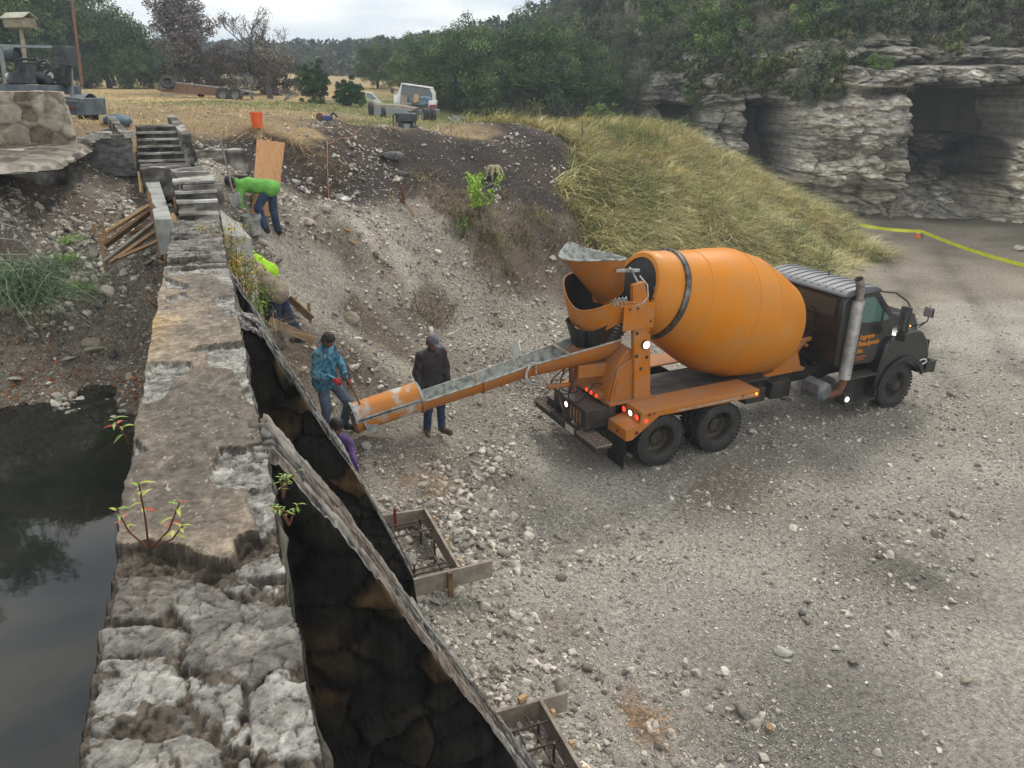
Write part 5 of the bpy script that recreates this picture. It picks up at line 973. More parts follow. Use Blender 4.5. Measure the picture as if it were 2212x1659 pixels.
# ---------------------------------------------------------------- stones
rng=np.random.default_rng(7); random.seed(7)
soil={}
for q,ww in((q1,wg),(q2,1-wg)):
    for k,v in q.items(): soil[k]=soil.get(k,0)+v*ww
def hullrock(seed,n=13,flat=.6,sub=True):
    r=np.random.default_rng(seed); bm=bmesh_new(); 
    for i in range(n):
        v=r.normal(size=3); v/=np.linalg.norm(v); v*=r.uniform(.75,1.)*np.array([1,r.uniform(.6,.95),flat*r.uniform(.8,1.2)]); bm.verts.new(v)
    import bmesh
    g=bmesh.ops.convex_hull(bm,input=bm.verts); bmesh.ops.delete(bm,geom=[v for v in bm.verts if not v.link_faces],context='VERTS')
    bmesh.ops.triangulate(bm,faces=bm.faces)
    if sub:
        bmesh.ops.bevel(bm,geom=bm.edges[:],offset=.045,segments=1,affect='EDGES'); bmesh.ops.triangulate(bm,faces=bm.faces)
        bmesh.ops.subdivide_edges(bm,edges=[e for e in bm.edges if e.calc_length()>.35],cuts=1,use_grid_fill=True); bmesh.ops.triangulate(bm,faces=bm.faces)
    V=np.array([v.co[:] for v in bm.verts]); bm.verts.index_update(); F=np.array([[v.index for v in f.verts] for f in bm.faces]); bm.free()
    if sub: V=V*(1+.07*fbm(V[:,0]*2.3+seed,V[:,1]*2.3,V[:,2]*2.3,3,seed)[:,None])
    return V,F
def bmesh_new():
    import bmesh; return bmesh.new()
TINY=[hullrock(i,7,.5,False) for i in range(8)]; MEDR=[hullrock(40+i,12,.62) for i in range(8)]
def scatter_rocks(name,P,sz,cols,kinds,m,label,cat,sink=.3,nrm=None,kind='stuff'):
    "many stones merged in one mesh (uncountable)"
    n=len(P); Vs=[];Fs=[];Cs=[];b=0; kk=rng.integers(0,len(kinds),n); ang=rng.uniform(0,2*PI,n); tl=rng.normal(0,.35,(n,2))
    for q,(V0,F0) in enumerate(kinds):
        I=np.where(kk==q)[0]
        if len(I)==0: continue
        c,s=np.cos(ang[I]),np.sin(ang[I]); V=np.repeat(V0[None],len(I),0)*sz[I][:,None,None]
        x=V[...,0]*c[:,None]-V[...,1]*s[:,None]; y=V[...,0]*s[:,None]+V[...,1]*c[:,None]; z=V[...,2]+x*tl[I,0][:,None]*.6+y*tl[I,1][:,None]*.6
        W_=np.stack([x+P[I,0][:,None],y+P[I,1][:,None],z+(P[I,2]+sz[I]*(.45-sink))[:,None]],-1)
        F=(F0[None]+(np.arange(len(I))*len(V0))[:,None,None]+b).reshape(-1,3); b+=len(I)*len(V0); Vs.append(W_.reshape(-1,3)); Fs.append(F); Cs.append(np.repeat(cols[I],len(V0),0))
    o=mesh(name,np.concatenate(Vs),np.concatenate(Fs),m,None,False,col=np.concatenate(Cs)); return tag(o,label,cat,None,kind)
M['stonevc']=mat('loose limestone',[(.7,.7,.7),(1.1,1.1,1.1),(1.3,1.28,1.24)],18,.9,bump=.004,bsc=60,attr='Col',spec=.25)
def pick(n,dens,a0,a1,d0_,d1_,pw=1.6):
    "random ground points inside the field of view sector"
    out=[]; need=n; 
    while need>0:
        m_=need*6; d=(d0_**(2-pw)+(d1_**(2-pw)-d0_**(2-pw))*rng.random(m_))**(1/(2-pw)) if abs(pw-2)>1e-6 else d0_*np.exp(np.log(d1_/d0_)*rng.random(m_))
        a=rng.uniform(a0,a1,m_); P=np.stack([np.sin(HEAD+a)*d,np.cos(HEAD+a)*d],1); w_=dens(P[:,0],P[:,1]); k=rng.random(m_)<w_; out.append(P[k][:need]); need-=len(out[-1])
    P=np.concatenate(out); return np.c_[P,gz(P[:,0],P[:,1])]
def dens_g(x,y):
    f=lambda k: gfield(soil[k],x,y)
    d=f('G')*.55+f('P')*1.+f('R')*1.+f('L')*.25+f('D')*.3+f('B')*.28+f('W')*.12+f('M')*.0; d*=(.35+.9*np.clip(.5+1.6*fbm(x*.7,y*.7,0,4,401),0,1))
    d=d*(~((x>-.62)&(x<.12)&(y<12))); z=gfield(GZ,x,y); d=d*~((z<WZ-.02)&(x<0)); return np.clip(d,0,1)
def tone(n,a,b,k=1.): t=rng.random(n)[:,None]**k; c=np.array(lin(a))*(1-t)+np.array(lin(b))*t; return c*(1+rng.normal(0,.06,(n,1)))
n=120000; P=pick(n,dens_g,-.8,.66,5.,34,1.75); sz=np.clip(rng.lognormal(math.log(.0125),.5,n),.006,.07)*np.clip(np.hypot(P[:,0],P[:,1])/9,.8,1.9)
scatter_rocks('gravel',P,sz,np.clip(tone(n,(104,98,90),(218,212,202),1.1),0,.9),TINY,M['stonevc'],'loose pale gravel and stone chips over the pit floor','gravel')
def dens_r(x,y):
    f=lambda k: gfield(soil[k],x,y)
    d=f('R')*1.+f('P')*.16+f('G')*.03+f('D')*.16+f('B')*.45; d*=np.clip(.3+1.7*fbm(x*.9+7,y*.9,0,4,402),0,1); z=gfield(GZ,x,y)
    return np.clip(d*(~((x>-.62)&(x<.12)&(y<12)))*~((z<WZ-.05)&(x<0)),0,1)
n=7000; P=pick(n,dens_r,-.8,.66,5.,27,1.5); sz=np.clip(rng.lognormal(math.log(.05),.42,n),.03,.16)
scatter_rocks('rubble',P,sz,np.clip(tone(n,(104,97,88),(208,200,188),.9),0,.9),MEDR,M['stonevc'],'broken limestone rubble strewn over banks and slopes','rubble')
# separate rocks: the ones that can be counted
BIG=[mesh('limestone_rock',*hullrock(90+i,15,.6+.1*(i%3)),M['lime'],None,False) for i in range(8)]
for b_ in BIG: bpy.data.objects.remove(b_)
bigm=[m_ for m_ in bpy.data.meshes if m_.name.startswith('limestone_rock')]
M['boulder']=stone_mat('grey boulder',lin((72,72,72)),lin((98,97,95)),lin((128,126,122)),4); M['tanrock']=stone_mat('buff stone',lin((150,138,116)),lin((178,168,148)),lin((204,196,180)),4)
M['whiterock']=stone_mat('white limestone',lin((168,162,154)),lin((194,189,181)),lin((214,210,204)),5)
def rock(p,s,label=None,m='lime',group=None,rz=None,tilt=0,k=None,dz=.25,nm='limestone_rock'):
    i=k if k is not None else random.randrange(8); me=bigm[i].copy() if m!='lime' else bigm[i]
    if m!='lime': me.materials.clear(); me.materials.append(M[m])
    o=bpy.data.objects.new(nm,me); C.objects.link(o); s=s if isinstance(s,tuple) else (s,s,s); o.scale=s; o.location=(p[0],p[1],p[2]+s[2]*dz); o.rotation_euler=(tilt,random.uniform(-.2,.2),rz if rz is not None else random.uniform(0,6.3))
    return tag(o,label,'rock',group)
for (x,y,s,l,m) in [(760,697,(.24,.12,.24),'upright wedge of buff stone alone on the trodden slope','tanrock'),(850,345,(.48,.36,.36),'big rounded grey boulder on the burnt bank','boulder'),(866,380,(.28,.2,.14),'grey slab stone leaning below the rounded boulder','boulder'),
 (1690,1412,(.15,.12,.10),'pale angular block lying by itself on the gravel floor','whiterock'),(2085,1470,(.13,.10,.08),'rounded buff stone near the right border of the gravel floor','tanrock'),(1730,1330,(.09,.08,.07),'small dark speckled stone behind the pale angular block','boulder'),(1975,1375,(.08,.08,.06),'small reddish grey stone in the right part of the gravel floor','lime'),(1700,1432,(.07,.05,.04),'small white chip close beside the pale angular block','whiterock'),
 (940,1305,(.11,.09,.08),'white rock against the middle of the near form board','whiterock'),(905,1300,(.14,.08,.07),'low white rock heap at the left foot of the form board','whiterock'),(983,1288,(.08,.07,.06),'white rock right of the stake on the form board','whiterock'),(2055,1230,(.08,.08,.05),'small cubic pale stone in the upper right of the gravel floor','whiterock'),
 (940,1010,(.17,.12,.09),'flat pale rock below the standing man','lime'),(912,1050,(.14,.1,.08),'pale rock amid dry stems below the chute','whiterock'),(930,1095,(.11,.09,.09),'rounded rock right of the dry stems','lime'),(905,1085,(.1,.07,.05),'narrow rock amid the dry stems','whiterock'),(925,1140,(.13,.09,.07),'buff rock above the far corner of the rebar form','tanrock'),(790,968,(.13,.12,.11),'square rock under the mouth of the chute','lime'),(822,972,(.14,.1,.09),'dark blocky rock right of the chute mouth','lime'),(760,985,(.16,.14,.12),'large dull rock next to the buttress toe','lime'),
 (660,485,(.3,.2,.13),'flat buff slab under the leaning shovel handle','tanrock'),(555,575,(.26,.2,.16),'dark rock below the grey bucket','boulder'),(1000,345,(.1,.08,.07),'small buff rock on the burnt slope','tanrock'),(1115,358,(.16,.12,.1),'brown rock on the upper burnt slope','tanrock'),(640,395,(.2,.17,.15),'light rock in the bank right of the plywood','whiterock'),(655,412,(.2,.17,.14),'second light rock in the bank, lower right','whiterock'),(700,455,(.26,.2,.15),'broad stone at the foot of the burnt bank','lime'),(735,430,(.2,.17,.14),'stone in the middle of the burnt bank','lime'),
 (200,745,(.19,.15,.1),'rounded buff cobble in the pond bank rubble','tanrock'),(212,765,(.24,.18,.12),'largest brown cobble in the pond bank rubble','tanrock'),(30,825,(.2,.14,.05),'flat pale slab at the left end of the pond bank','whiterock'),(120,860,(.14,.1,.06),'pale flat stone at the water edge','whiterock'),(280,820,(.1,.09,.08),'cobble at the water edge beside the dam','tanrock'),(245,800,(.13,.1,.08),'stone above the water edge','lime'),(150,780,(.15,.11,.07),'pale plate stone halfway up the pond bank','whiterock'),(250,770,(.12,.12,.1),'grey blocky stone left of the dam','boulder')]:
    rock(on(x,y),s,l,m)
n=150; P=pick(n,lambda x,y: dens_r(x,y)*(gfield(soil['R'],x,y)*1+gfield(soil['B'],x,y)*.5+.1),-.8,.6,6,24,1.6)
for p in P: s=random.uniform(.07,.17); rock(p,(s,s*random.uniform(.6,.9),s*random.uniform(.45,.8)),'loose angular limestone rock among the rubble','lime','loose rocks in the rubble')
# fallen rocks near the cliff foot at the right border
for (x,y,s,l) in[(2200,540,.5,'pale boulder at the right border beyond the tape'),(1870,585,.22,'grey rock at the end of the grass mound'),(1900,560,.2,'small rock left of the road'),(1855,610,.25,'rock beside the cab roof in the rubble strip'),(2111,1017,.11,'flat grey stone on the right part of the floor')]: rock(on(x,y,3,60),(s,s*.8,s*.5),l,'lime')
# ---------------------------------------------------------------- grass
def blades(P,L,w_,lean,col,seg=3,droop=.5,wind=None,leansd=.4):
    n=len(P); az=rng.uniform(0,2*PI,n) if wind is None else wind+rng.normal(0,.7,n); ln=np.clip(lean+rng.normal(0,leansd,n),0,1.7)
    dx=np.cos(az)*np.sin(ln); dy=np.sin(az)*np.sin(ln); dz=np.cos(ln); sx=-np.sin(az+rng.normal(0,.6,n)); sy=np.cos(az)
    rows=[]
    for i in range(seg+1):
        t=i/seg; c=P+np.stack([dx*L*t+np.cos(az)*droop*L*t*t*.5,dy*L*t+np.sin(az)*droop*L*t*t*.5,dz*L*t-droop*L*t*t*.55],1); ww=(w_*(1-.85*t)/2)
        rows.append(np.stack([c-np.stack([sx*ww,sy*ww,0*ww],1),c+np.stack([sx*ww,sy*ww,0*ww],1)],1))
    V=np.stack(rows,1).reshape(-1,3); k=2*(seg+1); b=(np.arange(n)*k)[:,None]; F=np.concatenate([b+np.array([2*i,2*i+1,2*i+3,2*i+2]) for i in range(seg)],0)
    return V,F,np.repeat(col,k,0)
M['leafvc']=mat('leaf and straw',[(.75,.75,.75),(1.25,1.25,1.25)],2,.75,attr='Col',island=.35,spec=.2)
def veg(name,parts,label,cat,kind='stuff',m='leafvc',parent=None,group=None):
    V=[];F=[];Cc=[];b=0
    for v,f,c in parts: V.append(v);F.append(f+b);Cc.append(c);b+=len(v)
    o=mesh(name,np.concatenate(V),np.concatenate(F),M[m],parent,False,col=np.clip(np.concatenate(Cc),.002,.8)); return tag(o,label,cat,group,kind) if parent is None else o
def tuss(n_t,per,dens,rad,L0,L1,w0,lean,cols,a0,a1,d0_,d1_,pw=1.2,droop=.6,wind=None):
    T_=pick(n_t,dens,a0,a1,d0_,d1_,pw); ci=rng.choice(len(cols),n_t); tone_=rng.uniform(.7,1.25,n_t)
    P=np.repeat(T_,per,0); P[:,:2]+=rng.normal(0,rad,(len(P),2)); P[:,2]=gz(P[:,0],P[:,1])-.02; Ls=rng.uniform(L0,L1,len(P))*np.repeat(rng.uniform(.7,1.2,n_t),per)
    col=1.08*np.array([lin(c) for c in cols])[np.repeat(ci,per)]*np.repeat(tone_,per)[:,None]*rng.uniform(.75,1.25,(len(P),1)); wd=None if wind is None else np.repeat(wind+rng.normal(0,.5,n_t),per)
    return blades(P,Ls,w0*rng.uniform(.7,1.3,len(P)),lean,col,3,droop,wd)
fM=lambda x,y: gfield(soil['M'],x,y)*(gfield(soil['M'],x,y)>.3)
STR=[(212,196,142),(194,180,124),(168,164,104),(140,144,84),(222,206,156),(180,168,120)]
down=-HEAD-PI/2+.3
veg('mound_grass',[tuss(2300,26,fM,.14,.5,1.15,.028,.8,STR,-.1,.66,19,40,1.0,.8,math.atan2(-.8,.5)),tuss(500,16,lambda x,y:fM(x,y)*(y<26),.1,.35,.7,.024,.5,[(96,112,56),(120,132,70)],-.1,.66,18,34,1.,.5),tuss(500,22,lambda x,y:fM(x,y)*(fbm(x*.3,y*.3,0,3,415)>.08),.16,.4,.9,.026,.35,[(104,118,66),(88,104,58),(124,132,84)],.1,.66,19,40,1.,.3),tuss(160,14,fM,.1,.3,.7,.02,.6,[(96,80,66),(120,100,84)],-.1,.66,18,38,1.,.3)],'long straw coloured bunch grass flowing down the mound','grass')
fS=lambda x,y: np.clip(gfield(soil['S'],x,y)*.8+gfield(soil['N'],x,y)*.9+gfield(soil['F'],x,y)*.5,0,1)
veg('field_grass',[tuss(2600,9,fS,.12,.1,.26,.022,.6,[(190,168,120),(168,146,100),(204,182,136),(150,140,92)],-.8,.4,14,62,1.3),tuss(1500,9,lambda x,y:gfield(soil['N'],x,y),.15,.1,.24,.03,.5,[(112,122,66),(134,138,80),(160,156,100)],-.5,.4,18,60,1.2)],'short dry grass of the upper field','grass')
fB=lambda x,y: np.clip(gfield(soil['B'],x,y)*.5+gfield(soil['D'],x,y)*.28,0,1)*(fbm(x*.8,y*.8,0,3,411)>.05)*(x>.6)
veg('bank_grass',[tuss(260,14,fB,.09,.15,.4,.014,.9,[(150,130,96),(120,104,78),(96,88,60),(170,148,110)],-.5,.3,13,27,1.2,.8),
 tuss(260,20,lambda x,y: gfield(soil['D'],x,y)*(x>4)*(fbm(x*.6,y*.6,0,3,412)>-.1),.12,.2,.5,.018,.6,[(112,100,66),(90,88,50),(134,116,80)],-.3,.35,16,27,1.,.7)],'withered grass tufts on the scraped bank','grass')
def tuftat(x,y,n,rad,L0,L1,cols,lean=.6,w0=.015,droop=.6,d0_=3,P=None,dz=0):
    p=on(x,y,d0_) if P is None else P; Q=np.tile(p,(n,1)); Q[:,:2]+=rng.normal(0,rad,(n,2)); Q[:,2]=(gz(Q[:,0],Q[:,1]) if P is None else p[2])-.02+dz
    return blades(Q,rng.uniform(L0,L1,n),w0*rng.uniform(.7,1.3,n),lean,np.array([lin(c) for c in cols])[rng.integers(0,len(cols),n)]*rng.uniform(.7,1.3,(n,1)),4,droop)
for i,(x,y,l,cols,L_) in enumerate([(1062,520,'tuft of long grass hanging below the leafy sapling',[(130,122,84),(104,110,56)],.55),(1160,470,'drooping bunch grass on the edge of the dark bank',[(150,140,84),(110,116,60)],.7),(1180,520,'grey withered bunch grass hanging down the dark bank',[(120,112,96),(96,90,78)],.8),(570,300,'dry bunch grass above the plywood',[(196,176,134),(170,150,112)],.6),(640,320,'dry bunch grass right of the plywood top',[(190,170,130),(150,132,100)],.5),(900,385,'pale green tuft on the burnt slope',[(170,160,112),(140,136,90)],.45)]):
    veg('grass_tuft',[tuftat(x,y,150,.16,.25,L_,cols,.9,.016,.9,10)],l,'grass tuft',None)
LG=at(35,600,9.6)
veg('grass_tuft',[tuftat(0,0,900,.30,.4,.9,[(92,112,78),(70,92,62),(120,136,104),(60,80,50)],.7,.011,1.3,P=LG,dz=.0),tuftat(0,0,400,.2,.35,.7,[(92,112,78),(70,92,62)],.7,.011,1.3,P=at(70,640,9.4))],'long drooping green grass clump at the left border above the pond','grass tuft',None)
for i,(x,y,d) in enumerate([(150,520,11.2),(175,620,10.5),(150,560,10.9)]):
    veg('fern_sprig',[tuftat(0,0,70,.06,.12,.3,[(110,150,70),(140,168,80)],.8,.02,.8,P=at(x,y,d))],['bright green sprig under the bedrock shelf','bright green sprig left of the braced form','small green sprig between the two others'][i],'plant',None)
# leaves on the ground, dry stems
P=pick(900,lambda x,y: np.clip(gfield(soil['R'],x,y),0,1)*(x<-.8),-.8,.0,6,12,1.); 
def leafquads(P,s,col,seed=0,flat=.5):
    n=len(P); u=rng.normal(size=(n,3)); u[:,2]*=flat; u/=np.linalg.norm(u,axis=1)[:,None]; v=np.cross(u,rng.normal(size=(n,3))); v/=np.linalg.norm(v,axis=1)[:,None]; s=np.broadcast_to(s,(n,))[:,None]
    V=np.stack([P-u*s,P+v*s*.45-u*s*.1,P+u*s,P-v*s*.45-u*s*.1],1).reshape(-1,3); F=np.arange(4*n).reshape(-1,4); return V,F,np.repeat(col,4,0)
fl=at(90,860,9.5); Q=np.concatenate([pick(350,lambda x,y:np.exp(-((x-fl[0])**2+(y-fl[1])**2)/1.2)*(gz(x,y)>2.62),-.75,-.2,6,13,1.),P[:200]]); Q[:,2]+=.02
veg('fallen_leaves',[leafquads(Q,rng.uniform(.02,.04,len(Q)),tone(len(Q),(110,62,34),(176,110,62)))],'brown fallen leaves on the pond bank','leaves')
# ---------------------------------------------------------------- trees
def crown_parts(seed,rx,rz_,n,leaf,pal,nc=34,z0=0.,shell=.55,sparse=1.):
    r=np.random.default_rng(seed); c=r.normal(size=(nc,3)); c/=np.linalg.norm(c,axis=1)[:,None]; c*=(shell+(1-shell)*r.random((nc,1)))*np.array([rx,rx,rz_])*.86; c*= (1+.25*r.normal(size=(nc,1))*.6)
    cr_=rx*r.uniform(.16,.34,nc)*sparse; w_=cr_**2; k=r.choice(nc,n,p=w_/w_.sum()); q=r.normal(size=(n,3)); q/=np.linalg.norm(q,axis=1)[:,None]; q*=(r.random((n,1))**.45)*cr_[k][:,None]; q[:,2]*=.7
    P=c[k]+q; P[:,2]+=z0; u=r.normal(size=(n,3)); u/=np.linalg.norm(u,axis=1)[:,None]; v=np.cross(u,r.normal(size=(n,3))); v/=np.linalg.norm(v,axis=1)[:,None]; s=(leaf*r.uniform(.6,1.4,n))[:,None]
    V=np.stack([P-u*s,P+v*s*.6,P+u*s,P-v*s*.6],1).reshape(-1,3); F=np.arange(4*n).reshape(-1,4); pl=np.array([lin(p) for p in pal]); t=r.random(nc); ct=pl[np.minimum((t*len(pl)).astype(int),len(pl)-1)]*r.uniform(.75,1.3,(nc,1)); col=ct[k]*r.uniform(.75,1.25,(n,1)); return V,F,np.repeat(col,4,0)
def trunkmb(h,r0,seed,limbs=6,spread=1.,bare=False):
    r=random.Random(seed); mb=MB(); P=[(0,0,-.3)];x=y=0
    for i in range(1,6): x+=r.uniform(-.12,.12)*h*.2; y+=r.uniform(-.12,.12)*h*.2; P.append((x,y,h*i/5))
    mb.tube(P,[r0*(1-.8*i/5) for i in range(6)],8)
    for k in range(limbs):
        t=r.uniform(.3,.9); b=Vector(P[int(t*5)]); a=r.uniform(0,6.28); L=spread*r.uniform(.5,1.)*(1-.4*t); c=[b]; d=Vector((math.cos(a),math.sin(a),r.uniform(.4,1.2))).normalized()
        for j in range(3): d=(d+Vector((r.uniform(-.3,.3),r.uniform(-.3,.3),r.uniform(-.1,.35)))).normalized(); c.append(c[-1]+d*L/3)
        mb.tube(c,[r0*.4,r0*.28,r0*.17,r0*.07],6)
    return mb
M['bark']=mat('bark',[(.045,.038,.032),(.12,.10,.085)],6,.9,bump=.02); M['barkgrey']=mat('bleached dead wood',[(.16,.145,.13),(.32,.30,.28)],6,.85,bump=.01)
OAK=[(70,90,58),(86,108,66),(104,122,76),(76,94,72)]; GREYG=[(98,110,92),(114,122,98),(88,98,78),(124,124,102)]; BRT=[(104,126,72),(122,142,82),(90,112,66)]; BRN=[(84,76,66),(98,88,72),(70,62,58)]
TREES=[]
def treeproto(name,R_,H_,n,leaf,pal,seed,limbs=7,nc=110,trh=.7,sparse=.85,zc=.5):
    e=empty(name,(0,0,-500)); trunkmb(H_*trh,.05*H_**.8,seed,limbs,R_).build('trunk',M['bark'],e,smooth=True)
    v,f,c=crown_parts(seed,R_,H_*.50,n,leaf,pal,nc,H_*zc,.5,sparse); mesh('crown',v,f,M['leafvc'],e,False,col=np.clip(c,.002,.6)); return e
protos={'oak':[treeproto('oak_tree',2.9,6.5,15000,.075,OAK,500+i) for i in range(3)],'grey':[treeproto('scrub_tree',2.1,4.6,8000,.07,GREYG,520+i) for i in range(3)],'bright':[treeproto('leafy_tree',2.0,4.4,8000,.07,BRT,540+i) for i in range(2)],'brown':[treeproto('scrub_tree',1.8,4.,3800,.075,BRN,560+i,9,50,.8,.85) for i in range(2)]}
def plant(kind,p,s,label,group=None,sz=None,cat='tree'):
    e=random.choice(protos[kind]); o=copytree(e); o.location=tuple(map(float,p)); o.scale=(s,s,s if sz is None else sz); o.rotation_euler=(0,0,random.uniform(0,6.28)); return tag(o,label,cat,group)
# oaks along the left edge of the field
LO=[(-80,200,50,1.5),(-10,200,54,1.5),(60,196,56,1.35),(125,198,58,1.3),(190,197,60,1.15),(240,196,58,.98),(285,196,60,.85),(330,195,62,.68),(365,196,64,.6),(20,190,66,1.6),(150,190,68,1.3),(250,192,70,.95),(-150,205,46,1.5)]
for x,y,d,s in LO: p=at(x,y,d); p[2]=gz(p[0],p[1]); plant('oak',p,s*1.08,'broad dark green oak along the left edge of the field','row of oaks left of the field')
for x,y,d,s in [(120,200,54,.6),(200,198,56,.55),(280,198,56,.5),(330,198,58,.5),(40,200,52,.6),(370,200,60,.5)]: p=at(x,y,d); p[2]=gz(p[0],p[1])-.3; plant('oak',p,s,'low dark bush at the foot of the oaks','low bushes under the oaks',cat='bush')
# scorched brown trees and the bare tree
def branchy(name,H_,seed,pal,nleaf,leaf,label,spread=.9,rad=None,thick=.03):
    r=random.Random(seed); e=empty(name,(0,0,0)); mb=MB(); tips=[]
    def grow(p,d,L,r0,lv):
        q=[p]; dd=d
        for j in range(4): dd=(dd+Vector((r.uniform(-.22,.22),r.uniform(-.22,.22),r.uniform(-.05,.16)))).normalized(); q.append(q[-1]+dd*L/4)
        mb.tube(q,[r0,r0*.88,r0*.76,r0*.66,r0*.55],7 if lv<2 else 4,cap=False)
        if lv>=2: tips.extend(q[1:])
        if lv<5:
            for k in range(3 if lv else 4):
                a=r.uniform(0,6.28); nd=(dd+Vector((math.cos(a),math.sin(a),r.uniform(-.2,.5)))*spread*.75).normalized(); grow(q[-1] if k<2 else q[2],nd,L*r.uniform(.6,.8),r0*.55,lv+1)
    grow(Vector((0,0,-.2)),Vector((0,0,1)),H_*.3,H_*thick,0)
    mb.build('trunk',M['bark' if nleaf else 'barkgrey'],e,smooth=True)
    if nleaf:
        T_=np.array([t[:] for t in tips]); k=rng.integers(0,len(T_),nleaf); P=T_[k]+rng.normal(0,.13,(nleaf,3)); v,f,c=leafquads(P,leaf*rng.uniform(.6,1.4,nleaf),tone(nleaf,pal[0],pal[1]),0,1.); mesh('crown',v,f,M['leafvc'],e,False,col=np.clip(c,.002,.6))
    return tag(e,label,'tree')
for (x,y,d,H_,sd,pal,nl,lf,lab,sc3) in [(470,196,50,7.6,3,((104,97,98),(146,136,134)),9000,.085,'tall scorched tree with mauve brown foliage behind the flatbed trailer',(1.35,1.35,1.)),(585,206,47,6.4,8,((128,118,110),(160,148,136)),1500,.06,'pale half bare tree right of the scorched tree',(1.1,1.1,1.)),(545,206,45,2.8,12,None,0,0,'low bleached dead snag in front of the scorched trees',(1.3,1.3,.8)),(615,215,44,1.6,14,None,0,0,'fallen dead branches on the grass right of the trailer',(1.8,1.3,.6))]:
    t=branchy('scorched_tree' if nl else 'dead_tree',H_,sd,pal,nl,lf,lab); p=at(x,y,d); t.location=(p[0],p[1],gz(p[0],p[1])); t.scale=sc3
for x,y,d,s in [(395,198,56,.75),(430,200,52,.8),(480,200,50,.85),(530,204,52,.8),(580,206,52,.8),(620,208,54,.75),(450,196,60,.9),(560,200,58,.9)]: p=at(x,y,d); p[2]=gz(p[0],p[1])-.6; plant('brown',p,s*1.15,'brown scorched bush in the thicket behind the trailer','scorched thicket',cat='bush')
# cedars
for (x,y,d,r_,h_,sd,lab) in [(680,226,43,1.15,2.5,3,'taller rounded cedar bush left of the flatbed truck'),(755,228,43,1.0,1.55,5,'lower cedar bush beside the truck door'),(1290,300,38,.8,1.1,9,'green bush beyond the tape at the end of the burnt bank')]:
    e=empty('cedar_bush',(0,0,0),0,lab,'bush'); trunkmb(h_*.7,.09,sd,6,r_*.6).build('trunk',M['bark'],e,smooth=True); v,f,c=crown_parts(sd+700,r_,h_*.56,12000,.05,[(50,74,40),(62,90,46),(76,104,52),(54,80,46)] if sd<9 else BRT,110,h_*.46,.4,.7); mesh('crown',v,f,M['leafvc'],e,False,col=c); p=at(x,y,d); e.location=(p[0],p[1],gz(p[0],p[1]))
# trees in front of the hill and above the cliff
random.seed(11); r2=np.random.default_rng(12)
def hillspots(n,a0,a1,d0_,d1_,mind):
    out=[]; tr_=0
    while len(out)<n and tr_<n*60:
        tr_+=1; a=r2.uniform(a0,a1); d=r2.uniform(d0_,d1_); b=np.interp(a,CLA,CLD)
        if d-b<3.5: continue
        p=lat(a,d); 
        if any((p[0]-o[0])**2+(p[1]-o[1])**2<mind**2 for o in out): continue
        p[2]=gz(p[0],p[1]); out.append(p)
    return out
FT=[(950,262,47,.8),(985,262,50,.85),(1025,266,47,.9),(1065,272,45,.95),(1105,276,46,1.),(1150,282,46,.95),(1195,284,48,.95),(1240,290,48,.8),(930,250,54,.8),(1000,245,58,1.),(1080,250,56,1.1),(1160,255,57,1.1),(1230,262,56,1.),(1290,280,50,.7),(870,240,62,.8),(820,236,64,.7),(1320,275,54,.7)]
for x,y,d,s in FT: p=at(x,y,d); p[2]=gz(p[0],p[1])-.5*s; plant('oak' if random.random()<.7 else 'bright',p,s,'dark leafy oak in the row behind the flatbed truck','oaks behind the flatbed truck')
for p in hillspots(75,-4,20,60,98,3.2): plant(random.choice(['grey','oak','grey','bright','brown']),p-np.array([0,0,.4]),random.uniform(.7,1.1),'scrubby tree on the wooded hillside left of the cliff','trees on the hillside')
r3=np.random.default_rng(31)
def sheet_pts(n,z0,z1,thr,seed):
    out=[]
    while len(out)<n:
        a=r3.uniform(9.5,48); z=r3.uniform(z0,z1)
        if fbm(a*.22,z*.3,0,3,seed)<thr-.03*(z-z0): continue
        out.append(cliff_at(a,z).copy())
    return np.array(out)
for p in sheet_pts(130,8.,23,-.05,431): plant(random.choice(['grey','bright','grey','bright','brown']),p-np.array([0,0,.5]),random.uniform(.45,.95),'grey green tree on the slope above the cliff','trees above the cliff')
# bushes rooted on the cliff ledges
for i,(x,y,a_,z_,s) in enumerate([(1720,190,0,0,.8),(1760,160,0,0,.8),(1700,235,0,0,.65),(1790,205,0,0,.6),(1650,165,0,0,.7),(1500,205,0,0,.5),(1560,140,0,0,.6),(1830,130,0,0,.7),(1900,150,0,0,.5),(1640,110,0,0,.8),(1450,130,0,0,.6),(1700,90,0,0,.9),(1860,60,0,0,.8),(1980,60,0,0,.7),(2090,50,0,0,.7),(2160,90,0,0,.5),(1380,180,0,0,.6),(1405,120,0,0,.7),(1590,60,0,0,.8),(1760,40,0,0,.9),(1480,265,0,0,.25),(1250,232,0,0,.8),(2140,45,0,0,.9),(1940,25,0,0,.9),(1500,60,0,0,.8),(1350,90,0,0,.8),(1420,50,0,0,.8),(1880,215,0,0,.35)]):
    D_=45.
    for _ in range(6):
        q=at(x,y,D_); a=q[0]*_rt[0]+q[1]*_rt[1]; P3=cliff_at(a,np.clip(q[2],-.4,23)); D_=float((P3-EYE)@_fw)
    q=at(x,y,D_-.3); q[2]-=1.6*s; plant(random.choice(['grey','bright','grey']),q,s*.8,'scrub bush rooted on a ledge of the cliff','bushes on the cliff ledges',cat='bush')
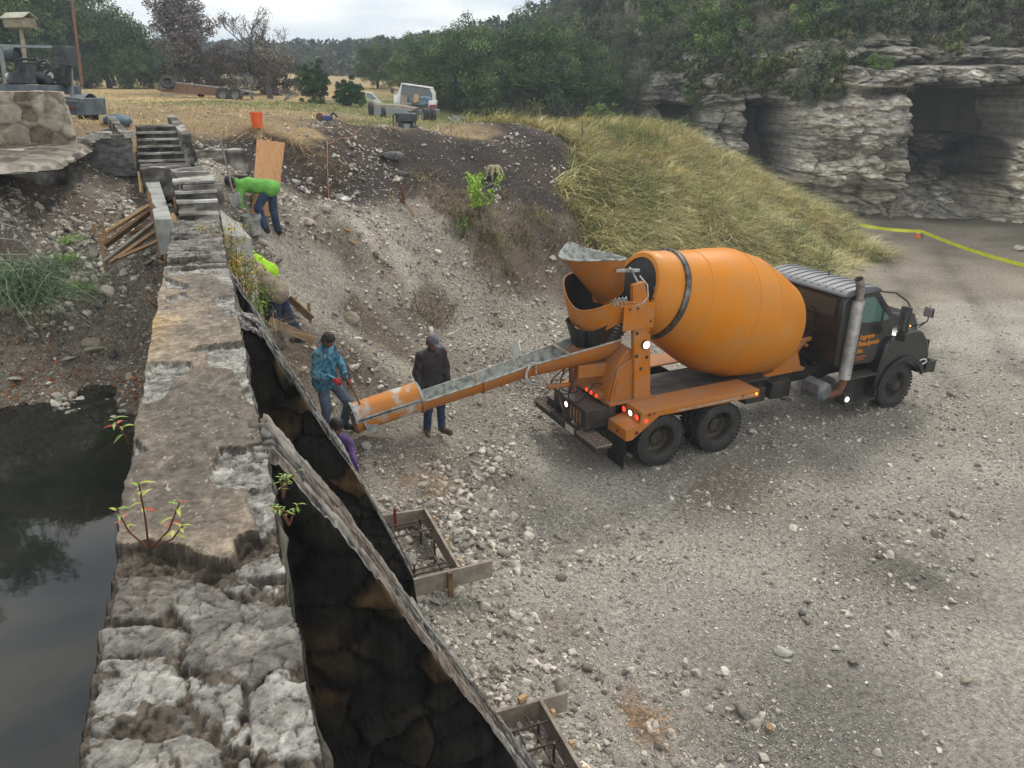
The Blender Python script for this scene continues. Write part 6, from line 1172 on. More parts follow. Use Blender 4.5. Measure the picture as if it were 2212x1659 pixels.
# far woods: one mass
def woods(spots,n,leaf,rad,pal):
    parts=[]; base=[crown_parts(900+i,1.,.85,n,leaf/rad,pal,22,.35,.55,1.15) for i in range(5)]
    for i,p in enumerate(spots):
        v,f,c=base[i%5]; s=rad*random.uniform(.75,1.3); parts.append((v*s+p+np.array([0,0,s*.5]),f,c*random.uniform(.7,1.3)*np.array([random.uniform(.9,1.15),1,random.uniform(.85,1.1)])))
    return parts
def grid_spots(n,a0,a1,d0_,d1_):
    a=r2.uniform(a0,a1,n); d=r2.uniform(d0_,d1_,n); P=a[:,None]*_rt+d[:,None]*HF; k=d-np.interp(a,CLA,CLD)>3; P=P[k]; P[:,2]=gz(P[:,0],P[:,1]); return P
sp1=grid_spots(900,-55,24,66,130); sp2=grid_spots(800,-110,60,125,240)
veg('far_woodland',woods(sp1,620,.15,1.7,[(62,74,52),(78,88,58),(92,94,66),(96,84,64),(56,70,54)])+woods(sp2,220,.4,2.6,[(60,72,54),(74,84,60),(88,86,66)]),'dense oak and juniper woodland on the far hills','woodland')
# thicket right over the cliff top, seen as one mass between the single trees
sp3=grid_spots(420,10,48,38,80)
sp3=np.concatenate([sheet_pts(520,7.6,22,.0,421),sheet_pts(90,5.5,8.,.12,422)])
veg('hillside_scrub',woods(sp3,300,.11,.7,[(92,100,70),(78,92,56),(108,108,78),(90,84,68)]),'low scrub covering the slope above the cliff','scrub')
# trees on the bank left of the pond (outside the frame, mirrored in the water)
for (a,d,s,lab) in [(-9.9,12.3,.78,'overhanging oak on the pond bank beyond the left border'),(-13.5,12.5,.95,'second oak on the pond bank beyond the left border')]:
    p=lat(a,d); p[2]=gz(p[0],p[1]); o=plant('oak',p,s*.72,lab); 
# ---------------------------------------------------------------- people
def V3(*a): return np.array(a,float)
def cloth(name,cols,sc=6,rough=.85,bump=.035,bsc=9,**k): return mat(name,cols,sc,rough,bump=bump,bsc=bsc,**k)
M['skin']=mat('tanned skin',[lin((104,66,48)),lin((134,88,64))],9,.55); M['hair']=mat('black hair',[(.008,.007,.006),(.022,.018,.015)],40,.6,bump=.004,bsc=90,stretch=(1,1,.3))
M['jeans']=cloth('blue jeans',[lin((34,48,76)),lin((58,78,112))],5); M['jeansd']=cloth('dark jeans',[lin((22,30,50)),lin((40,54,84))],5); M['jeansg']=cloth('grey blue work trousers',[lin((70,80,98)),lin((100,112,132))],5)
M['jacket']=cloth('dark brown jacket',[lin((28,22,20)),lin((44,36,32))],6,.7); M['tan']=cloth('tan shirt',[lin((118,104,88)),lin((146,132,112))],4); M['camo']=cloth('blue camouflage hoodie',[lin((20,50,66)),lin((40,94,120)),lin((84,146,170)),lin((26,66,88))],7,.85,dist=.8,pos=(.38,.62))
M['lime']=M['lime']; M['hivis']=cloth('hi-vis yellow',[lin((140,190,16)),lin((168,214,30))],4); M['green']=cloth('lime green shirt',[lin((92,158,60)),lin((116,184,82))],4); M['blackc']=cloth('black cloth',[(.012,.012,.014),(.03,.03,.034)],5)
M['redglove']=cloth('red glove',[lin((130,24,30)),lin((176,44,50))],12); M['purple']=cloth('purple cloth',[lin((70,46,92)),lin((104,74,130))],6); M['capg']=cloth('grey cap',[lin((78,74,84)),lin((112,106,116))],6); M['boot']=cloth('dusty brown boot',[lin((48,38,32)),lin((98,82,66))],8); M['bootd']=cloth('dark boot',[lin((26,24,24)),lin((58,52,46))],8)
def hand(b,w,d,palmn,side,curl=1.0,s=1.,r=.0095):
    "palm and five fingers: w wrist, d direction of the fingers, palmn direction the palm faces"
    d=d/np.linalg.norm(d); pn=palmn-d*(palmn@d); pn/=np.linalg.norm(pn); sd=np.cross(d,pn)*side
    for k in(-1,-.33,.33,1): b.cap(w+sd*.012*k,w+d*.085*s+sd*.028*k,.017,.014,.012)
    for i,(k,L) in enumerate(((-1.1,.062),(-.38,.078),(.36,.086),(1.08,.076))):
        p=w+d*.088*s+sd*.030*k; a=0; q=d.copy()
        for j,f in enumerate((.45,.32,.23)):
            a+=curl*(.55+.1*i*.3); q=d*math.cos(a)+pn*math.sin(a); n=p+q*L*f*1.05; b.cap(p,n,r*(1-.1*j),r*(.93-.1*j),.003); p=n
    t0=w+d*.03+sd*.024; t1=t0+(sd*.75+d*.55+pn*.35)*.042; t2=t1+(d*.75+pn*.55+sd*.1)*.03; b.cap(t0,t1,.014,.012,.006); b.cap(t1,t2,.0115,.009,.003)
def person(loc,rz,J,label,wear,sc=1.,group='workers on the site'):
    """J: joints in the person's own frame (x ahead, y left, z up). wear: list of garments"""
    for k in J: J[k]=np.array(J[k],float)
    allp=np.array([J[k] for k in J if k not in('face','hdL','hdR','pnL','pnR','upv')]); lo=allp.min(0)-.24; hi=allp.max(0)+.26
    b=Blob(lo,hi,.0085)
    f=J['face']/np.linalg.norm(J['face']); upv=J.get('upv',J['head']-J['neck']); upv=upv-f*(upv@f); upv/=np.linalg.norm(upv); sdv=np.cross(upv,f); rot=Matrix((tuple(f),tuple(sdv),tuple(upv))).transposed(); Hc=J['head']
    sh=(J['shL']+J['shR'])/2; hp=(J['hipL']+J['hipR'])/2; yv=(J['shL']-J['shR']); yv=yv/np.linalg.norm(yv); yh=(J['hipL']-J['hipR']); yh=yh/np.linalg.norm(yh); belly=(sh*.42+hp*.58); chest=sh*.8+hp*.2
    def torso(B,g=0.,k=.05,bottom=1.):
        for q in(-1,1): B.cap(chest+yv*.07*q,belly+yh*.055*q,.108+g,.09+g,k); B.cap(belly+yh*.055*q,hp+yh*.062*q,.09+g,.11+g,k) if bottom else None
        B.cap(J['shL']*.96+sh*.04,J['shR']*.96+sh*.04,.062+g,.062+g,k)
    def arm(B,s,g=0.,to=1.,k=.025):
        S_,E_,W_=J['sh'+s],J['el'+s],J['wr'+s]; B.cap(S_,E_,.056+g,.044+g,k)
        if to>0: W2=E_+(W_-E_)*to; B.cap(E_,W2,.044+g,.031+g*.9+.008*(1-to),k)
    def leg(B,s,g=0.,to=1.,k=.03):
        H_,K_,A_=J['hip'+s],J['kn'+s],J['an'+s]; B.cap(H_,K_,.088+g,.06+g,k); A2=K_+(A_-K_)*to; B.cap(K_,A2,.06+g,.042+g*1.2,k)
    def foot(B,s,g=0.):
        A_=J['an'+s]; T=J['to'+s]; B.cap(A_,A_*.75+T*.25-V3(0,0,.03),.045+g,.044+g,.02); h_=A_*.8+T*.2-V3(0,0,.035); B.cap(h_-(T-A_)*.35,T,.038+g,.034+g,.02)
    # one continuous body
    torso(b); b.cap(sh,J['neck'],.06,.054,.04); b.cap(J['neck'],Hc-upv*.05,.054,.055,.02)
    b.ell(Hc+upv*.022-f*.01,(.094,.076,.098),.02,rot=rot); b.ell(Hc-upv*.052+f*.028,(.062,.056,.058),.03,rot=rot)
    b.cap(Hc+f*.088-upv*.028,Hc+f*.076+upv*.012,.0135,.009,.012); b.cap(Hc+f*.078+sdv*.03+upv*.022,Hc+f*.078-sdv*.03+upv*.022,.013,.013,.012)
    for q in(-1,1): b.ell(Hc+f*.088+sdv*.03*q+upv*.004,(.012,.014,.009),0,sub=True,rot=rot); b.ell(Hc-f*.005+sdv*.078*q-upv*.012,(.017,.009,.028),.006,rot=rot)
    b.cap(Hc+f*.085+sdv*.018-upv*.065,Hc+f*.085-sdv*.018-upv*.065,.0065,.0065,.004); b.cap(Hc+f*.094+sdv*.02-upv*.058,Hc+f*.094-sdv*.02-upv*.058,.0035,.0035,0,sub=True)
    for s,q in(('L',1),('R',-1)):
        arm(b,s); leg(b,s); foot(b,s)
        d=J.get('hd'+s); d=(J['wr'+s]-J['el'+s]) if d is None else d; pn=J.get('pn'+s); pn=V3(0,-q,0) if pn is None else pn
        hand(b,J['wr'+s],d/np.linalg.norm(d),pn,q,wear.get('curl'+s,.35))
    V,F=b.mesh(); root=mesh('person',V,F,M['skin'],None,True); root.location=tuple(map(float,loc)); root.rotation_euler=(0,0,rz); root.scale=(sc,sc,sc); tag(root,label,'person',group)
    def part(name,B,m,wr=.0,ws=9,seed=1):
        if wr: B.wrinkle(wr,ws,seed)
        V,F=B.mesh(); return mesh(name,V,F,M[m],root,True)
    nb=lambda h=.0095: Blob(lo,hi,h)
    # eyes
    mb=MB()
    for q in(-1,1): c=Hc+f*.078+sdv*.03*q+upv*.004; mb.lathe([(-.009,0),(-.006,.0085),(0,.0115),(.006,.0085),(.009,0)],c,(0,0,1),10)
    mb.build('eyes',M['blackc'],root,smooth=True)
    # trousers
    B=nb(); 
    for q in(-1,1): B.cap(belly+yh*.05*q+(hp-belly)*.35,hp+yh*.06*q,.112,.128,.05)
    for s in'LR': leg(B,s,.018,.93)
    part('trousers',B,wear['legs'],.018,9,3)
    # top
    B=nb(); g=wear.get('fit',.02); torso(B,g)
    for q in(-1,1): B.cap(belly+yh*.055*q,hp+yh*.06*q+(hp-belly)*wear.get('hem',.1),.094+g,.118+g,.05)
    for s in'LR': arm(B,s,.014+g*.3,wear.get('sleeve',.95))
    B.cap(sh,J['neck']*.6+sh*.4,.075,.066,.03); 
    if wear.get('collar'): B.cap(J['neck']-upv*.01,J['neck']+upv*.02,.07,.068,.01)
    part(wear.get('topname','shirt'),B,wear['top'],.022,9,5)
    if wear.get('vest'):
        B=nb(); torso(B,g+.016,.05); 
        for q in(-1,1): B.cap(belly+yh*.055*q,hp+yh*.06*q,.106+g,.124+g,.05)
        vt=part('vest',B,wear['vest'],.018,9,7)
        B=nb(.008)
        for q in(-1,1): B.cap(J['sh'+('L' if q>0 else 'R')]*.6+sh*.4+(sh-hp)*.12,belly+yh*.09*q,.03,.03,0)
        # bands: thin tubes hugging the vest
        mb=MB(); dn=(hp-sh)/np.linalg.norm(hp-sh); cr_=np.cross(yv,dn)
        for t in(.35,.62):
            c=sh+(hp-sh)*t; P=[tuple(c+yv*(.215)*math.cos(a)+cr_*(.15)*math.sin(a)) for a in np.linspace(0,2*PI,30)]; mb.tube(P,.017,6,cap=False)
        for q in(-1,1): mb.tube([tuple(sh+yv*.13*q+cr_*s_*.135+dn*t) for s_,t in((-1,.3),(-1,.05),(0,-.09),(1,.05),(1,.3))],.014,6)
        mb.build('reflective_band',M['rim'],vt,smooth=True)
    for s in'LR':
        B=nb(.008); foot(B,s,.014); B.cap(J['an'+s]+(J['kn'+s]-J['an'+s])*.22,J['an'+s],.052,.052,.02); part('boot',B,wear.get('boot','boot'),0)
        if wear.get('glove'+s) or wear.get('gloves'):
            B=Blob(J['wr'+s]-.16,J['wr'+s]+.16,.0055); d=J.get('hd'+s); d=(J['wr'+s]-J['el'+s]) if d is None else d; pn=J.get('pn'+s); pn=V3(0,-1 if s=='L' else 1,0) if pn is None else pn; hand(B,J['wr'+s],d/np.linalg.norm(d),pn,1 if s=='L' else -1,wear.get('curl'+s,.35),r=.0125); dd_=J['el'+s]-J['wr'+s]; B.cap(J['wr'+s],J['wr'+s]+dd_/np.linalg.norm(dd_)*.05,.037,.04,.01); B.D-=.003
            part('glove',B,wear.get('gloves') or wear['glove'+s])
    # hair, cap
    B=Blob(Hc-.2,Hc+.22,.007); B.ell(Hc+upv*.034-f*.018,(.103,.088,.104),.01,rot=rot); B.ell(Hc-f*.055-upv*.03,(.06,.072,.07),.03,rot=rot); B.ell(Hc+f*.085-upv*.04,(.075,.085,.085),0,sub=True,rot=rot); B.ell(Hc+f*.04-upv*.1,(.11,.09,.07),0,sub=True,rot=rot); B.wrinkle(.005,45,3); V,F=B.mesh(); mesh('hair',V,F,M[wear.get('hair','hair')],root,True)
    if wear.get('cap'):
        B=Blob(Hc-.22,Hc+.25,.006); B.ell(Hc+upv*.045-f*.008,(.112,.097,.098),.01,rot=rot); B.ell(Hc-upv*.105,(.2,.2,.13),0,sub=True,rot=rot); B.ell(Hc+f*.125*wear.get('capdir',1)+upv*.036,(.072,.074,.009),.012,rot=rot); V,F=B.mesh(); cp=mesh('cap',V,F,M[wear['cap']],root,True)
        mb=MB(); mb.lathe([(0,.01),(.006,.008),(.008,0)],Hc+upv*.142-f*.008,tuple(upv),8); mb.build('cap_button',M['blackc'],cp)
    return root
def stand(h=1.75,**k):
    J=dict(hipL=(0,.09,.93),hipR=(0,-.09,.93),knL=(.02,.1,.5),knR=(.02,-.1,.5),anL=(-.02,.12,.09),anR=(-.02,-.12,.09),toL=(.17,.15,.04),toR=(.17,-.15,.04),shL=(0,.185,1.42),shR=(0,-.185,1.42),neck=(0.01,0,1.51),head=(.03,0,1.645),face=(1,0,0),elL=(-.02,.26,1.13),elR=(-.02,-.26,1.13),wrL=(.06,.25,.88),wrR=(.06,-.25,.88))
    J.update(k); return J
IR=-HEAD      # heading angle of image-right in world (x axis measure)
up2=lambda p: np.array([p[0],p[1],float(gz(p[0],p[1]))])
# 1 standing man in brown jacket
p=up2(on(938,938)); person(p,R(-78),stand(head=(.06,.01,1.64),face=(1,.25,-.45),neck=(.02,0,1.52),elL=(.0,.27,1.14),elR=(-.02,-.27,1.14),wrL=(.14,.22,.93),wrR=(.1,-.24,.90),anL=(.02,.14,.09),anR=(-.06,-.1,.09),toL=(.2,.2,.04),toR=(.1,-.17,.04),knL=(.04,.12,.5)),'person standing in dark brown jacket, jeans and grey cap watching beside the chute',dict(top='jacket',legs='jeans',cap='capg',topname='jacket',fit=.034,hem=.22,collar=1,boot='boot'),1.03)
# 2 man in blue camouflage hoodie with shovel
P2=up2(at(712,934,12.)); rz2=IR-.25
J2=stand(head=(.14,0,1.60),neck=(.07,0,1.49),face=(1,0,-.75),shL=(.05,.18,1.41),shR=(.03,-.18,1.40),elR=(.0,-.27,1.12),wrR=(.26,-.18,1.03),hdR=(1,.3,-.3),pnR=(-.1,.6,-.8),elL=(.16,.26,1.15),wrL=(.34,.06,.98),hdL=(1,-.4,-.3),pnL=(-.1,-.6,-.8),knL=(.32,.12,.55),anL=(.2,.13,.14),toL=(.38,.16,.07),hipL=(.02,.09,.93),knR=(.05,-.1,.49),anR=(-.05,-.11,.09))
person(P2,rz2,J2,'person in blue camouflage hoodie and red gloves leaning on a shovel behind the buttress',dict(top='camo',legs='jeansg',topname='hoodie',fit=.034,hem=.2,gloves='redglove',curlL=1.3,curlR=1.3,boot='bootd',collar=1),1.0)
# 3 man in tan shirt bending over the form
P3=up2(on(612,752,8)); rz3=IR+PI+.1
J3=dict(hipL=(.0,.09,.90),hipR=(.0,-.09,.90),knL=(.04,.1,.50),knR=(-.10,-.14,.49),anL=(.0,.12,.09),anR=(-.27,-.2,.10),toL=(.18,.14,.04),toR=(-.10,-.24,.05),shL=(.36,.18,1.27),shR=(.36,-.18,1.29),neck=(.44,0,1.33),head=(.56,0,1.38),face=(.6,0,-.8),elL=(.48,.24,1.0),elR=(.46,-.24,1.0),wrL=(.60,.16,.78),wrR=(.58,-.16,.78))
P3=at(612,752,12.3)
person(P3,rz3,J3,'person in tan short sleeved shirt and blue jeans bending over the board form',dict(top='tan',legs='jeansd',fit=.035,hem=.12,sleeve=.02,boot='bootd',collar=0),1.06)
# 4 man in hi-vis vest
P4=at(604,712,12.9)
J4={k:np.array(v)+0 for k,v in J3.items()}; J4.update(shL=(.42,.18,1.22),shR=(.42,-.18,1.22),neck=(.52,0,1.27),head=(.65,0,1.29),face=(.6,0,-.8),anR=(-.1,-.12,.09),knR=(.0,-.1,.5),toR=(.08,-.14,.04))
J4['head']=V3(.65,0,1.32); P4=P4-_rt*.10+V3(0,0,.08)
person(P4,IR+PI-.1,J4,'person in bright yellow safety vest and dark cap bending behind the tan shirted person',dict(top='hivis',vest='hivis',legs='blackc',fit=.03,hem=.1,cap='blackc',boot='bootd',capdir=-1),1.02)
# 5 man in lime green shirt over the bucket
P5=up2(on(596,511,8)); rz5=IR+PI
J5=dict(hipL=(.0,.09,.93),hipR=(.0,-.09,.93),knL=(.24,.12,.58),knR=(.03,-.11,.5),anL=(.12,.16,.16),anR=(-.03,-.12,.09),toL=(.28,.18,.1),toR=(.14,-.14,.04),shL=(.50,.18,1.00),shR=(.50,-.18,1.00),neck=(.61,0,1.03),head=(.74,0,1.03),face=(.5,0,-.85),elL=(.54,.25,.70),elR=(.70,-.24,.80),wrL=(.46,.22,.44),wrR=(.94,-.2,.80))
person(P5,rz5,J5,'person in lime green long sleeved shirt bending over the grey bucket',dict(top='green',legs='jeans',fit=.03,hem=.12,boot='bootd',collar=1),.98)
# 6 crouching person behind the buttress
P6=at(686,992,10.8); P6=np.array([P6[0],P6[1],.90])
J6=dict(hipL=(-.05,.1,.32),hipR=(-.05,-.1,.32),knL=(.33,.16,.5),knR=(.33,-.16,.48),anL=(.08,.14,.09),anR=(.08,-.14,.09),toL=(.27,.17,.04),toR=(.27,-.17,.04),shL=(.20,.18,.80),shR=(.20,-.18,.80),neck=(.27,0,.88),head=(.37,0,.98),face=(1,0,-.6),elL=(.42,.2,.62),elR=(.42,-.2,.60),wrL=(.56,.08,.40),wrR=(.54,-.1,.36))
person(P6,IR-.3,J6,'person with black hair and purple sleeves crouching behind the second buttress',dict(top='purple',legs='jeansg',fit=.03,hem=.1,boot='bootd',gloves='purple',vest=None),1.0)
# ---- shovels
def shovel(p0,p1,label,dh=True,blade=.28,face=(0,0,1),mm='wooddark'):
    "p0 grip end, p1 tip of blade"
    p0=Vector([float(v) for v in p0]);p1=Vector([float(v) for v in p1]); d=(p1-p0).normalized(); fc=Vector(face); s=d.cross(fc).normalized(); n=s.cross(d).normalized(); L=(p1-p0).length
    e=empty('shovel',p0,0,label,'shovel'); mb=MB(); mb.tube([Vector((0,0,0)),d*(L-blade)],.015,8); mb.build('shaft',M[mm],e,smooth=True)
    if dh: mb=MB(); mb.tube([d*.09,d*.03+s*.06,-d*.03+s*.06,-d*.03-s*.06,d*.03-s*.06,d*.09],.012,8); mb.build('grip',M['blackc'],e,smooth=True)
    V=[];nx_,ny_=7,8
    for j in range(ny_):
        t=j/(ny_-1); w_=.11*(1-max(0,t-.55)**2*3.2)
        for i in range(nx_): u=(i/(nx_-1)*2-1); V.append(d*(L-blade+blade*t)+s*(u*w_)+n*(.03*u*u-.01+.03*t*(1-t)))
    mb=MB(); F=[(j*nx_+i,j*nx_+i+1,(j+1)*nx_+i+1,(j+1)*nx_+i) for j in range(ny_-1) for i in range(nx_-1)]; mb.add(V,F); o=mb.build('blade',M['steelblade'],e,smooth=True); m_=o.modifiers.new('thick','SOLIDIFY'); m_.thickness=.004
    return e
M['steelblade']=mat('grey shovel steel',[(.16,.16,.15),(.34,.33,.31)],8,.5,.3)
c2_,s2_=math.cos(rz2),math.sin(rz2); w2=lambda x,y,z: P2+np.array([x*c2_-y*s2_,x*s2_+y*c2_,z])
shovel(w2(.40,-.05,1.05),w2(.86,-.1,.14),'shovel with black grip and square steel blade held by the hooded person',face=(c2_*.5,s2_*.5-.6,.4))
q0=on(660,492,8); q1=on(757,450,8); shovel(q0+V3(0,0,.12),q1+V3(0,0,.25),'long handled shovel lying across the rocks right of the plywood',False,.3,(0,-.4,1),'barkgrey')
q=on(512,452,8); shovel(q+V3(-.12,.25,1.25),q+V3(.0,-.02,.02),'long handled shovel standing against the bank beside the green shirted person',False,.28,(0,-1,.2),'barkgrey')
# ---------------------------------------------------------------- site objects
def board(name,a,b,w_,t_,m,label,cat='board',group=None,up=(0,0,1),kind=None):
    mb=MB(); a=np.array(a,float); b=np.array(b,float); c=(a+b)/2; mb.beam(a-c,b-c,t_,w_,up=up); o=mb.build(name,M[m],bevel=.004); o.location=tuple(map(float,c)); return tag(o,label,cat,group)
# plywood sheet and the dark board behind it
q0=on(575,473,8); bx=_rt; back=HF*.25
mb=MB(); ql=on(543,468,8); qr=on(598,474,8); ql[2]=qr[2]=(ql[2]+qr[2])/2
tl=at(556,301,float((ql-EYE)@_fw)+.35); tr2=at(616,308,float((qr-EYE)@_fw)+.35); n_=np.cross(qr-ql,tl-ql); n_/=np.linalg.norm(n_); n_*=.018
mb.add([ql,qr,tr2,tl,ql-n_,qr-n_,tr2-n_,tl-n_],[(0,1,2,3),(7,6,5,4),(0,4,5,1),(1,5,6,2),(2,6,7,3),(3,7,4,0)]); tag(mb.build('plywood_sheet',M['ply']),'tall plywood sheet leaning against the burnt bank behind the green shirted person','plywood')
# buckets
def bucket(loc,r,h,m,label,bail='steel'):
    e=empty('bucket',loc,0,label,'bucket'); mb=MB(); mb.lathe([(0,0),(0,r*.82),(.01,r*.84),(h*.78,r*.95),(h*.79,r*1.05),(h*.82,r*1.05),(h*.83,r*.97),(h*.9,r*.98),(h*.905,r*1.06),(h,r*1.06),(h,r*.98),(h*.3,r*.86),(h*.3,0)],(0,0,0),(0,0,1),36); mb.build('pail',m,e,smooth=True)
    mb=MB(); mb.tube([(r*1.06*math.cos(a),r*1.06*math.sin(a),h*.88-.10*math.sin(a)**2*(1)) for a in np.linspace(0,PI,16)],.005,6); mb.build('handle',M[bail],e,smooth=True); return e
p=at(556,271,18.4); p[2]=gz(p[0],p[1]); bucket(p,.15,.38,M['plastic_o'],'orange plastic bucket on the straw at the top of the bank')
p=up2(on(548,512,8)); bucket(p,.165,.36,mat('cement splashed grey plastic',[(.10,.10,.10),(.3,.3,.29),(.5,.5,.48)],7,.6),'grey cement splashed bucket under the green shirted person')
# form 1 and form 2 round the buttress toes, with rebar
def form(nm,label,wx,wy,ex,ey,zt_,hgt,flip=False):
    """wx: x where the cross boards start at the toe, ex: x of the long board, wy/ey: its ends"""
FORM='board forms round the buttress toes'
def formwork(label,yn,yf,xl,xr,xr2,zt,hn,near_long=True,red=False):
    e=empty('form_box',(0,0,0),0,label,'formwork',FORM)
    def bd(a,b,h=.24,m='woodgrey',nm='form_board'): mb=MB(); mb.beam(a,b,.04,h); return mb.build(nm,M[m],e,bevel=.004)
    z=zt-.12
    if near_long: bd((xl-.25,yn,z),(xr2,yn+.02,z)); bd((xl-.05,yf,z),(xr+.02,yf-.05,z))
    else: bd((xl-.1,yf,z),(xr2,yf-.03,z)); bd((xl,yn,z),(xr+.05,yn,z))
    bd((xr+.02,yn+.02 if near_long else yn-.6,z+.01),(xr,yf-.03,z+.01))
    for i,t in enumerate((.12,.42,.8)):
        yy_=yn+(yf-yn)*t; mb=MB(); mb.box((xr+.055,yy_,z-.05),(.04,.045,.36)); mb.build('stake',M['woodyel'],e,bevel=.004)
    if near_long: mb=MB(); mb.box((xl+.42,yn-.045,z-.04),(.06,.04,.34)); mb.build('stake',M['wooddark'],e,bevel=.004)
    if red: mb=MB(); mb.box((xl+.12,yf-.035,z+.06),(.035,.02,.3)); mb.build('red_stake',mat('red stake',lin((130,26,30)),3,.6),e)
    zb=zt-.08
    for t in((.1,.5) if near_long else(.35,.75)):
        yy_=yn+(yf-yn)*t
    for (a,b) in(((xl-.2,yn+.16,zb),(xr-.02,yn+.18,zb+.02)),((xl-.2,yn+.26,zb),(xr-.05,yn+.27,zb+.02)),((xl-.02,yf-.25,zb+.03),(xr-.02,yf-.27,zb+.05)),((xl,yf-.5,zb+.02),(xr-.02,yf-.5,zb+.03)),((xl+.05,yn+.05,zb-.01),(xl+.02,yf-.1,zb)),((xr-.16,yn+.05,zb-.01),(xr-.18,yf-.1,zb))):
        mb=MB(); mb.tube([a,b],.012,8); mb.build('rebar',M['rebar'],e,smooth=True)
    for (x_,y_) in((xr-.14,yf-.3),(xr-.1,yn+(yf-yn)*.45),(xl+.06,yn+.25)):
        mb=MB(); mb.tube([(x_,y_,zb-.35),(x_,y_,zb+.1)],.014,8); mb.build('rebar_pin',M['rebar'],e,smooth=True)
        mb=MB(); mb.lathe([(0,.07),(.03,.05),(.045,.0)],(x_,y_,zt-.44),(0,0,1),12); mb.build('grout_spot',M['newcrete'],e,smooth=True)
    return e
formwork('grey board form box with rebar at the toe of the second buttress',7.18,8.72,1.62,2.16,2.60,.95,None,True,True)
formwork('grey board form box with rebar at the bottom of the picture, nearest buttress toe',4.1,5.13,1.86,2.33,2.62,.76,None,False)
mb=MB(); mb.box((0,0,0),(.09,.05,.05)); o=mb.build('wood_offcut',M['woodyel'],bevel=.004); q=atz(1128,1508,.80); o.location=tuple(q); o.rotation_euler=(0,0,.3); tag(o,'small yellow wood block on the corner of the near form box','wood offcut')
# boards round the third buttress
a=aty(673/1.1573,802/1.1573,11.5); b=aty(785/1.1573,852/1.1573,11.7); board('form_board',a,b,.13,.035,'wood','long board sloping behind the hooded person','board')
a=aty(722/1.1573,745/1.1573,12.9); b=aty(781/1.1573,798/1.1573,12.7); board('form_board',a,b,.12,.035,'wooddark','short board sloping right of the tan shirted person','board')
for (x,y,d,h_,l) in((773,775,13.0,.28,'brown stake behind the short sloping board'),(824,885,12.8,.3,'pale stake beside the face of the hooded person')): p=at(x/1.1573,y/1.1573,d); board('stake',p-V3(0,0,h_/2+.1),p+V3(0,0,h_/2),.05,.05,'wood',l,'stake')
for (x0,y0,x1,y1,l) in((1252,620,1300,640,'short pine block on the chalky slope, upper of two'),(1290,725,1345,745,'short pine block on the chalky slope, lower of two')):
    f_=lambda X,Y: on((500+X/3.456)/1.1573,(400+Y/3.456)/1.1573,8); a,b=f_(x0,y0),f_(x1,y1); board('wood_offcut',a+V3(0,0,.04),b+V3(0,0,.04),.05,.09,'woodyel',l,'wood offcut')
board('wood_offcut',*(atz(x,y,.03) for x,y in((1655,1570),(1668,1575))),.05,.08,'wood','tan wood block on the gravel floor near the bottom','wood offcut')
# braces of the slab form (left)
F5=lambda X,Y,d: at((X/3.456)/1.1573,(400+Y/3.456)/1.1573,d)
br=[(925,625,1290,395,11.2,11.2,.09,'woodyel'),(945,580,1190,410,12.1,12.9,.06,'wooddark'),(1010,590,1220,510,11.9,12.2,.06,'wood'),(905,745,1300,445,10.9,11.1,.13,'wooddark'),(1130,640,1300,545,11.1,11.1,.07,'wooddark'),(900,885,1345,535,10.6,10.9,.10,'woodgrey'),(950,890,1345,620,10.5,10.8,.08,'wood'),(1020,850,1365,700,10.5,10.7,.06,'wood')]
nm_=['bright pine brace, topmost of the fan','thin dark brace behind the topmost pine one','thin brace under the topmost pine one','wide red brown brace in the middle of the fan','short dark brace crossing the middle of the fan','long grey brace in the lower fan','yellowish brace below the long grey one','lowest thin brace of the fan']
for (x0,y0,x1,y1,d0_,d1_,w_,m_),l in zip(br,nm_): board('brace',F5(x0,y0,d0_),F5(x1,y1,d1_),w_,.04,m_,l,'brace','braces of the slab form',up=tuple(_fw*-1))
for (x0,y0,x1,y1,d,w_,m_,l) in((1280,275,1400,860,10.9,.07,'wooddark','dark upright at the left edge of the slab form'),(1320,385,1400,860,10.75,.08,'wooddark','second dark upright of the slab form'),(1375,540,1410,760,10.7,.06,'woodyel','pale upright stud below the slab corner'),(1505,480,1440,870,10.55,.13,'woodyel','wide bright pine plank leaning on the dam end'),(1515,330,1530,470,11.9,.06,'wooddark','short brown board at the corner of the stone steps'),(1180,-60,1205,110,15.6,.07,'wood','upright board beside the stairs'),(1205,110,1225,290,14.,.07,'woodyel','thin plank along the left edge of the fresh slab'),(880,82,1195,80,15.6,.16,'wooddark','brown plank set level below the arched panel')): board('form_board',F5(x0,y0,d+.2),F5(x1,y1,d-.1 if y1>y0+60 else d+.2),w_,.04,m_,l,'board',up=tuple(_fw*-1))
board('form_board',F5(1375,878,10.9),F5(1480,862,10.9),.05,.03,'woodyel','small light board lying at the foot of the pine plank')
mb=MB(); a_=F5(1382,505,10.9);b_=F5(1480,498,10.9);c_=F5(1490,760,10.6);d_=F5(1405,775,10.6); n_=_fw*.03; mb.add([a_,b_,c_,d_]+[p+n_ for p in(a_,b_,c_,d_)],[(0,1,2,3),(7,6,5,4),(0,4,5,1),(1,5,6,2),(2,6,7,3),(3,7,4,0)]); tag(mb.build('plank_panel',M['woodgrey']),'grey form panel closing the end of the fresh slab','form panel')
for (x,y,d,h_,l) in((890,800,10.7,.55,'pointed stake at the foot of the braces, front'),(905,660,11.2,.5,'tall stake behind the front one at the brace feet'),(835,690,11.5,.5,'faint stake left of the brace feet'),(965,545,12.1,.2,'small stake at the upper brace feet')): p=F5(x,y,d); board('stake',p-V3(0,0,h_/2),p+V3(0,0,h_/2),.05,.05,'wood',l,'stake','stakes at the brace feet')
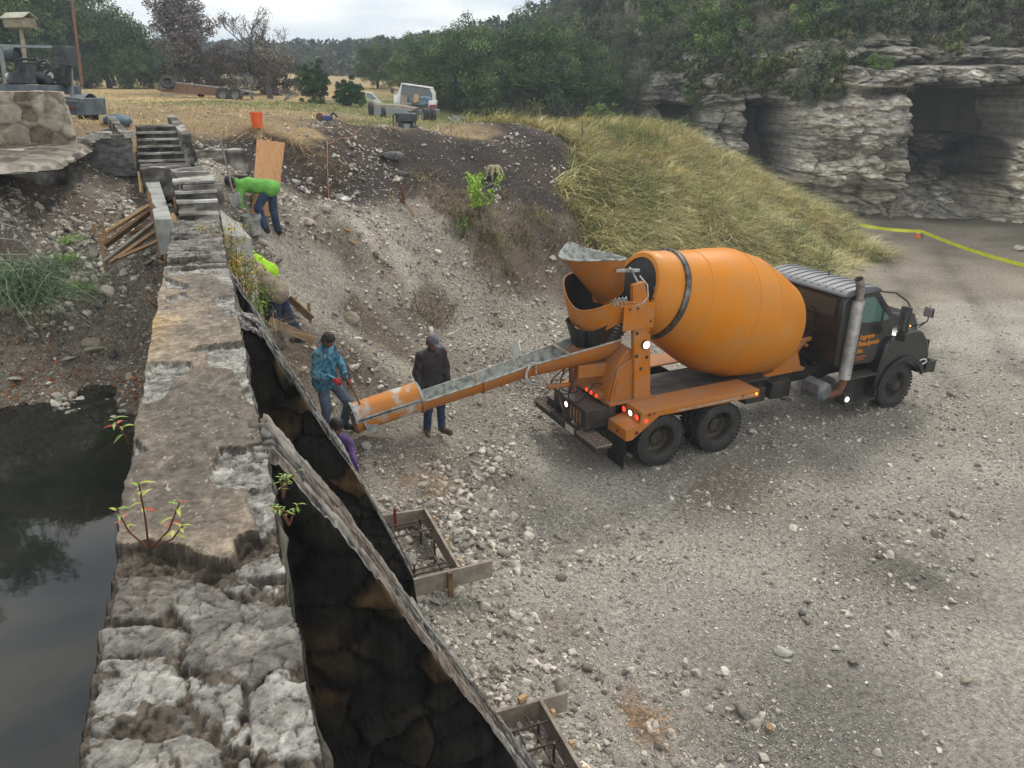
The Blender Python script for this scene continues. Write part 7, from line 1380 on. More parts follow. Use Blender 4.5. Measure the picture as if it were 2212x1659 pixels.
# rusty bars hanging down the arched panel
for k,(pts,l) in enumerate([([(960,-100),(968,50),(990,200),(1010,300),(1040,390)],'left rusty bar hanging down from the arched panel'),([(1000,-80),(1030,-20),(1045,100),(1090,210),(1120,350)],'right rusty bar hanging down from the arched panel')]):
    mb=MB(); P=[F5(x,y,15.9-1.6*max(0,y)/390) for x,y in pts]; c=P[0]; mb.tube([p-c for p in P],.016,8); o=mb.build('rusty_bar',M['rust'],smooth=True); o.location=tuple(c); tag(o,l,'bar')
P=[at(188,290,15.8),at(240,280,16.2),at(300,290,16.6)]; board('pipe',P[0],P[1],.06,.06,'barkgrey','grey pole lying from the pier to the arched panel','pole'); board('pipe',at(243,289,16.),at(292,291,16.),.06,.06,'barkgrey','short grey pole on top of the arched panel','pole')
# blue tarp, trailer mounted machine
def lump(name,c,r,seed,m,label,cat,n=24):
    u,v=np.meshgrid(np.linspace(0,2*PI,n),np.linspace(.02,PI-.02,n//2),indexing='ij'); X=np.stack([np.cos(u)*np.sin(v),np.sin(u)*np.sin(v),np.cos(v)],-1); X*=(1+.22*fbm(X[...,0]*2+seed,X[...,1]*2,X[...,2]*2,4,seed)+.1*np.abs(fbm(X[...,0]*5,X[...,1]*5,X[...,2]*5,3,seed)))[...,None]*np.array(r); o=mesh(name,X.reshape(-1,3),grid_faces(n,n//2),M[m],None,True); o.location=tuple(map(float,c)); return tag(o,label,cat)
M['tarp']=mat('faded blue cloth',[lin((62,80,96)),lin((110,130,146))],6,.8,bump=.02,bsc=10); M['machine']=dusty('blue grey machine paint',lin((52,66,80)),(.3,.3,.28),.4,.5,4.); M['machd']=mat('dark engine metal',[(.015,.018,.022),(.06,.065,.07)],9,.5,.3,bump=.01); M['greyb']=dusty('grey steel beam',(.17,.19,.2),(.3,.3,.28),.5,.5,4.)
p=at(253,266,18.3); p[2]=gz(p[0],p[1])+.1; lump('folded_tarp',p,(.32,.22,.16),4,'tarp','crumpled blue cloth lying beside the left stair wall','cloth')
k8=lambda X,Y,d: at((X/4.147)/1.1573,(20+Y/4.147)/1.1573,d)
mt=empty('machine_trailer',(0,0,0),0,'dark blue grey engine unit on a two wheeled trailer behind the stone pier','trailer')
DM=17.2
def mbar(pts,w_,m,nm,d=DM): mb=MB(); [mb.beam(k8(*pts[i],d),k8(*pts[i+1],d),w_,w_) for i in range(len(pts)-1)]; return mb.build(nm,M[m],mt,bevel=.006)
def mpan(q,m,nm,d=DM,th=.3,bev=.01): 
    mb=MB(); P=[k8(*a,d) for a in q]; mb.add(P+[p+HF*th for p in P],[tuple(range(len(P)))]+[tuple(range(2*len(P)-1,len(P)-1,-1))]+[(i,(i+1)%len(P),len(P)+(i+1)%len(P),len(P)+i)[::-1] for i in range(len(P))]); return mb.build(nm,M[m],mt,bevel=bev)
mpan([(-200,795),(590,800),(600,900),(350,862),(-200,885)],'machine','deck_frame',16.6,1.0)
mpan([(-100,375),(530,392),(530,420),(-100,405)],'greyb','top_rail',16.6,.06); mpan([(-100,375),(530,392),(530,420),(-100,405)],'greyb','top_rail',17.6,.06)
mpan([(-20,400),(10,400),(75,790),(35,790)],'greyb','frame_post',16.6,.06); mpan([(700,600),(745,610),(755,920),(725,920)],'greyb','frame_post',17.,.06)
mpan([(530,392),(680,395),(710,600),(560,590)],'machd','control_box',16.7,.4); 
mpan([(150,560),(400,560),(390,640),(440,700),(540,790),(90,790),(90,680),(180,660)],'machd','engine_block',16.9,.5,.03)
mpan([(255,590),(380,590),(380,790),(270,790)],'machd','engine_cover',16.75,.3,.02)
mb=MB(); mb.tube([k8(-120,480,17.),k8(150,490,17.)],.16,20); mb.lathe([(0,.0),(0,.17),(.1,.17)],k8(140,490,17.),tuple(_rt),20); mb.build('muffler',M['machine'],mt,smooth=True)
for pts,m_ in(([(160,640),(170,550),(230,530),(300,530),(380,530),(410,570),(400,620)],'machd'),([(410,560),(470,545),(540,620),(600,720)],'machd'),([(520,640),(450,700),(400,740)],'machd'),([(650,660),(640,720),(600,760)],'steel'),([(560,620),(620,640),(600,700),(540,760)],'machd')): mb=MB(); mb.tube([k8(x,y,16.8) for x,y in pts],.03,8); mb.build('hose',M[m_],mt,smooth=True)
mb=MB(); mb.tube([k8(395,700,16.8),k8(500,740,16.8),k8(540,800,16.8)],[.09,.1,.08],12); mb.build('intake_pipe',M['machd'],mt,smooth=True)
mb=MB(); mb.lathe([(0,0),(0,.1),(.05,.1),(.06,0)],k8(85,720,16.6),tuple(_rt),18); mb.build('pulley',M['steel'],mt,smooth=True)
mb=MB(); c_=k8(655,770,16.9); mb.lathe([(-.12,.05),(-.05,.14),(.0,.16),(.3,.16),(.32,0)],c_,(0,0,1),20); mb.build('round_tank',M['machd'],mt,smooth=True)
mpan([(610,910),(840,935),(860,1120),(655,1100)],'machine','rear_panel',18.6,1.2,.02); mpan([(680,1010),(775,1020),(770,1045),(700,1040)],'lampd','rear_reflector',18.56,.02,0); mpan([(640,955),(800,965),(800,975),(640,965)],'greyb','panel_rib',18.57,.02,0)
we=empty('wheel',tuple(k8(915,1110,19.2))); we.parent=mt; mb=MB(); ax_=tuple(_rt); mb.lathe([(-.1,.2),(-.11,.3),(-.08,.36),(.08,.36),(.11,.3),(.1,.2)],(0,0,0),ax_,32); mb.build('tyre',M['rubber'],we,smooth=True); mb=MB(); mb.lathe([(-.06,0),(-.06,.2),(.06,.2),(.03,.1),(.03,0)],(0,0,0),ax_,24); mb.build('rim',M['rim'],we)
c_=k8(910,1090,19.2); V=[];F=[]
for i in range(13):
    a=PI*i/12; 
    for s in(-.16,.16): V.append(c_+_rt*s+HF*math.cos(a)*.46+V3(0,0,math.sin(a)*.46))
for i in range(12): F.append((2*i,2*i+1,2*i+3,2*i+2))
mb=MB(); mb.add(V,F); o=mb.build('mudguard',M['machine'],mt,smooth=True); m_=o.modifiers.new('t','SOLIDIFY'); m_.thickness=.02
# birdhouse on a post, leaning rusty pole, tape behind
bh=empty('nest_box',tuple(at(52,190,26)),0,'pale wooden nest box with pitched roof on a post behind the engine unit','nest box'); b0=at(52,190,26)
def bl_(x,y,d=26): return at(x,y,d)-b0
M['palew']=mat('pale weathered wood',[lin((120,112,98)),lin((156,148,130))],5,.85)
V=[bl_(14,57),bl_(70,62),bl_(72,44),bl_(16,40),bl_(14,36)]
mb=MB(); dz=1.; A0=bl_(18,57);B0=bl_(73,62); up_v=V3(0,0,.30); mid_=(A0+B0)/2; W_=_rt*.45; D_=HF*.28; c_=mid_+V3(0,0,.14)
mb.box(tuple(c_),(.9,.5,.30),Matrix.Rotation(-HEAD-.25,3,'Z')); mb.build('box',M['palew'],bh,bevel=.01)
rotb=Matrix.Rotation(-HEAD-.25,3,'Z'); mb=MB(); P=[Vector((x,y,z)) for x in(-.5,.5) for y,z in((-.32,.13),(0,.32),(.32,.13))]; P=[tuple(rotb@p+Vector(tuple(c_))) for p in P]; P2_=[(p[0],p[1],p[2]+.025) for p in P]; mb.add(P+P2_,[(6,7,10,9),(7,8,11,10),(0,3,4,1),(1,4,5,2),(0,1,7,6),(1,2,8,7),(3,9,10,4),(4,10,11,5),(0,6,9,3),(2,5,11,8)]); mb.build('roof',mat('pale roof sheet',[lin((150,150,130)),lin((190,190,168))],4,.7),bh)
mb=MB(); mb.beam(tuple(mid_),tuple(bl_(60,205)-V3(0,0,.6)),.11,.11); mb.build('post',M['palew'],bh,bevel=.01)
a=at(178,185,40); b=at(148,-60,40); mb=MB(); mb.tube([V3(0,0,0),b-a],.07,8); o=mb.build('steel_pole',M['rust'],smooth=True); o.location=tuple(a); tag(o,'tall leaning rusty pole in front of the left oaks','pole')
# caution tape
M['tape']=mat('yellow tape',[lin((206,214,30)),lin((226,232,60))],3,.5)
def tape(pts,w_,label,sag=0):
    mb=MB(); V=[];F=[]
    for i,p in enumerate(pts):
        tw=.3*math.sin(i*1.1); V+= [p+V3(0,0,-w_/2)-HF*tw*w_*.3,p+V3(0,0,w_/2)+HF*tw*w_*.3]
    for i in range(len(pts)-1): F.append((2*i,2*i+1,2*i+3,2*i+2))
    mb.add(V,F); o=mb.build('caution_tape',M['tape']); m_=o.modifiers.new('t','SOLIDIFY'); m_.thickness=.004; return tag(o,label,'tape')
def line3(a,b,n,sag): return [a+(b-a)*t-V3(0,0,sag*4*t*(1-t)) for t in np.linspace(0,1,n)]
tA=at(1858,486,33.); tB=at(1992,500,33.); tC=at(2216,574,27.); tape(line3(tA,tB,12,.06)+line3(tB,tC,16,.10)[1:],.13,'long yellow caution tape across the end of the road')
e=empty('traffic_cone',tuple(on(1981,514,20,60)),0,'small orange marker cone under the road tape','cone'); mb=MB(); mb.lathe([(0,.15),(.03,.15),(.03,.11),(.4,.03),(.42,0)],(0,0,0),(0,0,1),16); mb.build('cone',M['plastic_o'],e,smooth=True); mb=MB(); mb.lathe([(.2,.078),(.28,.06)],(0,0,0),(0,0,1),16); mb.build('band',M['white'],e)
for (x,y,l) in((1992,512,'thin post carrying the road tape'),):
    p=on(x,y,20,60); board('tape_post',p,tB+V3(0,0,.05),.04,.04,'wood',l,'post')
k3=lambda X,Y,d: at((1280+X/3.456)/1.1573,(Y/3.456)/1.1573,d)
tape(line3(k3(365,1125,31),k3(700,1185,36),10,.15),.10,'upper strand of yellow tape at the end of the burnt bank'); tape([k3(x,y,31-(i*.2)) for i,(x,y) in enumerate([(365,1125),(368,1180),(400,1195),(480,1220),(395,1235),(470,1255),(550,1275)])],.13,'loose yellow tape fallen on the grass at the end of the burnt bank')
p=k3(365,1190,31); board('tape_post',p-V3(0,0,.6),k3(368,1115,31),.035,.035,'rust','thin orange topped stake holding the loose tape','stake')
tape(line3(at(165,224,33),at(300,224,38),8,.0),.09,'pale yellow tape line across the field behind the machine trailer')
# dead stalks near the tape
for (x0,n,l) in((1190,16,'clump of dry upright stalks at the end of the terrace'),):
    p=at(x0-20,300,30); p[2]=gz(p[0],p[1]); veg('dry_stalks',[tuftat(0,0,60,.7,.7,1.5,[(140,118,92),(110,92,74),(168,148,116)],.12,.022,.1,P=p)],l,'stalks',None)
for (x,y,d,h_,l) in((1258,255,29,1.4,'tall dark mullein stalk in front of the tape'),(1535,410,29,1.0,'dark seed stalk on the mound')): 
    p=at(x,y,d); q=p.copy(); q[2]-=h_; mb=MB(); mb.tube([(0,0,0),(.02,0,h_*.5),(0,.02,h_)],[.02,.03,.012],6); o=mb.build('seed_stalk',mat('dark stalk',[(.03,.035,.02),(.08,.08,.05)],8,.9),smooth=True); o.location=tuple(q); tag(o,l,'plant')
# flatbed truck on the terrace (tilted with the ground)
k2=lambda X,Y,d: at((640+X/3.456)/1.1573,(Y/3.456)/1.1573,d)
ft=empty('flatbed_truck',(0,0,0),0,'white flatbed truck with open door and loaded trailer bed parked on the grass','flatbed truck')
def fp(q,m,nm,d,th,par=None,bev=.01,dv=None): 
    mb=MB(); P=[k2(*a,d) for a in q]; dv=HF if dv is None else dv; n=len(P); mb.add(P+[p+dv*th for p in P],[tuple(range(n)),tuple(range(2*n-1,n-1,-1))]+[(i,(i+1)%n,n+(i+1)%n,n+i)[::-1] for i in range(n)]); return mb.build(nm,M[m],par or ft,bevel=bev)
DT=35.
fp([(1255,720),(1500,755),(1525,800),(1530,900),(1200,900),(1225,800)],'white','cab',DT+.6,1.6); fp([(1262,728),(1495,760),(1522,815),(1522,890),(1240,870)],'glass','rear_window',DT+.55,.04); fp([(1250,716),(1500,752),(1510,765),(1255,730)],'white','cab_roof',DT+.5,1.7)
fp([(1190,820),(1245,815),(1250,900),(1190,895)],'white','cab_side',DT+.5,.5); fp([(1245,818),(1305,825),(1312,912),(1245,905)],'palew','headboard',DT+.3,.1)
for (q,d) in(([(1180,925),(1550,955),(1545,1000),(1180,985)],DT-.3),): fp(q,'greyb','flat_bed',d,2.4)
fp([(1545,955),(1563,870),(1540,865),(1490,870),(1490,940)],'white','toolbox',DT-.2,.5); fp([(1500,905),(1558,905),(1552,945),(1490,940)],'lampd','red_panel',DT-.24,.03,bev=0)
fd_=fp([(945,790),(1000,800),(1045,850),(1090,890),(1040,890),(960,850)],'white','open_door',DT+2.2,.08); fp([(955,800),(1000,812),(1040,855),(1000,862),(955,840)],'glassg','door_glass',DT+2.18,.02,fd_,0)
fp([(1165,760),(1190,765),(1190,810),(1165,805)],'machd','side_mirror',DT+1.,.08)
fp([(1330,860),(1400,830),(1500,835),(1525,890),(1480,915),(1340,915)],'tarp','load_heap',DT+.1,.5,bev=.08); fp([(1365,815),(1400,815),(1405,880),(1360,890)],'woodyel','tool_bundle',DT,.2)
fp([(1000,900),(1190,905),(1380,935),(1350,965),(1030,925)],'woodgrey','load_boards',DT-1.2,1.8); fp([(1010,925),(1320,945),(1320,975),(1020,995)],'greyb','trailer_side',DT-1.3,1.6)
def disc(X,Y,d,r,par=ft,ax=None): e=empty('wheel',tuple(k2(X,Y,d))); e.parent=par; mb=MB(); a_=tuple(_rt*.97+HF*.25) if ax is None else ax; mb.lathe([(-.1,r*.55),(-.11,r*.85),(-.07,r),(.07,r),(.11,r*.85),(.1,r*.55)],(0,0,0),a_,24); mb.build('tyre',M['rubber'],e,smooth=True); mb=MB(); mb.lathe([(-.05,0),(-.05,r*.55),(.05,r*.55),(.05,0)],(0,0,0),a_,18); mb.build('rim',M['rim'],e)
for X,Y,d in((1460,1010,DT-.2),(1492,1015,DT-.2),(1530,1010,DT-.2),(995,960,DT-1.),(1100,1000,DT-1.),(1290,1000,DT-.2)): disc(X,Y,d,.4)
for X in(1405,1440,1500,1515,1548): fp([(X,955),(X+9,955),(X+7,1030),(X-2,1030)],'greyb' if X!=1440 else 'white','bed_stake',DT-.35,.05)
# generator cart
ge=empty('generator',(0,0,0),0,'black wheeled generator with tubular frame on the crest of the burnt bank','generator'); G0=ft; DG=24.6
def gp(q,m,nm,d,th,bev=.02): return fp(q,m,nm,d,th,ge,bev)
gp([(1205,985),(1250,975),(1375,980),(1385,1040),(1360,1060),(1215,1055)],'machd','engine_cover',DG,.5,.04); gp([(1225,1060),(1350,1062),(1345,1140),(1230,1145)],'machd','engine',DG+.05,.4); gp([(1275,1070),(1330,1072),(1325,1125),(1280,1125)],'greyb','side_plate',DG,.04)
for pts in([(1185,1000),(1210,980),(1215,1150),(1190,1130),(1185,1000)],[(1210,1150),(1400,1155)],[(1375,1000),(1380,1150)]): mb=MB(); mb.tube([k2(x,y,DG-.05) for x,y in pts],.022,8); mb.build('frame_tube',M['flap'],ge,smooth=True)
disc(1382,1130,DG-.05,.17,ge); disc(1335,1120,DG+.4,.17,ge)
# wheelbarrow
wb=empty('wheelbarrow',(0,0,0),0,'grey wheelbarrow standing on the grass right of the flatbed truck','wheelbarrow'); DW=31.
P=[k2(1695,1000,DW),k2(1820,1022,DW),k2(1775,1062,DW),k2(1705,1055,DW)]; mb=MB(); mb.add(P+[P[0]+HF*.6,P[1]+HF*.6,P[2]+HF*.45,P[3]+HF*.45],[(0,1,2,3),(7,6,5,4),(0,3,7,4),(3,2,6,7),(2,1,5,6)]); o=mb.build('tray',M['greyb'],wb); m_=o.modifiers.new('t','SOLIDIFY'); m_.thickness=.02
mb=MB(); mb.tube([k2(1660,1010,DW),k2(1700,1045,DW),k2(1770,1070,DW)],.025,6); mb.tube([k2(1690,1070,DW),k2(1720,1060,DW)],.02,6); mb.build('handle',M['steel'],wb,smooth=True); disc(1765,1075,DW+.2,.17,wb); 
# small things on the crest
mb=MB(); c0=k2(1685,1160,23.5); mb.tube([c0-c0,k2(1683,1070,23.5)-c0],.012,6); o=mb.build('marker_rod',M['flap']); o.location=tuple(c0); tag(o,'thin dark rod standing in the crest below the wheelbarrow','rod')
p=k2(620,1085,21.); p[2]=gz(p[0],p[1])+.08; e=empty('power_saw',tuple(p),-HEAD,'blue and black power saw lying on the crest of the bank','power tool'); mb=MB(); mb.box((0,0,.02),(.3,.18,.14)); mb.build('motor_body',mat('blue grey casing',lin((58,70,110)),4,.5),e,bevel=.03); mb=MB(); mb.tube([(.1,0,.1),(.2,0,.16),(.3,0,.05)],.03,8); mb.build('handle',M['machd'],e,smooth=True); mb=MB(); mb.lathe([(-.01,0),(-.01,.11),(.01,.11),(.01,0)],(-.2,-.02,.05),(0,1,0),20); mb.build('blade_disc',M['rust'],e)
p=k2(1090,1110,23.5); p[2]=gz(p[0],p[1])+.1; e=empty('paper_sack',tuple(p),0,'torn pinkish sack beside the generator','sack'); lp_=lump('sack_half',(0,0,0),(.24,.18,.1),9,'palew',None,None); lp_.parent=e; lp_.name='sack_body'; lq=lump('sack_flap',(.25,.05,-.02),(.2,.15,.06),13,'palew',None,None); lq.parent=e
for o_ in(lp_,lq):
    for k_ in('label','category'): 
        if k_ in o_: del o_[k_]
# cord running down the bank
P=[k2(x,y,d) for x,y,d in((900,1150,21.6),(840,1200,20.8),(720,1240,20),(620,1290,19.4),(608,1400,18.4),(612,1520,17.6),(615,1600,17))]; Q=[]
for p in P: q=p.copy(); q[2]=gz(q[0],q[1])+.02; Q.append(q)
QQ=[]
for i in range(len(Q)-1):
    for t in np.linspace(0,1,8,endpoint=False): q=Q[i]*(1-t)+Q[i+1]*t; q[2]=gz(q[0],q[1])+.015; QQ.append(q)
mb=MB(); mb.tube(QQ,.013,6); tag(mb.build('long_cord',mat('rusty red cord',lin((150,92,76)),4,.7),smooth=True),'red brown power cord snaking down the burnt bank','cord')
# agave remains
p=k2(2055,1350,22.5); p[2]=gz(p[0],p[1]); e=empty('agave_plant',tuple(p),0,'withered agave with pale hanging leaves on the burnt slope','plant')
for k in range(9):
    a=2*PI*k/9; V=[];
    for j in range(6): t=j/5; c=Vector((math.cos(a)*.34*t,math.sin(a)*.34*t,.30+.16*math.sin(t*2.4)-.45*t*t)); s=Vector((-math.sin(a),math.cos(a),0))*.07*math.sin(PI*(.12+.8*t)); V+=[c-s,c+s]
    mb=MB(); mb.add(V,[(2*j,2*j+1,2*j+3,2*j+2) for j in range(5)]); o=mb.build('agave_leaf',mat('agave leaf',[lin((120,110,84)),lin((176,164,126))],7,.8) if k==0 else bpy.data.materials['agave leaf'],e,smooth=True); m_=o.modifiers.new('t','SOLIDIFY'); m_.thickness=.02
mb=MB(); mb.lathe([(-.05,.1),(.2,.08),(.36,.04),(.4,0)],(0,0,0),(0,0,1),10); mb.build('agave_core',M['bark'],e)
# rusty stump sticks
for (x,y,d,l) in((870,425,18.6,'cluster of rusty brown sticks on the bank'),): 
    p=on(x,440,8); e=empty('stick_cluster',tuple(p),0,l,'sticks')
    for k in range(7): a=random.uniform(0,6.28); mb=MB(); mb.tube([(.05*math.cos(a),.05*math.sin(a),-.05),(.09*math.cos(a),.09*math.sin(a),.25),(.15*math.cos(a),.15*math.sin(a),random.uniform(.4,.6))],[.018,.014,.007],5); mb.build('stick',M['rust'],e,smooth=True)
a=on(866,432,8);b=on(895,468,8); mb=MB(); mb.tube([V3(0,0,.05),(b-a)*.5+V3(0,0,.1),(b-a)+V3(0,0,.03)],[.03,.025,.012],8); o=mb.build('fallen_branch',M['wood'],smooth=True); o.location=tuple(a); tag(o,'peeled brown branch lying below the rusty sticks','branch')
# trailer far left of the field
tl_=empty('gooseneck_trailer',(0,0,0),0,'long empty flatbed trailer with a spare wheel parked nose down in the field','trailer'); k1=lambda X,Y,d: at((X/3.456)/1.1573,(Y/3.456)/1.1573,d)
def tp(q,m,nm,d,th,bev=.01): mb=MB(); P=[k1(*a,d) for a in q]; n=len(P); mb.add(P+[p+HF*th for p in P],[tuple(range(n)),tuple(range(2*n-1,n-1,-1))]+[(i,(i+1)%n,n+(i+1)%n,n+i)[::-1] for i in range(n)]); return mb.build(nm,M[m],tl_,bevel=bev)
DL=42.
tp([(1490,705),(2100,770),(2212,800),(2212,812),(2090,785),(1500,718)],'barkgrey','rail',DL,.06); tp([(1500,718),(2090,785),(2060,840),(1860,810),(1400,790),(1400,775),(1505,760)],'wooddark','side_board',DL+.05,.06); tp([(1500,718),(2090,785),(2080,800),(1490,740)],'woodgrey','deck',DL+.1,2.0); tp([(1340,755),(1400,770),(1860,812),(1860,825),(1400,795),(1340,765)],'rust','chassis_beam',DL,.1); tp([(1385,690),(1397,690),(1400,825),(1388,825)],'barkgrey','jack_leg',DL,.08); tp([(1370,820),(1490,828),(1490,834),(1370,828)],'barkgrey','jack_foot',DL,.3); tp([(1700,790),(1760,800),(1755,840),(1710,835)],'machd','axle_hanger',DL+.4,.2)
for X in(1925,2035):
    e=empty('wheel',tuple(k1(X,820,DL-.1))); e.parent=tl_; a_=tuple(-HF); mb=MB(); mb.lathe([(-.12,.22),(-.12,.34),(-.08,.4),(.08,.4),(.12,.34),(.12,.22)],(0,0,0),a_,24); mb.build('tyre',M['rubber'],e,smooth=True); mb=MB(); mb.lathe([(.0,0),(.0,.22),(.08,.22)],(0,0,0),a_,18); mb.build('rim',M['barkgrey'],e)
mb=MB(); V=[];F=[]; pp_=[(1865,820),(1875,775),(1900,758),(1960,760),(1980,790),(1990,785),(2030,780),(2075,790),(2090,835)]
for x,y in pp_: V+=[k1(x,y,DL-.25),k1(x,y,DL+.05)]
for i in range(len(pp_)-1): F.append((2*i,2*i+1,2*i+3,2*i+2))
mb.add(V,F); o=mb.build('mudguard',M['barkgrey'],tl_); m_=o.modifiers.new('t','SOLIDIFY'); m_.thickness=.02
e=empty('wheel',tuple(k1(1448,712,DL-.1)));e.parent=tl_; a_=tuple(_rt*.3-HF*.7+V3(0,0,.6)); mb=MB(); mb.lathe([(-.1,.22),(-.11,.34),(-.07,.4),(.07,.4),(.11,.34),(.1,.22)],(0,0,0),a_,24); mb.build('tyre',M['rubber'],e,smooth=True)
# ---- plants near the viewer
def sprig(name,base,stems,label,leafcols,ls=.032,cat='plant',stemc='stemred',leafn=6):
    e=empty(name,tuple(base),0,label,cat); r=random.Random(sum(map(ord,label)))
    for st in stems:
        P=[Vector(tuple(np.array(s)-base)) for s in st]; mb=MB(); mb.tube(P,[.0035*(1-.5*i/len(P))+.0008 for i in range(len(P))],6); sm_=mb.build('stem',M[stemc],e,smooth=True)
        for k in range(leafn):
            t=1-.55*(k/leafn)**1.3; i=min(int(t*(len(P)-1)),len(P)-2); f_=t*(len(P)-1)-i; b_=P[i].lerp(P[i+1],f_); a=k*2.4+r.uniform(-.3,.3); d=Vector((math.cos(a),math.sin(a),r.uniform(.0,.7))).normalized(); s=d.cross(Vector((0,0,1))).normalized(); L=ls*r.uniform(.8,1.3); V=[]
            for j in range(6): tt=j/5; w_=L*.17*math.sin(PI*min(1,.08+tt*.95)); c=b_+d*L*tt*1.4+Vector((0,0,-.5*L*tt*tt)); V+=[c-s*w_+Vector((0,0,w_*.4)),c,c+s*w_+Vector((0,0,w_*.4))]
            F=[q for j in range(5) for q in((3*j,3*j+1,3*j+4,3*j+3),(3*j+1,3*j+2,3*j+5,3*j+4))]; mb=MB(); mb.add(V,F); mb.build('leaf',M[r.choice(leafcols)],e,smooth=True)
    return e
M['stemred']=mat('reddish stem',lin((96,52,38)),6,.6); M['lfg']=mat('green leaf',[lin((96,130,50)),lin((140,164,70))],30,.5); M['lfy']=mat('yellow green leaf',[lin((150,160,60)),lin((186,180,84))],30,.5); M['lfr']=mat('red leaf',[lin((150,54,30)),lin((200,96,50))],30,.5)
S4=lambda x,y,z: atz(x,y,z)
def st(pts,z0,z1): n=len(pts); return [at(x,y,(z0*(1-i/(n-1))+z1*i/(n-1))) for i,(x,y) in enumerate(pts)]
bd_=float((atz(322,1184,4.6)-EYE)@_fw); base=atz(322,1186,4.58)
sprig('sapling_shoot',base,[st([(322,1186),(314,1120),(300,1045)],bd_,bd_-.25),st([(322,1186),(280,1150),(252,1100)],bd_,bd_-.1),st([(330,1182),(365,1145),(388,1085)],bd_,bd_-.22),st([(330,1182),(372,1165),(395,1135)],bd_,bd_-.08)],'red stemmed shoots with yellow green leaves growing out of the broken cap',['lfg','lfy','lfy','lfr'],.034,leafn=7)
b2_=at(275,960,4.0); sprig('sapling_shoot',atz(285,985,4.55),[st([(292,1000),(270,940),(245,905)],4.0,3.85)],'single green and orange sprig hanging over the water left of the dam',['lfg','lfy','lfr'],.06,leafn=8)
for (x,y,d,l,n) in((612,1075,3.3,'small green weed in the angle of the wall and the nearest buttress',9),(625,1135,3.1,'creeping weed lower on the right face of the dam',7),(337,665,7.2,'tiny orange leafed seedling at the left side of the dam',6)):
    b=at(x,y,d); sprig('weed',b,[[b,b+V3(random.uniform(-.05,.05),random.uniform(-.03,.03),.05),b+V3(random.uniform(-.08,.08),random.uniform(-.05,.05),.11)] for _ in range(4)],l,['lfg'] if 'orange' not in l else ['lfr','lfy'],.022,leafn=n)
def shrub(base,n,rad,h_,cols,label,leaf=.035,seed=1,name='sapling',stems=7):
    r=np.random.default_rng(seed); e=empty(name,tuple(map(float,base)),0,label,'plant'); mb=MB(); tips=[]
    for k in range(stems):
        a=r.uniform(0,6.28); P=[Vector((0,0,0))]; d=Vector((math.cos(a)*rad/h_*.6,math.sin(a)*rad/h_*.6,1)).normalized()
        for j in range(5): d=(d+Vector(tuple(r.normal(0,.15,3)))).normalized(); P.append(P[-1]+d*h_/5*r.uniform(.8,1.1))
        mb.tube(P,[.008,.007,.006,.005,.003,.002],5); tips+=[tuple(p) for p in P[2:]]
    mb.build('stems',M['bark'],e,smooth=True); T_=np.array(tips); k=r.integers(0,len(T_),n); P=T_[k]+r.normal(0,rad*.22,(n,3)); c=np.array([lin(c) for c in cols])[r.integers(0,len(cols),n)]; v,f,cc_=leafquads(P,leaf*r.uniform(.6,1.3,n),c*r.uniform(.75,1.25,(n,1)),0,1); mesh('leaves',v,f,M['leafvc'],e,False,col=cc_); return e
p=on(1038,475,10); shrub(p,900,.3,1.35,[(150,186,70),(176,206,90),(122,160,60)],'bright green leafy sapling growing in the burnt slope',.05,3)
p=on(1000,520,10); shrub(p,160,.15,.5,[(110,140,60),(90,120,50)],'small green weed under the sapling',.04,4)
p=at(515,655,9.3); shrub(p-V3(0,0,.35),1500,.26,.95,[(150,150,70),(176,170,80),(120,134,60),(190,150,70),(140,110,60)],'yellow green bush on the overgrown third buttress',.022,6,'weedy_bush',12)
p=at(505,600,10.2); shrub(p-V3(0,0,.2),1100,.2,.95,[(160,156,84),(184,170,90),(130,140,70),(196,160,80)],'wispy yellowish plant beside the concrete wedge',.02,7,'weedy_bush',12)
p=at(545,660,9.6); shrub(p-V3(0,0,.5),900,.22,.8,[(130,160,70),(110,140,60),(150,170,80)],'green weedy bush in front of the tan shirted person',.022,8,'weedy_bush',10)
p=at(560,740,8.9); veg('dead_weeds',[tuftat(0,0,260,.18,.3,.8,[(110,96,80),(84,74,62),(140,124,104)],1.1,.008,.9,P=p+V3(0,0,.1)),tuftat(0,0,160,.14,.2,.6,[(96,84,70),(150,130,100)],1.,.008,.8,P=at(590,790,8.3))],'tangle of dead grey stems on the third buttress','dead stems',None)
for (x,y,l) in((930,1060,'scattered orange brown pine straw below the chute'),(885,1030,'second wisp of pine straw below the chute'),(1362,1560,'rust brown heap of dry straw near the bottom of the gravel floor')): 
    p=on(x,y); veg('dry_straw',[tuftat(0,0,260,.26 if x!=1362 else .2,.08,.24,[(150,108,58),(120,84,48),(176,132,76)],1.45,.005,.1,P=p+V3(0,0,.03))],l,'straw',None)
a=atz(1345,1600,.06);b=atz(1388,1532,.05); mb=MB(); mb.tube([a-a,(b-a)*.5+V3(0,0,.02),b-a],[.012,.01,.006],6); o=mb.build('twig',M['bark'],smooth=True); o.location=tuple(a); tag(o,'dark stick across the rust brown straw heap','stick')
a=on(1160,1180);b=on(1355,1162); mb=MB(); mb.tube([V3(0,0,.02),(b-a)*.4+V3(.0,.06,.02),(b-a)+V3(0,0,.02)],[.008,.01,.006],6); o=mb.build('twig',M['barkgrey'],smooth=True); o.location=tuple(a); tag(o,'long thin branch lying on the gravel right of the form box','stick')
p=on(1100,1030); rock(p,(.09,.08,.08),'dark brown lump on the gravel left of the truck','boulder'); p=on(1130,1038); rock(p,(.05,.05,.05),'small round brown clod on the gravel left of the truck','boulder')
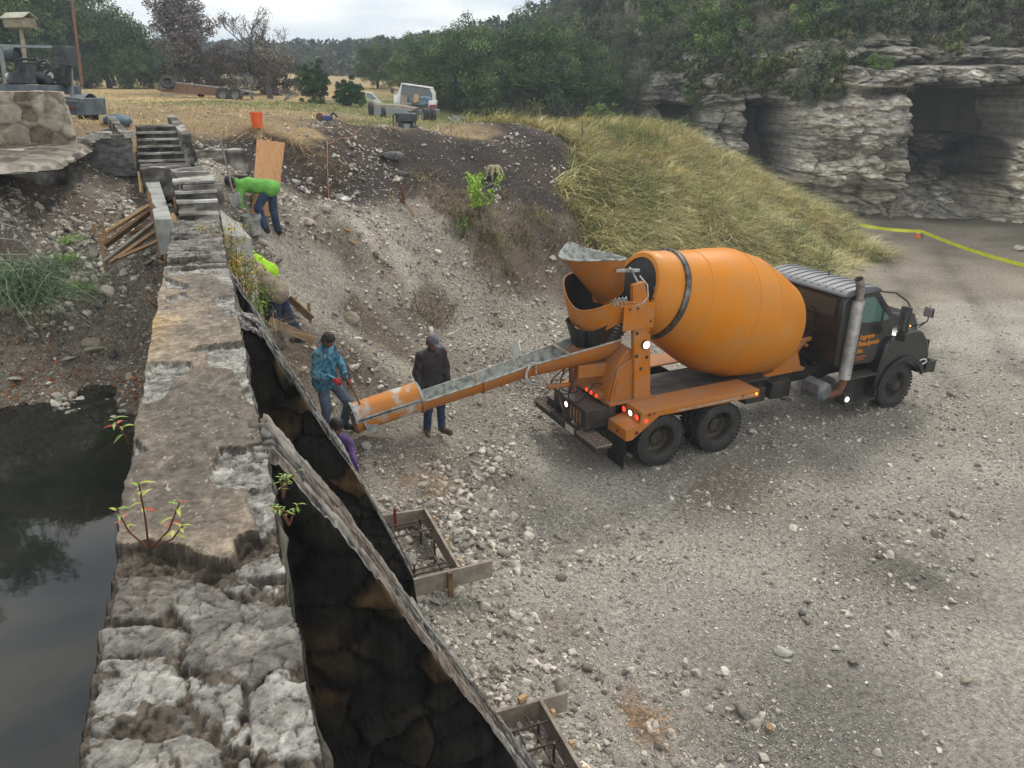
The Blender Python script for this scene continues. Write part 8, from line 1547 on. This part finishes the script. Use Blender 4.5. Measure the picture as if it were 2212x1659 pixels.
# roots and vines at the left edge
for k in range(7):
    y0=500+30*k; P=[at(-40,y0-70+10*k,9.4),at(20+12*k,y0-40,9.4),at(60+16*k,y0+10,9.6),at(80+30*k,y0+50+10*(k%3),9.9)]; mb=MB(); mb.tube(P,[.012,.01,.007,.004],5)
    tag(mb.build('bare_vine',M['barkgrey'],smooth=True),'bare grey vine trailing down the rocks at the left border','vine','vines at the left border')
# ---------------------------------------------------------------- tidy up
for k in protos.values():
    for e in k:
        for c_ in list(e.children): bpy.data.objects.remove(c_)
        bpy.data.objects.remove(e)
ORD=['leftmost','second','third','fourth','fifth','sixth','seventh','eighth','ninth','tenth','eleventh','twelfth','thirteenth','fourteenth','fifteenth','sixteenth','seventeenth','eighteenth','nineteenth','twentieth']
def ordinals(group,short):
    L=[o for o in C.objects if o.parent is None and o.get('group')==group]
    def px(o): v=np.array(o.location)-EYE; return (v@_rt)/(v@_fw)
    L.sort(key=px)
    for i,o in enumerate(L):
        if i<20: o['label']=('leftmost '+short) if i==0 else f'{short}, {ORD[i]} from the left'
        else: o['label']=f'{short}, {ORD[len(L)-1-i] if len(L)-1-i else "last"} counted from the right'.replace('leftmost','last')
ordinals('row of oaks left of the field','dark oak along the left field edge'); ordinals('low bushes under the oaks','low dark bush at the foot of the oaks'); ordinals('scorched thicket','brown scorched bush behind the trailer'); ordinals('oaks behind the flatbed truck','leafy oak behind the flatbed truck'); ordinals('bushes on the cliff ledges','scrub bush on a cliff ledge'); ordinals('vines at the left border','bare grey vine at the left border')
# ---------------------------------------------------------------- haze
hz=bpy.data.materials.new('haze air'); hz.use_nodes=True; t=hz.node_tree; t.nodes.clear(); o_=N(t,'ShaderNodeOutputMaterial'); pv=N(t,'ShaderNodeVolumePrincipled',ins={'Color':(.80,.90,1.,1),'Density':HAZE}); t.links.new(pv.outputs[0],o_.inputs['Volume'])
mb=MB(); mb.box((20,200,29),(460,520,62)); h_=mb.build('haze',hz); tag(h_,'thin bluish haze filling the valley','haze',None,'stuff')
